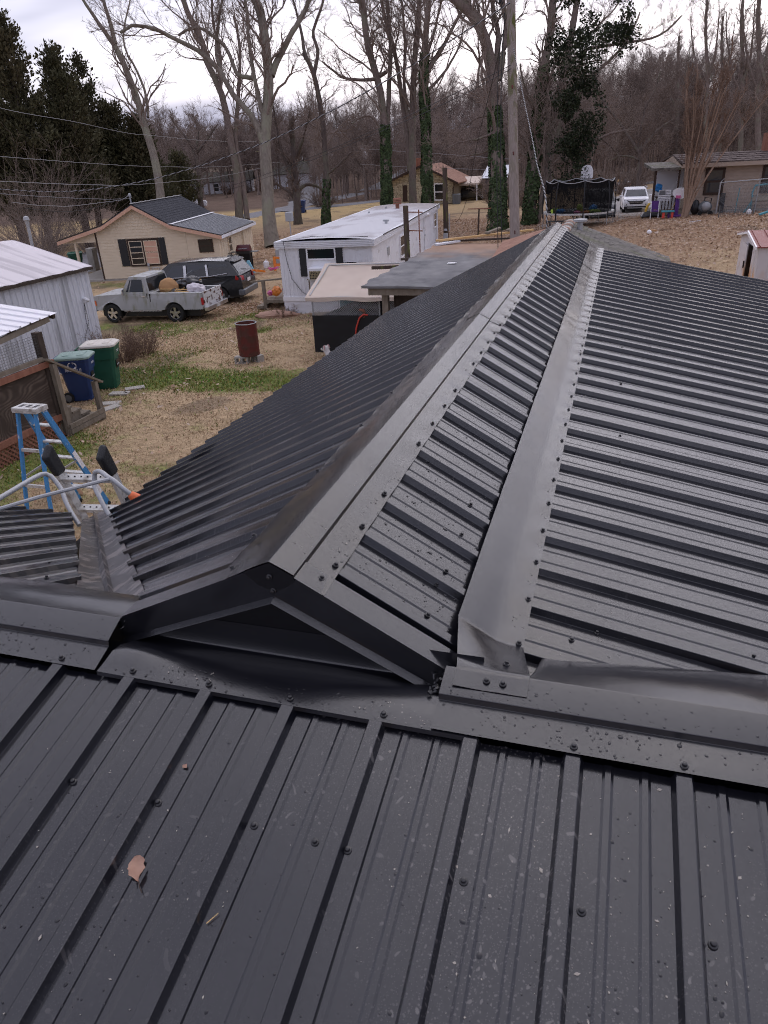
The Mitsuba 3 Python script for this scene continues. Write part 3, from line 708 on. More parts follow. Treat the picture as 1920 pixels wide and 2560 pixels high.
pr('ground_mat', ground_col, 0.95, 0.1, bump=lambda p, n, uv: fbm(p.x * 7, p.y * 7, 0, 3), bs=0.06, eps=0.01)
pr('asphalt', lambda p, n, uv: mix((0.13, 0.126, 0.13), (0.19, 0.186, 0.19), fbm(p.x * 2, p.y * 2, 0, 3)), 0.85, 0.3)
pr('gravel', lambda p, n, uv: mix((0.17, 0.16, 0.15), (0.32, 0.30, 0.28), noise(p.x * 8, p.y * 8, 0) * .6 + fbm(p.x * .6, p.y * .6, 1, 2) * .5), 0.95, 0.1)
ax = np.unique(np.concatenate([np.linspace(-420, -70, 40), np.linspace(-70, -24, 60), np.linspace(-24, 14, 130), np.linspace(14, 60, 40), np.linspace(60, 360, 30)]))
ay = np.unique(np.concatenate([np.linspace(-160, 0, 24), np.linspace(0, 40, 130), np.linspace(40, 110, 90), np.linspace(110, 560, 50)]))
gxx, gyy = np.meshgrid(ax, ay, indexing='ij')
zz = gz(gxx, gyy) + .05 * (meshkit.fbm(np.stack([gxx * .7, gyy * .7, 0 * gxx], -1), 3, 2) - .5) * (gyy < 120)
labels['ground'] = {'label': 'dry winter lawn with green patches and fallen leaves', 'kind': 'structure'}
put('ground', M().grid(np.stack([gxx, gyy, zz], -1)), 'ground_mat', True)


def ribbon(name, pts, w, mat, label, dz=.03):
    p = np.array(pts, float); d = np.concatenate([[0], np.cumsum(np.linalg.norm(np.diff(p, axis=0), axis=1))])
    s = np.linspace(0, d[-1], int(d[-1] / 1.2) + 2); q = np.stack([np.interp(s, d, p[:, i]) for i in (0, 1)], 1)
    ww = np.interp(s, d, np.broadcast_to(w, (len(p),)))
    for _ in range(6): q[1:-1] = (q[:-2] + q[2:] + 2 * q[1:-1]) / 4
    t = np.gradient(q, axis=0); t /= np.linalg.norm(t, axis=1, keepdims=True); n = np.stack([-t[:, 1], t[:, 0]], 1)
    e = np.linspace(-.5, .5, 9); rg = np.random.default_rng(4)
    P = q[:, None] + (ww[:, None] * (e + .03 * rg.normal(size=(len(q), 1)) * (np.abs(e) > .45)))[..., None] * n[:, None]
    Z = gz(P[..., 0], P[..., 1]) + dz + .02
    Z = np.where(np.abs(e) > .49, Z - .07, Z)
    labels[key(name)] = {'label': label, 'kind': 'structure'}
    put(name, M().grid(np.concatenate([P, Z[..., None]], -1)), mat, True)


ribbon('road', [(-26, 12), (-28.5, 28), (-33, 42), (-38, 58), (-40, 72), (-39.7, 90), (-40.5, 114), (-38, 150)], 5.2, 'asphalt', 'grey asphalt road behind the cream house')
ribbon('side_street', [(-38, 94), (-49, 121), (-62.5, 157), (-104, 255)], 6.0, 'asphalt', 'pale street running uphill between the woods', .045)
ribbon('cross_street', [(-37.5, 84), (-28, 97), (-15, 104), (10, 100), (30, 96)], 4.5, 'asphalt', 'narrow street in front of the woods', .06)
ribbon('gravel_driveway', [(-1.5, 47), (.8, 56), (2.2, 66), (2.6, 80), (6, 89), (16, 92)], [5.5, 6.2, 6.0, 4.4, 4.0, 3.5], 'gravel', 'gravel driveway under the white car', .02)

rs = np.random.default_rng(101)


def gfun(x, y):
    g = np.zeros_like(x)
    for a, b, rx, ry, w in GREENS: g += w * np.exp(-((x - a) / rx) ** 2 - ((y - b) / ry) ** 2)
    return g


def lfun(x, y):
    g = np.zeros_like(x)
    for a, b, rx, ry, w in LEAFY: g += w * np.exp(-((x - a) / rx) ** 2 - ((y - b) / ry) ** 2)
    return g


# short lawn blades
n = 190000
x, y = rs.uniform(-15.5, -2.2, n), 5.0 + 22 * rs.random(n) ** 1.25
nf = meshkit.fbm(np.stack([x * .9, y * .9, 0 * x], -1), 3, 6)
isg = rs.random(n) < np.clip((gfun(x, y) * 1.1 + (nf - .5) * 1.2 - .45) * 2.2, .03, .88)
keep = rs.random(n) < np.where(isg, 1.0, .62); x, y, isg = x[keep], y[keep], isg[keep]; n = len(x)
z = gz(x, y) - .005
h = np.where(isg, rs.uniform(.03, .085, n), rs.uniform(.02, .055, n)); th = rs.uniform(0, 2 * PI, n); wd = rs.uniform(.004, .010, n) * (1 + y / 20)
lx, ly = rs.normal(0, .6, n) * h, rs.normal(0, .6, n) * h
V = np.stack([np.stack([x - wd * np.cos(th), y - wd * np.sin(th), z], 1), np.stack([x + wd * np.cos(th), y + wd * np.sin(th), z], 1), np.stack([x + lx, y + ly, z + h], 1)], 1)
cg = np.stack([rs.uniform(.08, .24, n), rs.uniform(.13, .27, n), rs.uniform(.02, .075, n)], 1); k = rs.random(n)[:, None]
cd = (1 - k) * np.array([.27, .19, .115]) + k * np.array([.56, .42, .28])
col = np.repeat(np.where(isg[:, None], cg, cd), 3, 0)
k_ = thing('grass', 'short tan and green winter grass of the back yard', 'grass', None, 'stuff')
put(k_, (V.reshape(-1, 3), np.arange(3 * n).reshape(-1, 3)), 'vcol', color=col)


def leaves(name, n, xr, yr, sz, label, dens):
    x, y = rs.uniform(*xr, n), rs.uniform(*yr, n); kp = rs.random(n) < dens(x, y); x, y = x[kp], y[kp]; n = len(x)
    z = gz(x, y) + .045 + rs.uniform(0, .03, n)
    th = rs.uniform(0, 2 * PI, n); s = sz * np.exp(rs.normal(0, .35, n)); t1, t2 = rs.normal(0, .35, n), rs.normal(0, .35, n)
    a = np.stack([np.cos(th), np.sin(th), t1], 1) * s[:, None]; b = np.stack([-np.sin(th), np.cos(th), t2], 1) * s[:, None] * .55; c = np.stack([x, y, z], 1)
    V = np.stack([c - a, c - b, c + a, c + b], 1); V[:, :, 2] = np.maximum(V[:, :, 2], (gz(x, y) + .012)[:, None])
    k = rs.random(n)[:, None]; col = np.where(k < .5, (1 - 2 * k) * np.array([.15, .085, .05]) + 2 * k * np.array([.34, .21, .13]), (2 - 2 * k) * np.array([.34, .21, .13]) + (2 * k - 1) * np.array([.52, .42, .34]))
    kk = thing(name, label, 'leaves', None, 'stuff')
    put(kk, (V.reshape(-1, 3), (np.array([[0, 1, 2], [0, 2, 3]])[None] + 4 * np.arange(n)[:, None, None]).reshape(-1, 3)), 'vcol', color=np.repeat(col, 4, 0))


leaves('leaf_litter', 110000, (-14, 12), (24, 62), .040, 'brown fallen leaves covering the ground under the bare trees on the right', lambda x, y: np.clip(lfun(x, y) * .9 + .1 - .4 * ((np.abs(x - 2) < 2.5) & (y > 52)), 0, 1))
leaves('leaf_litter', 22000, (-30, -10), (18, 56), .055, 'brown fallen leaves around the cream house and the pickup truck', lambda x, y: np.clip(lfun(x, y) * .8 + .04, 0, 1))
leaves('leaf_litter', 5000, (-15, -3), (5, 25), .04, 'few dry leaves strewn over the near lawn', lambda x, y: .35 + 0 * x)
for i, (x, y, a) in enumerate([(-10.1, 13.25, 10), (-10.0, 13.75, 40), (-9.75, 12.4, 20), (-9.5, 12.05, 70)]):
    F = fr(x, y, gzf(x, y), a); m = M(F); m.man(rbox(-.24, .24, -.13, .13, -.03, .035, .012, 6))
    solo('stepping_stone', m, 'concrete', ['flat grey stepping stone farthest right in the lawn beside the bins', 'flat grey stepping stone in the lawn farthest from the steps', 'flat grey stepping stone in front of the blue bin', 'flat grey stepping stone nearest the wooden steps'][i], 'stone', 30, 'stones in the lawn beside the bins')
TREES={
 'leaning':[(0.350,0.182,[[-29.35,46.28,-4.33],[-29.35,46.28,-1.21],[-29.46,46.58,-0.56],[-30.08,47.56,1.69],[-31.18,48.64,4.43],[-32.1,49.43,6.49],[-32.87,49.99,8.05],[-33.49,50.27,8.95]]),(0.168,0.056,[[-33.49,50.27,8.95],[-34.14,49.91,10.23],[-34.8,49.59,11.56],[-35.27,49.32,12.89]]),(0.168,0.070,[[-33.41,50.31,9.0],[-33.76,50.59,10.71],[-33.86,50.51,11.6],[-33.97,50.81,13.23]]),(0.098,0.042,[[-30.77,48.71,4.31],[-31.27,49.68,5.89],[-32.23,50.5,7.49],[-33.19,51.09,8.65],[-33.62,51.94,9.97],[-33.63,52.97,11.38],[-33.79,54.09,13.04]]),],
 'grey':[(0.448,0.272,[[-20.92,45.74,-4.12],[-21.27,46.39,-2.65],[-21.73,47.73,0.17],[-22.07,48.86,2.53],[-22.12,50.51,5.69],[-22.62,51.63,8.13],[-22.99,52.4,9.84],[-23.36,52.72,10.67],[-24.08,53.29,12.21]]),(0.231,0.109,[[-22.02,50.86,6.31],[-21.6,51.79,7.63],[-21.05,52.69,8.82],[-20.41,53.68,10.11],[-20.18,54.25,10.86],[-19.88,55.02,11.96]]),(0.217,0.095,[[-21.95,48.41,1.6],[-22.62,48.86,3.44],[-24.25,49.06,5.4],[-24.72,49.09,6.32],[-26.17,49.11,7.83],[-27.78,48.75,8.71],[-28.93,48.37,9.27],[-30.04,47.85,9.55],[-30.7,47.11,9.1]]),(0.149,0.081,[[-23.03,50.5,6.24],[-24.04,50.18,6.41],[-25.08,50.67,8.14],[-25.97,50.71,8.92],[-26.96,50.58,9.44],[-28.09,49.91,9.01]]),(0.122,0.054,[[-25.11,49.9,6.4],[-25.78,50.58,8.19],[-25.72,51.44,9.87],[-25.6,52.57,12.02]]),(0.163,0.081,[[-22.13,49.31,3.42],[-22.97,50.09,6.7],[-23.59,51.37,10.78],[-23.59,51.26,11.84]]),],
 'twin':[(0.336,0.202,[[-29.05,57.13,-4.35],[-29.05,57.13,-3.12],[-29.63,58.67,0.16],[-30.26,59.64,2.4],[-31.53,61.38,6.5],[-32.88,62.18,8.87],[-33.59,62.99,10.84],[-34.44,63.35,12.05],[-35.2,63.91,13.58],[-35.8,64.51,15.1]]),(0.235,0.101,[[-28.47,57.31,-3.15],[-29.47,59.24,0.63],[-30.28,60.49,2.97],[-30.48,62.54,6.49],[-30.75,64.2,9.28],[-31.67,65.82,12.39]]),(0.151,0.067,[[-31.53,61.38,6.5],[-31.6,62.15,9.45],[-32.07,62.6,12.03],[-31.77,63.09,14.22]]),],
 'round':[(0.392,0.224,[[-54.61,95.23,-4.8],[-54.61,95.23,-4.24],[-55.48,97.04,-0.27],[-56.25,98.59,3.15]]),(0.224,0.084,[[-56.1,98.16,2.25],[-57.16,98.68,4.29],[-58.53,98.83,5.85],[-59.64,99.07,7.39]]),(0.224,0.084,[[-56.18,98.53,3.0],[-56.05,99.8,5.23],[-57.1,100.71,7.53]]),(0.196,0.084,[[-56.02,98.32,2.49],[-54.51,99.61,4.41],[-53.25,100.7,6.08]]),(0.140,0.056,[[-55.58,97.53,0.73],[-53.95,98.93,1.89],[-52.24,99.96,2.3]]),],
 'dark':[(0.278,0.191,[[-22.95,61.33,-4.26],[-22.95,61.33,-3.41],[-23.18,62.85,-0.37],[-23.71,64.27,2.65],[-24.21,65.37,5.05],[-24.94,66.4,7.46],[-26.02,67.08,9.43]]),(0.156,0.069,[[-25.95,67.03,9.3],[-26.63,68.26,11.18],[-27.2,69.21,12.45],[-28.23,70.54,14.73]]),(0.174,0.087,[[-25.03,66.5,7.71],[-25.13,67.99,9.32],[-25.92,69.41,11.24],[-25.6,71.37,13.49],[-25.7,72.95,15.29]]),(0.104,0.052,[[-23.36,62.86,-0.24],[-21.98,63.14,0.63],[-20.89,63.32,1.5]]),],
 'low':[(0.370,0.240,[[-27.02,64.58,-4.33],[-27.02,64.58,-3.64],[-27.42,65.86,-0.96],[-27.8,66.83,1.13],[-28.37,68.39,4.44]]),(0.166,0.074,[[-27.23,65.28,-2.19],[-28.38,65.65,-1.32],[-29.43,65.87,-0.79],[-30.63,65.88,-0.58]]),(0.185,0.074,[[-27.33,65.59,-1.53],[-26.5,66.53,-0.99],[-25.54,67.05,-1.32],[-25.14,67.02,-2.36]]),(0.166,0.074,[[-27.53,66.05,-0.53],[-28.77,66.48,1.84],[-29.36,67.1,4.14],[-29.74,67.59,6.1]]),(0.148,0.055,[[-27.8,66.83,1.13],[-26.58,66.77,3.03],[-25.75,66.71,5.19]]),],
 'ivyA':[(0.370,0.235,[[-17.31,61.12,-4.17],[-17.31,61.12,-2.84],[-17.95,63.64,2.35],[-18.68,65.25,5.85],[-19.66,66.27,8.41],[-20.35,67.16,10.53],[-20.84,68.23,12.86],[-21.43,68.83,14.38]]),(0.218,0.134,[[-17.85,63.47,1.96],[-18.23,66.1,5.87],[-18.63,68.53,9.42],[-19.44,70.9,13.1],[-19.73,72.38,14.77]]),(0.168,0.067,[[-18.41,66.13,7.36],[-19.71,65.12,6.81],[-21.19,64.41,6.95],[-22.36,64.06,7.58],[-23.18,63.86,8.28]]),(0.101,0.050,[[-18.02,63.65,2.42],[-19.37,63.56,4.11],[-20.41,62.38,3.56]]),],
 'multi':[(0.342,0.205,[[-15.5,62.8,-4.15],[-15.5,62.8,-3.02],[-16.12,65.37,2.26],[-16.36,67.15,5.8],[-16.51,69.26,9.9],[-16.53,70.79,12.82],[-16.49,71.6,14.33]]),(0.239,0.137,[[-16.0,64.08,-0.26],[-16.77,65.91,2.82],[-17.59,67.73,5.91],[-18.53,69.48,8.95],[-19.86,71.14,12.04],[-20.57,72.72,14.62]]),(0.154,0.085,[[-16.13,65.64,2.78],[-17.25,67.55,6.79],[-17.53,69.24,9.87],[-18.33,71.11,13.59]]),],
 'ivyB':[(0.330,0.231,[[-13.83,61.0,-4.11],[-13.83,61.0,-2.99],[-14.58,64.07,3.3],[-15.04,65.72,6.72],[-15.2,67.17,9.58],[-15.22,68.65,12.4],[-15.3,69.39,13.87]]),(0.182,0.083,[[-14.99,65.78,6.81],[-13.88,67.11,8.72],[-12.85,68.5,10.8],[-12.26,69.4,12.23],[-11.61,70.32,13.66]]),(0.132,0.050,[[-14.81,65.22,5.63],[-13.61,66.91,7.07],[-12.65,68.85,9.15],[-12.58,70.22,10.7]]),(0.132,0.066,[[-15.04,66.38,7.99],[-14.16,66.57,10.41],[-13.52,66.77,13.03]]),],
 'ivyC':[(0.459,0.306,[[-5.94,47.4,-3.57],[-6.42,49.57,0.85],[-6.96,51.25,4.38],[-7.31,51.97,5.96],[-7.82,52.6,7.48],[-8.5,52.99,8.65],[-9.72,53.17,9.75],[-10.32,53.35,10.46]]),(0.204,0.115,[[-6.99,51.91,5.65],[-7.04,53.26,7.49],[-7.54,54.33,9.05],[-7.97,55.5,10.77]]),(0.229,0.127,[[-6.74,51.69,5.07],[-6.63,51.98,5.91],[-6.5,52.83,7.8],[-6.83,53.44,9.52],[-6.96,53.79,10.62]]),(0.076,0.025,[[-6.59,50.18,2.12],[-7.4,48.95,1.82],[-8.43,47.73,1.65],[-9.17,46.48,1.26]]),(0.076,0.025,[[-6.66,50.52,2.81],[-7.47,50.71,3.08],[-8.46,50.49,2.68],[-9.19,50.23,2.03]]),(0.064,0.025,[[-6.48,49.74,1.21],[-7.9,50.39,0.93],[-9.63,51.01,0.76]]),],
 'thicket':[(0.346,0.239,[[-4.25,50.57,-3.61],[-4.25,50.57,-3.05],[-4.32,52.53,0.71],[-4.29,54.94,5.27],[-4.08,56.45,8.0],[-4.1,57.4,9.82],[-4.14,58.01,11.0]]),(0.213,0.146,[[-3.81,50.5,-3.48],[-3.58,51.14,-1.57],[-2.91,52.81,2.0],[-2.16,53.78,4.2],[-1.49,54.23,5.45]]),(0.293,0.186,[[-3.34,51.66,-1.56],[-3.46,53.43,1.59],[-3.04,55.63,5.23],[-2.77,57.09,7.53],[-2.62,58.5,9.84],[-2.54,59.32,11.05]]),(0.120,0.053,[[-3.02,55.32,5.2],[-1.49,56.34,6.75],[0.19,56.69,6.94],[2.34,57.2,7.13],[4.12,58.12,8.33]]),(0.120,0.053,[[-2.46,52.92,0.28],[-1.16,54.21,1.02],[0.45,55.59,1.75],[1.83,56.58,1.88]]),(0.120,0.053,[[-2.24,55.09,4.27],[-0.95,56.56,5.44],[0.67,58.38,7.07],[1.52,60.12,9.01]]),(0.106,0.040,[[-3.71,53.79,2.71],[-5.02,53.29,4.16],[-5.6,53.23,5.98]]),(0.093,0.040,[[-2.98,53.66,2.01],[-1.12,54.84,1.88],[0.51,55.47,0.84],[1.1,55.91,0.07]]),(0.080,0.040,[[-2.68,56.33,6.91],[-0.98,58.09,8.3],[0.39,59.87,9.97]]),],
 'drive':[(0.247,0.171,[[2.83,76.74,-3.79],[2.83,76.74,-3.57],[2.84,77.66,-1.82],[2.77,78.6,0.02],[2.43,79.5,1.93]]),(0.171,0.076,[[2.77,78.6,0.02],[1.65,79.27,1.46],[0.69,79.87,2.7],[-0.59,80.48,4.14],[-1.4,81.05,5.22]]),(0.152,0.057,[[2.75,78.7,0.22],[4.07,80.94,1.85],[5.49,82.86,2.83]]),(0.133,0.057,[[2.57,79.19,1.24],[2.77,80.35,3.6],[3.66,81.54,5.57],[3.89,82.17,6.9]]),(0.114,0.057,[[2.7,78.34,-0.46],[1.32,78.85,-0.06],[0.24,79.1,-0.36]]),],
 'far0':[(0.242,0.121,[[9.36,83.86,-3.52],[9.36,83.86,-3.03],[8.94,86.37,2.0],[8.63,88.73,6.68],[8.02,91.38,12.08],[7.97,92.49,14.23]]),(0.121,0.040,[[8.7,88.0,5.24],[7.53,90.13,7.9],[6.62,93.72,13.18]]),(0.121,0.040,[[8.59,88.53,6.32],[9.08,88.77,8.69],[8.9,89.87,13.12]]),],
 'far1':[(0.224,0.112,[[11.87,93.81,-3.59],[11.41,96.6,2.01],[11.19,98.63,6.0],[10.63,100.97,10.81],[10.56,102.21,13.2]]),(0.112,0.045,[[11.26,97.81,4.41],[9.96,99.95,7.33],[9.09,103.11,11.92]]),(0.112,0.045,[[11.14,98.4,5.61],[11.77,99.73,8.33],[11.77,101.49,12.26]]),],
 'far2':[(0.298,0.149,[[13.42,89.48,-3.83],[12.98,92.13,1.49],[12.66,94.62,6.42],[12.01,97.41,12.12],[11.95,98.59,14.4]]),(0.149,0.043,[[12.72,93.85,4.9],[11.4,94.78,7.61],[10.38,97.19,12.95]]),(0.149,0.043,[[12.61,94.41,6.04],[13.11,94.86,8.57],[12.89,96.23,13.29]]),],
 'far3':[(0.314,0.157,[[14.05,82.98,-3.35],[14.05,82.98,-3.16],[13.64,85.42,1.73],[13.32,87.8,6.45],[12.72,90.46,11.88],[12.66,91.54,13.97]]),(0.157,0.039,[[13.39,87.08,5.06],[12.25,88.63,7.6],[11.36,91.67,12.81]]),(0.157,0.039,[[13.28,87.6,6.11],[13.77,88.39,8.46],[13.59,90.13,13.04]]),],
 'far4':[(0.277,0.139,[[14.45,78.5,-3.34],[14.45,78.5,-2.97],[14.07,80.81,1.65],[13.79,82.97,5.93],[13.23,85.39,10.88],[13.18,86.41,12.86]]),(0.139,0.037,[[13.85,82.3,4.61],[12.86,84.35,7.05],[12.12,87.75,11.9]]),(0.139,0.037,[[13.75,82.79,5.6],[14.19,83.43,7.82],[14.01,84.9,11.96]]),],
 'far5':[(0.227,0.113,[[7.84,104.31,-3.47],[7.32,107.45,2.83],[7.2,109.07,5.97],[6.71,111.04,10.02],[6.63,112.43,12.71]]),(0.113,0.050,[[7.28,108.15,4.17],[5.73,109.52,7.4],[4.8,111.32,11.05]]),(0.113,0.050,[[7.15,108.82,5.52],[7.88,110.38,8.6],[8.03,111.76,11.69]]),],
}
# ================================================================== trees
def resample(p, m, rg, wig):
    p = np.array(p, float); d = np.concatenate([[0], np.cumsum(np.linalg.norm(np.diff(p, axis=0), axis=1))])
    s = np.linspace(0, d[-1], m)
    from scipy.interpolate import PchipInterpolator
    q = np.stack([PchipInterpolator(d, p[:, i])(s) for i in range(3)], 1)
    w = rg.normal(0, wig, (m, 3)); w[0] = 0; w = (w + np.roll(w, 1, 0)) / 2; w[0] = 0
    return q + w, d[-1]


def tubes(P, R, n):
    """P (B, m, 3), R (B, m) -> vertices, faces"""
    B, m = R.shape
    t = np.gradient(P, axis=1); t /= np.maximum(np.linalg.norm(t, axis=2, keepdims=True), 1e-9)
    ref = np.where(np.abs(t[..., 2:3]) < .9, np.array([0, 0, 1.0]), np.array([1.0, 0, 0]))
    u = np.cross(t, ref); u /= np.maximum(np.linalg.norm(u, axis=2, keepdims=True), 1e-9); w = np.cross(t, u)
    a = np.arange(n) * 2 * PI / n
    V = P[:, :, None] + R[:, :, None, None] * (np.cos(a)[:, None] * u[:, :, None] + np.sin(a)[:, None] * w[:, :, None])
    b, i, j = np.meshgrid(np.arange(B), np.arange(m - 1), np.arange(n), indexing='ij'); k = (j + 1) % n
    o = b * m * n
    F = np.stack([o + i * n + j, o + i * n + k, o + (i + 1) * n + k, o + (i + 1) * n + j], -1).reshape(-1, 4)
    return V.reshape(-1, 3), F


def kids(P, R, L, idx, rg, lf, ang, up, m, rf, rmin, tmin=.2, curl=.25):
    """children of the polylines idx (into P)"""
    n = len(idx); mm = P.shape[1]; t = rg.uniform(tmin, 1.0, n) ** .85
    f = t * (mm - 1); i0 = np.minimum(f.astype(int), mm - 2); fr_ = (f - i0)[:, None]
    p0 = P[idx, i0] * (1 - fr_) + P[idx, i0 + 1] * fr_; r0 = R[idx, i0] * (1 - fr_[:, 0]) + R[idx, i0 + 1] * fr_[:, 0]
    tg = P[idx, i0 + 1] - P[idx, i0]; tg /= np.maximum(np.linalg.norm(tg, axis=1, keepdims=True), 1e-9)
    rnd = rg.normal(size=(n, 3)); sd = rnd - (rnd * tg).sum(1, keepdims=True) * tg; sd /= np.maximum(np.linalg.norm(sd, axis=1, keepdims=True), 1e-9)
    a = np.radians(rg.uniform(ang[0], ang[1], n))[:, None]
    d = np.cos(a) * tg + np.sin(a) * sd + np.array([0, 0, up]); d /= np.linalg.norm(d, axis=1, keepdims=True)
    ln = L[idx] * lf * rg.uniform(.45, 1.1, n) * (1.15 - .5 * t)
    Q = np.empty((n, m, 3)); Q[:, 0] = p0
    for k in range(1, m):
        Q[:, k] = Q[:, k - 1] + d * (ln / (m - 1))[:, None]
        d = d + rg.normal(0, curl, (n, 3)) + np.array([0, 0, up * .35]); d /= np.linalg.norm(d, axis=1, keepdims=True)
    r1 = np.maximum(r0 * rf, rmin); RR = r1[:, None] * np.linspace(1, .35, m)[None]
    return Q, np.maximum(RR, rmin * .6), ln


def bare_tree(name, limbs, label, seed, bark_m='bark_brown', twig_m='twig', dens=1.0, l1=.22, counts=(6, 5, 0), rmin=.0085, up=.3, group=None, cat='tree', flare=1.3, tmin=.35, ang=(30, 65)):
    rg = np.random.default_rng(seed); k = thing(name, label, cat, group)
    mm = 16; Ps, Rs, Ls, tm = [], [], [], M()
    for i, (r0, r1, pts) in enumerate(limbs):
        q, L = resample(pts, mm, rg, .04 * min(1, L_ if False else .6)); Ps.append(q); Ls.append(L)
        r = np.linspace(r0, r1, mm)
        if i == 0: r = r * (1 + (flare - 1) * np.exp(-np.linspace(0, 1, mm) * 14))
        Rs.append(r)
    P, R, L = np.array(Ps), np.array(Rs), np.array(Ls)
    v, f = tubes(P, R, 9); part(k, 'trunk', M().add(v, f), bark_m, True)
    H = L.max(); tot = L.sum()
    n1 = max(6, int(tot * 1.05 * dens)); idx = rg.choice(len(L), n1, p=L / tot)
    Lr = np.minimum(L, H * .8)
    A, RA, LA = kids(P, R, np.maximum(Lr, H * .45), idx, rg, l1, ang, up, 9, .30, rmin * 1.9, tmin)
    m = M(); v, f = tubes(A, RA, 5); m.add(v, f)
    n2 = int(n1 * counts[0]); B_, RB, LB = kids(A, RA, LA, rg.integers(0, n1, n2), rg, .5, (25, 60), up * .6, 5, .6, rmin * 1.2, .15)
    v, f = tubes(B_, RB, 3); m.add(v, f)
    n3 = int(n2 * counts[1]); C_, RC, LC = kids(B_, RB, LB, rg.integers(0, n2, n3), rg, .5, (20, 60), up * .4, 3, .7, rmin, .1)
    v, f = tubes(C_, RC, 3); m.add(v, f)
    if counts[2]:
        n4 = int(n3 * counts[2]); D, RD, LD = kids(C_, RC, LC, rg.integers(0, n3, n4), rg, .55, (20, 55), up * .3, 2, .8, rmin * .8, .1)
        v, f = tubes(D, RD, 3); m.add(v, f)
    part(k, 'branches', m, twig_m, True)
    return k, P, R


def ivy(parent, P, R, z0, z1, n, seed, w=1.5, s=.09, label=None):
    """leaves clinging to the trunk polyline P between heights"""
    rg = np.random.default_rng(seed); i = np.where((P[:, 2] > z0) & (P[:, 2] < z1))[0]
    if len(i) < 2: return
    z = z0 + (z1 - z0) * rg.random(n) ** 1.3
    zs = np.argsort(P[:, 2]); c = np.stack([np.interp(z, P[zs, 2], P[zs, j]) for j in (0, 1)], 1); r = np.interp(z, P[zs, 2], R[zs])
    th = rg.uniform(0, 2 * PI, n); lump = meshkit.noise(np.stack([np.cos(th) * 1.5, np.sin(th) * 1.5, z * 1.3], -1), seed)
    rad = r * (1.0 + w * .45 * lump + rg.normal(0, .06, n)) + .03
    kp = lump + .15 * rg.normal(size=n) > .40; z, th, rad, c = z[kp], th[kp], rad[kp], c[kp]; n = len(z)
    p = np.stack([c[:, 0] + rad * np.cos(th), c[:, 1] + rad * np.sin(th), z], 1)
    nr = np.stack([np.cos(th), np.sin(th), rg.normal(.3, .4, n)], 1) + rg.normal(0, .4, (n, 3)); nr /= np.linalg.norm(nr, axis=1, keepdims=True)
    a, b = basis(nr); q = rg.uniform(0, 2 * PI, n)[:, None]; a, b = a * np.cos(q) + b * np.sin(q), b * np.cos(q) - a * np.sin(q)
    sz = (s * rg.uniform(.6, 1.4, n))[:, None]
    V = np.stack([p - a * sz, p - b * sz * .7, p + a * sz, p + b * sz * .7], 1)
    kk = rg.random(n)[:, None]; col = (1 - kk) * np.array([.016, .030, .011]) + kk * np.array([.075, .11, .042])
    key_ = key(parent + '__ivy'); put(key_, (V.reshape(-1, 3), (np.array([[0, 1, 2], [0, 2, 3]])[None] + 4 * np.arange(n)[:, None, None]).reshape(-1, 3)), 'foliage', color=np.repeat(col, 4, 0))
    if label: labels[key_] = {'label': label}


BG = 'bare trees behind the houses'
bare_tree('bare_tree', TREES['leaning'], 'tall bare tree leaning left behind the cream house roof', 1, 'bark_grey', dens=.9, counts=(6, 4, 0), l1=.44, tmin=.5)
bare_tree('bare_tree', TREES['grey'], 'big pale grey bare tree with an arching left limb behind the mobile home', 2, 'bark_grey', dens=1.25, counts=(8, 6, 1.2), l1=.44, tmin=.35)
bare_tree('bare_tree', TREES['twin'], 'bare tree with twin dark trunks just left of the big grey tree', 3, dens=1.2, counts=(7, 4, 0), l1=.44)
bare_tree('bare_tree', TREES['round'], 'small round-crowned bare tree standing alone on the far lawn behind the cream house', 4, 'bark_dark', dens=3.0, counts=(8, 6, 1.2), l1=.42, rmin=.012, tmin=.1)
k, P, R = bare_tree('bare_tree', TREES['dark'], 'dark crooked bare tree with ivy at its foot, right of the big grey tree', 5, 'bark_dark', dens=.9, counts=(8, 6, 1.2), l1=.44)
ivy(k, P[0], R[0], -4.2, -.5, 2500, 5, .8)
bare_tree('bare_tree', TREES['low'], 'low wide-branching bare tree beyond the mobile home, left of the dark crooked tree', 6, 'bark_dark', 'twig_dark', dens=1.8, counts=(8, 6, 1.2), l1=.34, tmin=.15)
k, P, R = bare_tree('bare_tree', TREES['ivyA'], 'tall bare tree with its lower trunk wrapped in ivy, leftmost of the ivy-clad trunks', 7, dens=1.3, counts=(8, 6, 1.2), l1=.44)
ivy(k, P[0], R[0], -4.2, 3.4, 9000, 7, 1.0)
bare_tree('bare_tree', TREES['multi'], 'bare tree with several brown stems between the two ivy-clad trunks', 8, dens=1.25, counts=(8, 6, 1.2), l1=.44)
k, P, R = bare_tree('bare_tree', TREES['ivyB'], 'tall bare tree clad in ivy high up its trunk, in front of the stone house', 9, dens=1.2, counts=(8, 6, 1.2), l1=.44)
ivy(k, P[0], R[0], -4.2, 8.5, 14000, 9, 1.4)
k, P, R = bare_tree('bare_tree', TREES['ivyC'], 'thick many-stemmed bare tree with ivy, just left of the utility pole', 10, dens=1.3, counts=(8, 6, 1.2), l1=.44, tmin=.3)
ivy(k, P[0], R[0], -3.7, 3.6, 9000, 10, .55, .08)
k, P, R = bare_tree('bare_tree', TREES['thicket'], 'tangled bare tree with many stems right of the utility pole, hung with evergreen vine', 11, dens=1.9, counts=(8, 5, 0), l1=.34, tmin=.15)
ivy(k, P[0], R[0], -3.4, 6, 5000, 11, 1.2, .1)


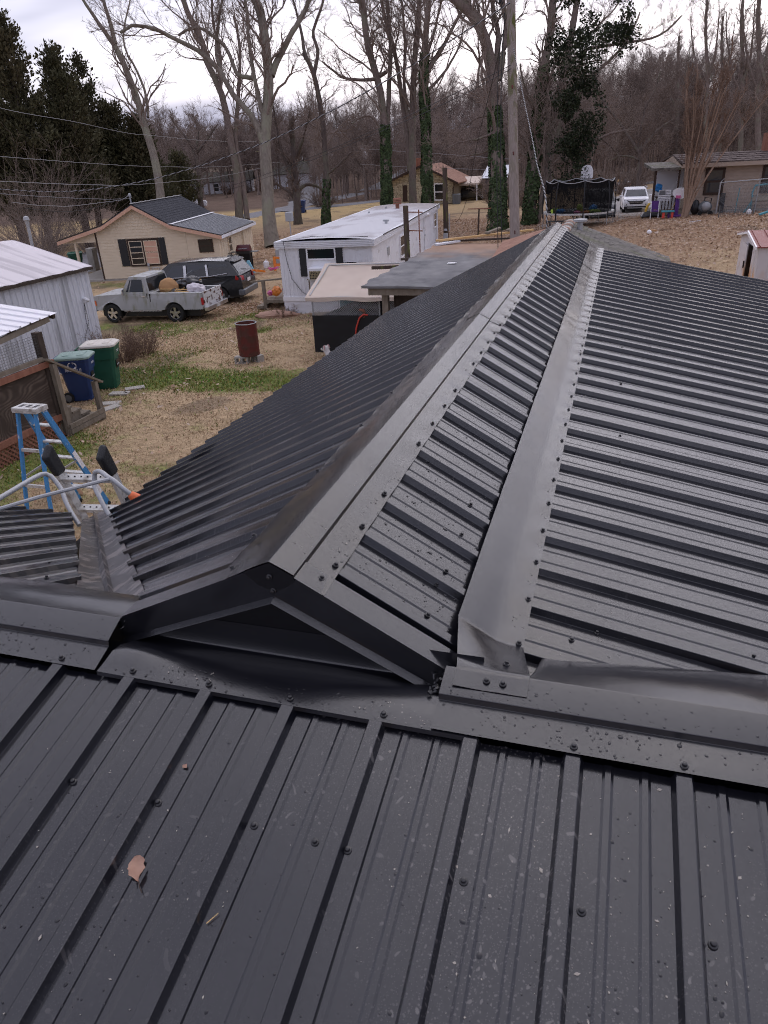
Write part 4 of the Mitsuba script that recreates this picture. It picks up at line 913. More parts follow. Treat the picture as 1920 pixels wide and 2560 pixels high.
def vine_mass(parent, spheres, n, seed, s=.11):
    rg = np.random.default_rng(seed); pts = []
    w = np.array([q[3] for q in spheres]); w = w ** 2 / (w ** 2).sum()
    for q, k in zip(spheres, rg.multinomial(n, w)):
        d = rg.normal(size=(k, 3)); d /= np.linalg.norm(d, axis=1, keepdims=True)
        pts.append(np.array(q[:3]) + d * q[3] * (rg.random((k, 1)) ** .45) * np.array([1, 1, 1.5]))
    p = np.vstack(pts); nn = meshkit.fbm(p * .9, 3, seed); p = p[nn > .5]; n = len(p)
    nr = rg.normal(size=(n, 3)) + np.array([0, 0, .7]); nr /= np.linalg.norm(nr, axis=1, keepdims=True); a, b = basis(nr)
    sz = (s * rg.uniform(.6, 1.5, n))[:, None]; V = np.stack([p - a * sz, p - b * sz * .8, p + a * sz, p + b * sz * .8], 1)
    k = rg.random(n)[:, None]; col = (1 - k) * np.array([.010, .016, .008]) + k * np.array([.040, .052, .022])
    kk = key(parent + '__evergreen_vine'); put(kk, (V.reshape(-1, 3), (np.array([[0, 1, 2], [0, 2, 3]])[None] + 4 * np.arange(n)[:, None, None]).reshape(-1, 3)), 'foliage', color=np.repeat(col, 4, 0))
    labels[kk] = {'label': 'dark evergreen vine filling the crown'}


vine_mass(k, [(-2.2, 49.0, 12.2, 1.3), (-1.6, 49.2, 10.3, 1.5), (-2.0, 49.4, 8.2, 1.4), (-1.2, 49.3, 6.6, 1.3), (-1.9, 49.6, 4.6, 1.5), (-1.3, 49.6, 2.6, 1.5), (-1.8, 49.8, .6, 1.5), (-1.2, 49.8, -1.2, 1.3), (.4, 49.5, 7.4, .9), (.9, 49.4, 6.6, .8), (-3.0, 49.4, 6.5, .8)], 46000, 12, .062)
bare_tree('bare_tree', TREES['drive'], 'spreading bare tree behind the white car with low crooked limbs', 13, 'bark_dark', 'twig_dark', dens=2.2, counts=(8, 5, 0), l1=.42, tmin=.15)
for i in range(6):
    bare_tree('bare_tree', TREES['far%d' % i], ['tall bare tree directly above the left end of the tan house', 'slender bare tree above the tan house, second from the left of the row', 'tall bare tree above the middle of the tan house roof', 'dense tall bare tree above the chimney of the tan house', 'tall bare tree at the right edge above the tan house', 'thin bare tree between the white car and the tan house, farther back'][i], 20 + i, 'bark_brown', 'twig', dens=1.3, counts=(8, 6, 1.2), l1=.2, group=None, tmin=.25, up=.5, ang=(18, 45))

# crepe myrtle: a fan of stems from one foot
rg = np.random.default_rng(33); base = np.array([4.86, 45.4, gzf(4.86, 45.4)]); limbs = []
for i in range(26):
    a = rg.uniform(0, 2 * PI); sp = rg.uniform(.15, 1.0); h = rg.uniform(6.2, 8.6) * (1 - .22 * sp)
    q = [base + np.array([math.cos(a), math.sin(a), 0]) * .12 + (0, 0, -.1)]
    for t in (.15, .35, .6, 1.0): q.append(base + np.array([math.cos(a) * sp * (2.9 * t ** 1.25), math.sin(a) * sp * (2.4 * t ** 1.25), h * t]) + rg.normal(0, .07, 3) + np.array([.9 * t, 0, 0]))
    limbs.append((.055 * rg.uniform(.8, 1.5), .008, q))
bare_tree('crepe_myrtle', limbs, 'fan-shaped bare crepe myrtle with smooth tan stems in front of the tan house', 34, 'crepe_bark', 'twig_warm', dens=1.3, counts=(8, 5, 0), l1=.20, up=.75, tmin=.35, ang=(10, 32), flare=1.0, rmin=.0075)


# cedars on the left
def cedar(x, y, h, w, seed, label, lean=(0, 0), base=.16, n=9000):
    n = int(n * 1.3); rg = np.random.default_rng(seed); z0 = gzf(x, y); k = thing('cedar_tree', label, 'tree', 'dark cedars on the left')
    top = np.array([x + lean[0], y + lean[1], z0 + h]); b0 = np.array([x, y, z0 - .1])
    t = np.linspace(0, 1, 12); tp = b0 + (top - b0) * t[:, None] + rg.normal(0, .05, (12, 3)) * (t[:, None] > 0)
    m = M(); v, f = tubes(tp[None], np.linspace(.30, .02, 12)[None] * (w / 3.0), 8); m.add(v, f); part(k, 'trunk', m, 'bark_dark', True)
    nb = 210; tb = base + (1 - base) * rg.random(nb) ** .9; p0 = b0 + (top - b0) * tb[:, None]
    a = rg.uniform(0, 2 * PI, nb); ln = w * (.16 + .84 * (1 - (tb - base) / (1 - base)) ** .75) * rg.uniform(.45, 1.12, nb)
    u = .35 + .5 * tb; d = np.stack([np.cos(a), np.sin(a), rg.normal(.25, .2, nb) + u * .3], 1); d /= np.linalg.norm(d, axis=1, keepdims=True)
    s = np.linspace(0, 1, 5); Q = p0[:, None] + d[:, None] * (ln[:, None, None] * s[None, :, None]) + np.array([0, 0, 1.0]) * (ln[:, None, None] * .28 * (s ** 2)[None, :, None])
    v, f = tubes(Q, np.linspace(.045, .01, 5)[None] * np.ones((nb, 1)), 3); part(k, 'branches', M().add(v, f), 'twig_dark', True)
    # sprays along the branches
    ib = rg.choice(nb, n, p=ln / ln.sum()); ss = rg.uniform(.22, 1.05, n); f_ = np.clip(ss, 0, .999) * 4; i0 = f_.astype(int); fr_ = (f_ - i0)[:, None]
    c = Q[ib, i0] * (1 - fr_) + Q[ib, i0 + 1] * fr_; c = c + rg.normal(0, .16, (n, 3)) * (.5 + w / 5)
    od = d[ib] * .8 + np.stack([rg.normal(0, .5, n), rg.normal(0, .5, n), rg.normal(.55, .4, n)], 1); od /= np.linalg.norm(od, axis=1, keepdims=True)
    sd, _ = basis(od); q = rg.uniform(0, 2 * PI, n)[:, None]; sd = sd * np.cos(q) + np.cross(od, sd) * np.sin(q)
    L = rg.uniform(.15, .40, n)[:, None]; W = L * rg.uniform(.16, .3, n)[:, None]
    V = np.stack([c, c + od * L * .5 - sd * W, c + od * L, c + od * L * .5 + sd * W, c + od * L * .35 + np.cross(od, sd) * W, c + od * L * .8 + sd * W * .9 + np.cross(od, sd) * W], 1)
    lum = meshkit.fbm(c * .55, 3, seed)[:, None] * .8 + rg.random((n, 1)) * .4; warm = meshkit.noise(c * .4, seed + 3)[:, None]
    col = (np.array([.030, .036, .019]) * (1 - lum) + np.array([.115, .120, .058]) * lum) * (1 - .45 * warm) + np.array([.12, .085, .055]) * .45 * warm
    kk = key(k + '__foliage')
    put(kk, (V.reshape(-1, 3), (np.array([[0, 1, 2], [0, 2, 3], [0, 4, 5]])[None] + 6 * np.arange(n)[:, None, None]).reshape(-1, 3)), 'foliage', color=np.repeat(col, 6, 0))


C_ = 'tall dark cedar '
cedar(-46.6, 46.4, 16.3, 4.2, 41, C_ + 'at the left edge of the view', n=12000)
cedar(-43.0, 47.6, 12.5, 3.6, 42, C_ + 'with a low top, second from the left edge', n=9000)
cedar(-40.9, 48.1, 15.4, 3.3, 43, C_ + 'with the highest pointed top, left of the leaning tree', n=12000)
cedar(-40.2, 51.5, 13.6, 3.4, 44, C_ + 'with a ragged side, right behind the highest one', (.4, 0), n=10000)
cedar(-39.4, 50.5, 11.6, 3.3, 45, C_ + 'of middle height in the row behind the cream house porch', (.5, 0), n=10000)
cedar(-43.2, 57.2, 13.8, 3.2, 46, C_ + 'behind the row, its top right of the ragged one', (1.2, 0), n=9000)
cedar(-40.6, 58.2, 10.2, 3.4, 47, C_ + 'right of the row, beside the leaning tree foot', n=10000)
cedar(-38.6, 58.6, 9.2, 3.0, 48, C_ + 'lowest and rightmost of the row', n=9000)
cedar(-50.5, 52, 14, 4.0, 49, C_ + 'farthest back at the left edge', n=8000)
cedar(-60, 92, 9.0, 3.8, 50, 'olive-green cedar beside the small white gabled house in the distance', base=.08, n=7000)
cedar(-56.5, 94, 7.2, 3.2, 51, 'small olive-green cedar just right of the distant white gabled house', base=.08, n=6000)


# far wood: four kinds of tree, placed many times
def wood_proto(name, h, seed, mat):
    rg = np.random.default_rng(seed); P = []
    fork = rg.uniform(.35, .6); q = [[0, 0, -.5], [rg.normal(0, .2), rg.normal(0, .2), h * .35], [rg.normal(0, .5), rg.normal(0, .5), h * .62], [rg.normal(0, .8), rg.normal(0, .8), h * .86]]
    p, L = resample(q, 10, rg, .08); R = np.linspace(.14, .035, 10)[None]; P = p[None]
    m = M(); v, f = tubes(P, R, 6); m.add(v, f)
    A, RA, LA = kids(P, R, np.array([h]), np.zeros(22, int), rg, .46, (22, 58), .22, 7, .45, .03, .35, .17)
    v, f = tubes(A, RA, 4); m.add(v, f)
    B_, RB, LB = kids(A, RA, LA, rg.integers(0, 22, 300), rg, .46, (20, 65), .12, 5, .6, .016, .1); v, f = tubes(B_, RB, 3); m.add(v, f)
    C_, RC, LC = kids(B_, RB, LB, rg.integers(0, 300, 2400), rg, .55, (20, 65), .1, 2, .7, .011, .1); v, f = tubes(C_, RC, 3); m.add(v, f)
    scene[name] = {'type': 'shapegroup', 'tree': mikit.ply(m.mesh(), mat, smooth=True)}


for i in range(4): wood_proto('wood_shape_%d' % i, [13, 15, 11.5, 14][i], 300 + i, ['twig_far_hazed', 'twig', 'twig_far_hazed', 'twig_dark'][i])
rg = np.random.default_rng(8); labels['far_wood'] = {'label': 'dense bare brown winter wood closing the view behind the houses', 'category': 'wood', 'kind': 'stuff'}
cnt = 0


def plant(n, az, dist, sc):
    global cnt
    for i in range(n):
        a = math.radians(rg.uniform(*az)); d = rg.uniform(*dist); x, y = CAM[0] + d * math.sin(a), CAM[1] + d * math.cos(a)
        s = rg.uniform(*sc); cnt += 1
        scene['far_wood__%03d' % cnt] = {'type': 'instance', 'to_world': T().translate([x, y, gzf(x, y)]).rotate([0, 0, 1], rg.uniform(0, 360)).scale([s * rg.uniform(.8, 1.25), s * rg.uniform(.8, 1.25), s]), 'shapegroup': {'type': 'ref', 'id': 'wood_shape_%d' % rg.integers(0, 4)}}


plant(420, (-22, 19), (106, 185), (.62, .95))
plant(40, (-3, 19), (92, 112), (.45, .75))
plant(170, (-34, -21), (150, 225), (.7, 1.1))
plant(150, (-50, -33), (190, 270), (.75, 1.15))
plant(280, (-22, 19), (100, 150), (.32, .65))


def brush(name, x, y, r, h, n, seed, label, mat='twig', cat='bush', rmin=.006):
    rg = np.random.default_rng(seed); z = gzf(x, y); L = []
    a = rg.uniform(0, 2 * PI, n); rr = r * .35 * np.sqrt(rg.random(n)); s = rg.uniform(.3, 1.0, n)
    P = np.empty((n, 5, 3)); P[:, 0] = np.stack([x + rr * np.cos(a), y + rr * np.sin(a), np.full(n, z - .05)], 1)
    d = np.stack([np.cos(a) * s * .8, np.sin(a) * s * .8, np.ones(n) * rg.uniform(.5, 1.2, n)], 1); d /= np.linalg.norm(d, axis=1, keepdims=True)
    ln = h * rg.uniform(.6, 1.2, n) * (1.15 - .35 * s)
    for k in range(1, 5): P[:, k] = P[:, k - 1] + d * (ln / 4)[:, None]; d = d + rg.normal(0, .16, (n, 3)) + np.array([0, 0, -.05]); d /= np.linalg.norm(d, axis=1, keepdims=True)
    R = np.full((n, 1), rmin * 1.8) * np.linspace(1, .5, 5); m = M(); v, f = tubes(P, R, 4); m.add(v, f)
    A, RA, LA = kids(P, R, ln, rg.integers(0, n, n * 5), rg, .42, (15, 60), .1, 3, .7, rmin, .15); v, f = tubes(A, RA, 3); m.add(v, f)
    B_, RB, LB = kids(A, RA, LA, rg.integers(0, n * 5, n * 14), rg, .5, (15, 60), .0, 2, .8, rmin * .8, .1); v, f = tubes(B_, RB, 3); m.add(v, f)
    return solo(name, m, mat, label, cat, True)


brush('bare_bush', -12.45, 16.7, .85, 1.15, 90, 61, 'bare grey-brown bush at the corner of the left trailer, behind the bins', 'twig_warm', rmin=.005)
brush('bare_bush', -12.3, 17.6, .7, .9, 60, 62, 'lower part-hidden bare bush behind the bush at the trailer corner', 'twig_warm', rmin=.005)
brush('bare_bush', -33.5, 88, 2.2, 2.3, 90, 63, 'tangled dark bush beyond the mobile home roof, left of the ivy-clad trunks', 'twig_dark', rmin=.012)
for i, (x, y, r, h) in enumerate([(-47, 110, 1.8, 2.2), (-79.4, 150, 2, 2.6), (-74, 147, 1.6, 2), (-66, 140, 2.4, 2.6)]):
    brush('far_bush', x, y, r, h, 60, 70 + i, ['brown bush by the cross street, left of the low wide tree', 'brown round bush in front of the long white house, leftmost', 'dark bush in front of the long white house, second from left', 'olive bush in front of the distant white house at right'][i], ['twig', 'twig_warm', 'twig_dark', 'twig_warm'][i], rmin=.02)
for i, (x, y, h) in enumerate([(-36.5, 41.5, 6.5), (-37.5, 43.5, 7), (-33.2, 37.5, 4.5), (-35.5, 45.8, 5.0), (-31.8, 36.6, 3.6)]):
    brush('scrub', x, y, 1.8, h, 46, 80 + i, ['tall bare scrub at the left edge under the cedars', 'bare scrub behind the first at the left edge', 'grey bare brush behind the left trailer roof', 'bare scrub between the cedar trunks', 'low leaning brush beside the pale vent pipe'][i], 'twig', rmin=.009)
# undergrowth below the far wood, right
brush('undergrowth', 1.0, 84, 6, 2.6, 160, 90, 'greenish undergrowth behind the trampoline at the edge of the wood', 'twig', rmin=.02)
brush('undergrowth', -9.0, 74, 5, 3.0, 140, 91, 'brown undergrowth left of the trampoline, between the ivy trees', 'twig', rmin=.018)
brush('undergrowth', 12, 86, 6, 3.5, 140, 92, 'brown undergrowth behind the tan house', 'twig_dark', rmin=.02)
# ================================================================== buildings
from shapely.geometry import Polygon, box as sbox


def stuffpart(parent, name, m, mat, label, smooth=False):
    k = part(parent, name, m, mat, smooth); labels[k] = {'label': label, 'kind': 'stuff'}; return k


def lap_boards(parent, F, poly, y, ex, mat, label, holes=()):
    """lap siding on the polygon poly (x, z), facing -y of the frame F"""
    P = Polygon(poly)
    for h in holes: P = P.difference(sbox(*h))
    x0, z0, x1, z1 = P.bounds; m = M(F); z = z0
    while z < z1:
        s = P.intersection(sbox(x0, z, x1, z + ex))
        for g in getattr(s, 'geoms', [s]):
            if g.is_empty or g.geom_type != 'Polygon': continue
            v, f = trimesh.creation.triangulate_polygon(g, engine='earcut')
            yy = y - .004 - .026 * (1 - (v[:, 1] - z) / ex)
            m.add(np.stack([v[:, 0], yy, v[:, 1]], 1), f[:, ::-1])
            bx = g.bounds
            m.add([(bx[0], y - .030, z), (bx[2], y - .030, z), (bx[2], y - .004, z), (bx[0], y - .004, z)], [[0, 1, 2, 3]])
        z += ex
    stuffpart(parent, 'siding_board', m, mat, label)


def corrugated(F, x0, x1, z0, z1, y, pitch=.15, d=.018, zt=None):
    n = int((x1 - x0) / pitch); xs, ys = [], []
    for i in range(n):
        a = x0 + i * (x1 - x0) / n; p = (x1 - x0) / n
        xs += [a, a + p * .55, a + p * .62, a + p * .78, a + p * .85]; ys += [0, 0, -d, -d, 0]
    xs.append(x1); ys.append(0); xs, ys = np.array(xs), np.array(ys) + y
    top = np.full(len(xs), z1) if zt is None else np.array([zt(x) for x in xs])
    return M(F).grid(np.stack([np.stack([xs, ys, np.full(len(xs), z0)], 1), np.stack([xs, ys, top], 1)], 1))


def window(parent, F, x0, x1, z0, z1, y, frame='white_clean', pane='glass_dark', mull=1, mid=True, w=.05, label=None, trim=None):
    k = key(parent + '__window'); m = M(F); d0, d1 = y - .05, y + .01
    m.box(x0 - w, x0, d0, d1, z0 - w, z1 + w); m.box(x1, x1 + w, d0, d1, z0 - w, z1 + w); m.box(x0, x1, d0 + .002, d1, z1, z1 + w); m.box(x0, x1, d0 - .02, d1, z0 - w, z0)
    for i in range(1, mull): xx = x0 + (x1 - x0) * i / mull; m.box(xx - w * .6, xx + w * .6, d0 + .004, d1, z0, z1)
    if mid: m.box(x0, x1, d0 + .015, d1, (z0 + z1) / 2 - w * .45, (z0 + z1) / 2 + w * .45)
    put(k, m, frame)
    if label: labels[k] = {'label': label}
    n = mull * (2 if mid else 1); zs = [(z0, (z0 + z1) / 2 - w * .45), ((z0 + z1) / 2 + w * .45, z1)] if mid else [(z0, z1)]
    for i in range(mull):
        a, b = x0 + (x1 - x0) * i / mull + w * .6 * (i > 0), x0 + (x1 - x0) * (i + 1) / mull - w * .6 * (i < mull - 1)
        for c, d in zs:
            put(key(k + '__pane'), M(F).box(a, b, y - .024, y - .018, c, d), pane)
    return k


# ---- long white trailer at the left edge
MH1 = thing('white_trailer', 'long weathered white trailer with ribbed walls and stained roof at the left edge', 'mobile home')
F = fr(-13.4, 17.2, 0, -90)    # local x runs towards the camera along the wall, y = to the left side (-x world)
m = corrugated(fr(-13.4, 17.2, 0, -90), 0, 17, -3.62, -1.34, 0, .20, .016)
F1 = np.array([[0, -1, 0, -13.4], [-1, 0, 0, 17.2], [0, 0, 1, 0], [0, 0, 0, 1.0]])      # x -> -y world, y -> -x world
part(MH1, 'wall', corrugated(F1, 0, 17, -3.62, -1.34, 0, .20, .018), 'white_siding', False)
m = M(F1); m.prism([(0.02, -4.2), (17, -4.2), (17, -1.3), (.02, -1.3)], .02, 5.1); part(MH1, 'body', m, 'white_siding')
part(MH1, 'base_trim', M(F1).box(-.04, 17, -.05, .015, -3.74, -3.60), 'white_clean')
part(MH1, 'skirting', corrugated(F1, 0, 17, -4.2, -3.745, .004, .12, .008), 'white_siding')
prf = [(-.10, -1.31), (.0, -1.28), (.9, -1.02), (1.8, -.75), (2.4, -.575), (2.56, -.55), (2.72, -.575), (3.7, -.86), (5.2, -1.30)]
m = M(F1); P = np.array([[(x + .004 * math.sin(x * 40 + i), y, z + .012 * math.sin(x * 5 + i)) for y, z in prf] for i, x in enumerate(np.linspace(-.14, 17, 50))]); m.grid(P)
m.grid(np.array([[(-.138, y, z) for y, z in prf], [(-.138, y, z - .10) for y, z in prf]])); part(MH1, 'roof', m, 'old_white_roof', 40)
m = M(F1); m.prism([(-.1, -1.32), (17, -1.32), (17, -1.40), (-.1, -1.40)], -.14, -.05); part(MH1, 'gutter', m, 'dark_wood', label='black stained gutter along the eave')
part(MH1, 'roof_vent', M(F1).man(hull([(2.7, 1.2, -.80), (2.7, 1.2, -.70)], .09)), 'galv', 40)
part(MH1, 'wall_lamp', M(F1).man(hull([(.45, -.06, -2.15), (.47, -.16, -2.18)], .06)), 'white_clean', 40)
m = M(F1)
for a, b in ((.5, .72), (.62, .42)): m.tube([(.5, -.03, -2.25), (a, -.05, -2.8), (b + .1, -.05, -3.2), (b + .25, -.05, -3.62)], .007, 5)
part(MH1, 'cable', m, 'wire_dark')
solo('vent_pipe', M().tube([(-19.2, 21.6, -4.3), (-19.05, 21.6, -.38)], .055, 10).lathe([(0, .30), (.09, .26), (.11, .16), (.07, .10), (.07, 0)], 12, (-19.05, 21.6, -.45)), 'galv', 'pale grey vent pipe rising behind the left trailer roof', 'pipe', 40)

# ---- screened porch in front of the trailer
PO = thing('screened_porch', 'old screened porch of dark plywood and wire mesh under a white metal roof', 'porch')
FP = np.array([[0, -1, 0, -9.25], [-1, 0, 0, 10.24], [0, 0, 1, 0], [0, 0, 0, 1.0]])     # x -> towards the camera, y -> -x world
m = M(FP); P = []
xs = [];
for i in range(26):
    a = -1.25 + i * .36; xs += [(a, 0), (a + .30, 0), (a + .315, .03), (a + .345, .03)]
P = np.array([[(x, .10 + .21 * max(0, 1 - x), -1.455 + h), (x, 4.2, -1.02 + h)] for x, h in xs]); m.grid(P)
m.box(-1.26, -1.235, -.42, 4.2, -1.56, -1.47) if False else None
part(PO, 'roof', m, 'porch_roof_white', False, 'bright white metal roof')
m = M(FP); m.bar((-1.0, .62, -1.54), (1.0, .16, -1.56), .06, .10); m.box(1.0, 8.4, .12, .2, -1.64, -1.50); part(PO, 'eave_beam', m, 'weathered_wood')
for x in (-1.24, -.55, .25): part(PO, 'rafter_end', M(FP).bar((x, .2 + .21 * max(0, 1 - x), -1.53), (x, 3.2, -1.20), .07, .10), 'dark_wood')
for x in (0.0, 1.9, 3.9): part(PO, 'post', M(FP).box(x, x + .14, -.05, .09, -3.4, -1.56), 'dark_wood')
part(PO, 'plywood_wall', M(FP).box(.0, 8.4, -.012, .03, -3.22, -2.22), 'plywood')
part(PO, 'plywood_wall', M(FP).box(.14, 8.4, 1.6, 1.63, -3.3, -1.2), 'screen_grey', label='grey boards behind the wire mesh')
part(PO, 'rail', M(FP).box(-.10, 8.4, -.08, -.012, -2.24, -2.13), 'red_wood', label='red-brown rail above the plywood'); part(PO, 'rail', M(FP).box(.14, 8.4, -.05, .02, -2.11, -2.03), 'weathered_wood')
part(PO, 'floor_beam', M(FP).box(-.06, 8.4, -.07, .05, -3.34, -3.22), 'red_wood', label='red-brown floor beam')
m = M(FP)
for i in range(66): m.tube([(.14 + i * .062, -.02, -2.03), (.14 + i * .062, -.02, -1.60)], .0032, 4, False)
for i in range(9): m.tube([(.14, -.022, -2.0 + i * .05), (4.3, -.022, -2.0 + i * .05)], .0032, 4, False)
stuffpart(PO, 'wire_mesh', m, 'mesh_wire', 'sagging square wire mesh of the porch opening')
m = M(FP); lat = Polygon([(-.02, -3.72), (2.6, -3.72), (2.6, -3.34), (-.02, -3.34)])
for d in (1, -1):
    for i in range(-8, 34):
        a = i * .11; l0, l1 = ((a, -3.72), (a + d * .40, -3.34)); y = -.03 if d > 0 else -.018
        if min(l0[0], l1[0]) > -.03 and max(l0[0], l1[0]) < 2.6: m.bar((l0[0], y, l0[1]), (l1[0], y, l1[1]), .035, .01, (0, 1, 0))
stuffpart(PO, 'lattice', m, 'red_wood', 'faded red lattice below the porch floor')
for x in (.02, 1.35, 2.7, 4.0): part(PO, 'pier', M(FP).box(x, x + .10, .0, .10, -3.85, -3.34), 'weathered_wood')

ST = thing('wooden_steps', 'weathered wooden steps with a handrail beside the screened porch', 'steps')
FS = fr(-9.13, 10.22, 0, 90)    # local x goes away from the camera (+y world), y -> -x world
zg = -3.72
part(ST, 'post', M(FS).box(-.05, .06, -.05, .05, zg - .1, -2.19), 'weathered_wood'); part(ST, 'post', M(FS).box(1.02, 1.12, -.05, .05, zg - .1, -2.86), 'weathered_wood')
part(ST, 'handrail', M(FS).bar((-.16, -.01, -2.06), (1.28, -.01, -2.93), .10, .04), 'weathered_wood')
for i in range(4): part(ST, 'tread', M(FS).box(.05 + i * .26, .33 + i * .26, .08, 1.05, -3.20 - i * .135, -3.16 - i * .135), 'weathered_wood')
for y in (.10, .98):
    pl_ = [(.0, -3.70), (.0, -3.21)]
    for i in range(4): pl_ += [(.05 + i * .26, -3.205 - i * .135), (.30 + i * .26, -3.205 - i * .135)]
    pl_ += [(1.12, -3.70)]
    part(ST, 'stringer', M(FS).prism(pl_, y, y + .04), 'weathered_wood')
for z in (-3.66, -3.55): part(ST, 'side_board', M(FS).box(-.02, 1.10, -.085, -.052, z, z + .10), 'weathered_wood')
m = M(FS)
for i in range(9): m.box(-.02, -.012, .22, .34, -3.15 + .12 * i - .9, -3.09 + .12 * i - .9)
part(ST, 'vent_grille', m, 'black_paint')

# ---- cream house
CH = thing('cream_house', 'cream lap-sided house with black shutters and a half shingle, half metal roof', 'house')
FH = fr(-24.79, 32.67, -4.19, 13.5)
gab = [(0, .12), (4.78, .12), (4.78, 2.32), (4.14, 2.58), (2.31, 3.62), (.5, 2.70), (0, 2.42)]
lap_boards(CH, FH, gab, 0, .15, 'cream_siding', 'cream painted lap siding boards', [(1.55, .66, 3.30, 2.1)])
part(CH, 'wall', M(FH).prism(gab, .0, 7.6), 'cream_siding')
part(CH, 'wall', M(FH).prism([(4.79, .12), (6.5, .12), (6.5, 2.0), (4.79, 2.36)], -.012, 7.6), 'cream_siding')
part(CH, 'foundation', M(FH).box(-.0, 6.5, -.002, 7.6, -.3, .12), 'concrete')
m = M(FH)
for i in range(16): m.box(6.503, 6.513, .3 + i * .46, .33 + i * .46, .1, 1.98)
part(CH, 'batten', m, 'cream_siding')
part(CH, 'corner_trim', M(FH).box(-.05, .03, -.035, .05, .1, 2.44), 'brown_trim', label='dark brown corner trim')


def roof_slab(parent, name, F, a, b, y0, y1, th, mat, label=None):
    m = M(F); m.add([(a[0], y0, a[1]), (b[0], y0, b[1]), (b[0], y1, b[1]), (a[0], y1, a[1]), (a[0], y0, a[1] - th), (b[0], y0, b[1] - th), (b[0], y1, b[1] - th), (a[0], y1, a[1] - th)], [[0, 1, 2, 3], [7, 6, 5, 4], [0, 4, 5, 1], [1, 5, 6, 2], [2, 6, 7, 3], [3, 7, 4, 0]])
    return part(parent, name, m, mat, label=label)


y0, y1 = -.30, 7.8
roof_slab(CH, 'roof', FH, (.5, 2.80), (2.31, 3.74), y0, y1, .05, 'shingle_dark', 'dark grey shingle roof'); roof_slab(CH, 'roof', FH, (2.312, 3.74), (4.14, 2.70), y0, y1, .05, 'shingle_dark')
roof_slab(CH, 'roof', FH, (-2.02, 2.15), (.498, 2.80), y0, y1, .04, 'roof_metal', 'dark metal porch roof'); roof_slab(CH, 'roof', FH, (4.142, 2.70), (6.75, 2.09), y0, y1, .04, 'roof_metal', 'dark ribbed metal roof over the addition')
m = M(FH); rs = np.random.default_rng(3)
for i in range(11):
    t0, t1 = i / 11, (i + 1) / 11
    for side in (0, 1):
        A, B = (((2.31, 3.745), (4.14, 2.705)) if side == 0 else ((2.31, 3.745), (.5, 2.805)))
        p = lambda t, h: (A[0] + (B[0] - A[0]) * t, A[1] + (B[1] - A[1]) * t + h)
        for j in range(26):
            ya, yb = y0 + .002 + j * .311, y0 + j * .311 + .30; h = .012 + rs.uniform(0, .012)
            a, b = p(t0, .004), p(t1, h)
            m.add([(a[0], ya, a[1]), (b[0], ya, b[1]), (b[0], yb, b[1]), (a[0], yb, a[1]), (b[0], ya, b[1] - h), (b[0], yb, b[1] - h)], [[0, 1, 2, 3], [1, 4, 5, 2]])
stuffpart(CH, 'shingle', m, 'shingle_dark', 'courses of dark grey roof shingles')
m = M(FH)
for i in range(27):
    y = y0 + .1 + i * .29; a = np.array([4.18, y, 2.70]); b = np.array([6.74, y, 2.105]); m.bar(a, b, .05, .05)
part(CH, 'roof_rib', m, 'steel', label='pale ribs of the metal roof')
m = M(FH)
for i in range(6):
    y = y0 + .1 + i * 1.4; m.bar((-2.0, y, 2.165), (.5, y, 2.815), .04, .04)
part(CH, 'roof_rib', m, 'roof_metal')
m = M(FH); m.bar((4.14, y0, 2.725), (4.14, y1, 2.725), .30, .02); part(CH, 'roof_flashing', m, 'white_clean', label='white flashing between shingles and metal')
m = M(FH); m.bar((2.31, y0, 3.765), (2.31, y1, 3.765), .16, .03); part(CH, 'ridge_cap', m, 'steel')


def fascia(pts, y, h):
    for a, b in zip(pts[:-1], pts[1:]):
        m = M(FH); m.add([(a[0], y, a[1]), (b[0], y, b[1]), (b[0], y, b[1] - h), (a[0], y, a[1] - h), (a[0], y + .03, a[1]), (b[0], y + .03, b[1]), (b[0], y + .03, b[1] - h), (a[0], y + .03, a[1] - h)], [[0, 3, 2, 1], [4, 5, 6, 7], [0, 1, 5, 4], [3, 7, 6, 2], [0, 4, 7, 3], [1, 2, 6, 5]])
        part(CH, 'fascia', m, 'new_fascia')


fascia([(-2.02, 2.105), (.5, 2.75), (2.31, 3.685), (4.14, 2.65), (6.75, 2.045)], -.334, .17)
m = M(FH); m.box(6.74, 6.77, -.3, 7.8, 1.90, 2.05); part(CH, 'fascia', m, 'white_paint')
part(CH, 'porch_beam', M(FH).prism([(-1.95, 1.98), (0, 1.98), (0, 2.42), (-1.95, 2.06)], .0, .08), 'cream_siding')
for y in (.02, 4.2): part(CH, 'porch_post', M(FH).box(-1.3, -1.18, y, y + .12, 0, 2.0), 'cream_siding')
part(CH, 'porch_post', M(FH).box(-.2, -.1, .6, .7, .1, 2.2), 'cream_siding')
part(CH, 'porch_floor', M(FH).box(-2.0, -.02, .0, 6.5, -.25, .10), 'concrete')
window(CH, FH, 1.66, 3.22, .76, 2.0, -.012, 'brown_trim', 'glass_dark', 2, True, .06, 'brown framed double window with cream sashes')
m = M(FH)
for a in (1.70, 2.50):
    b = a + .68
    for z in (.80, 1.10, 1.38, 1.66, 1.94): m.box(a, b, -.060, -.045, z - .018, z + .018)
    m.box(a - .018, a + .018, -.06, -.045, .78, 1.96); m.box(b - .018, b + .018, -.06, -.045, .78, 1.96)
part(CH, 'sash', m, 'cream_siding')
part(CH, 'curtain', M(FH).box(2.52, 3.16, -.042, -.036, .80, 1.94), 'new_fascia', label='orange-brown boards behind the right sash')
for a, b in ((1.13, 1.56), (3.31, 3.64)):
    m = M(FH); m.box(a, b, -.05, -.02, .72, 2.08)
    for i in range(12): m.box(a + .04, b - .04, -.06, -.05, .80 + i * .105, .85 + i * .105)
    part(CH, 'shutter', m, 'shutter_black')
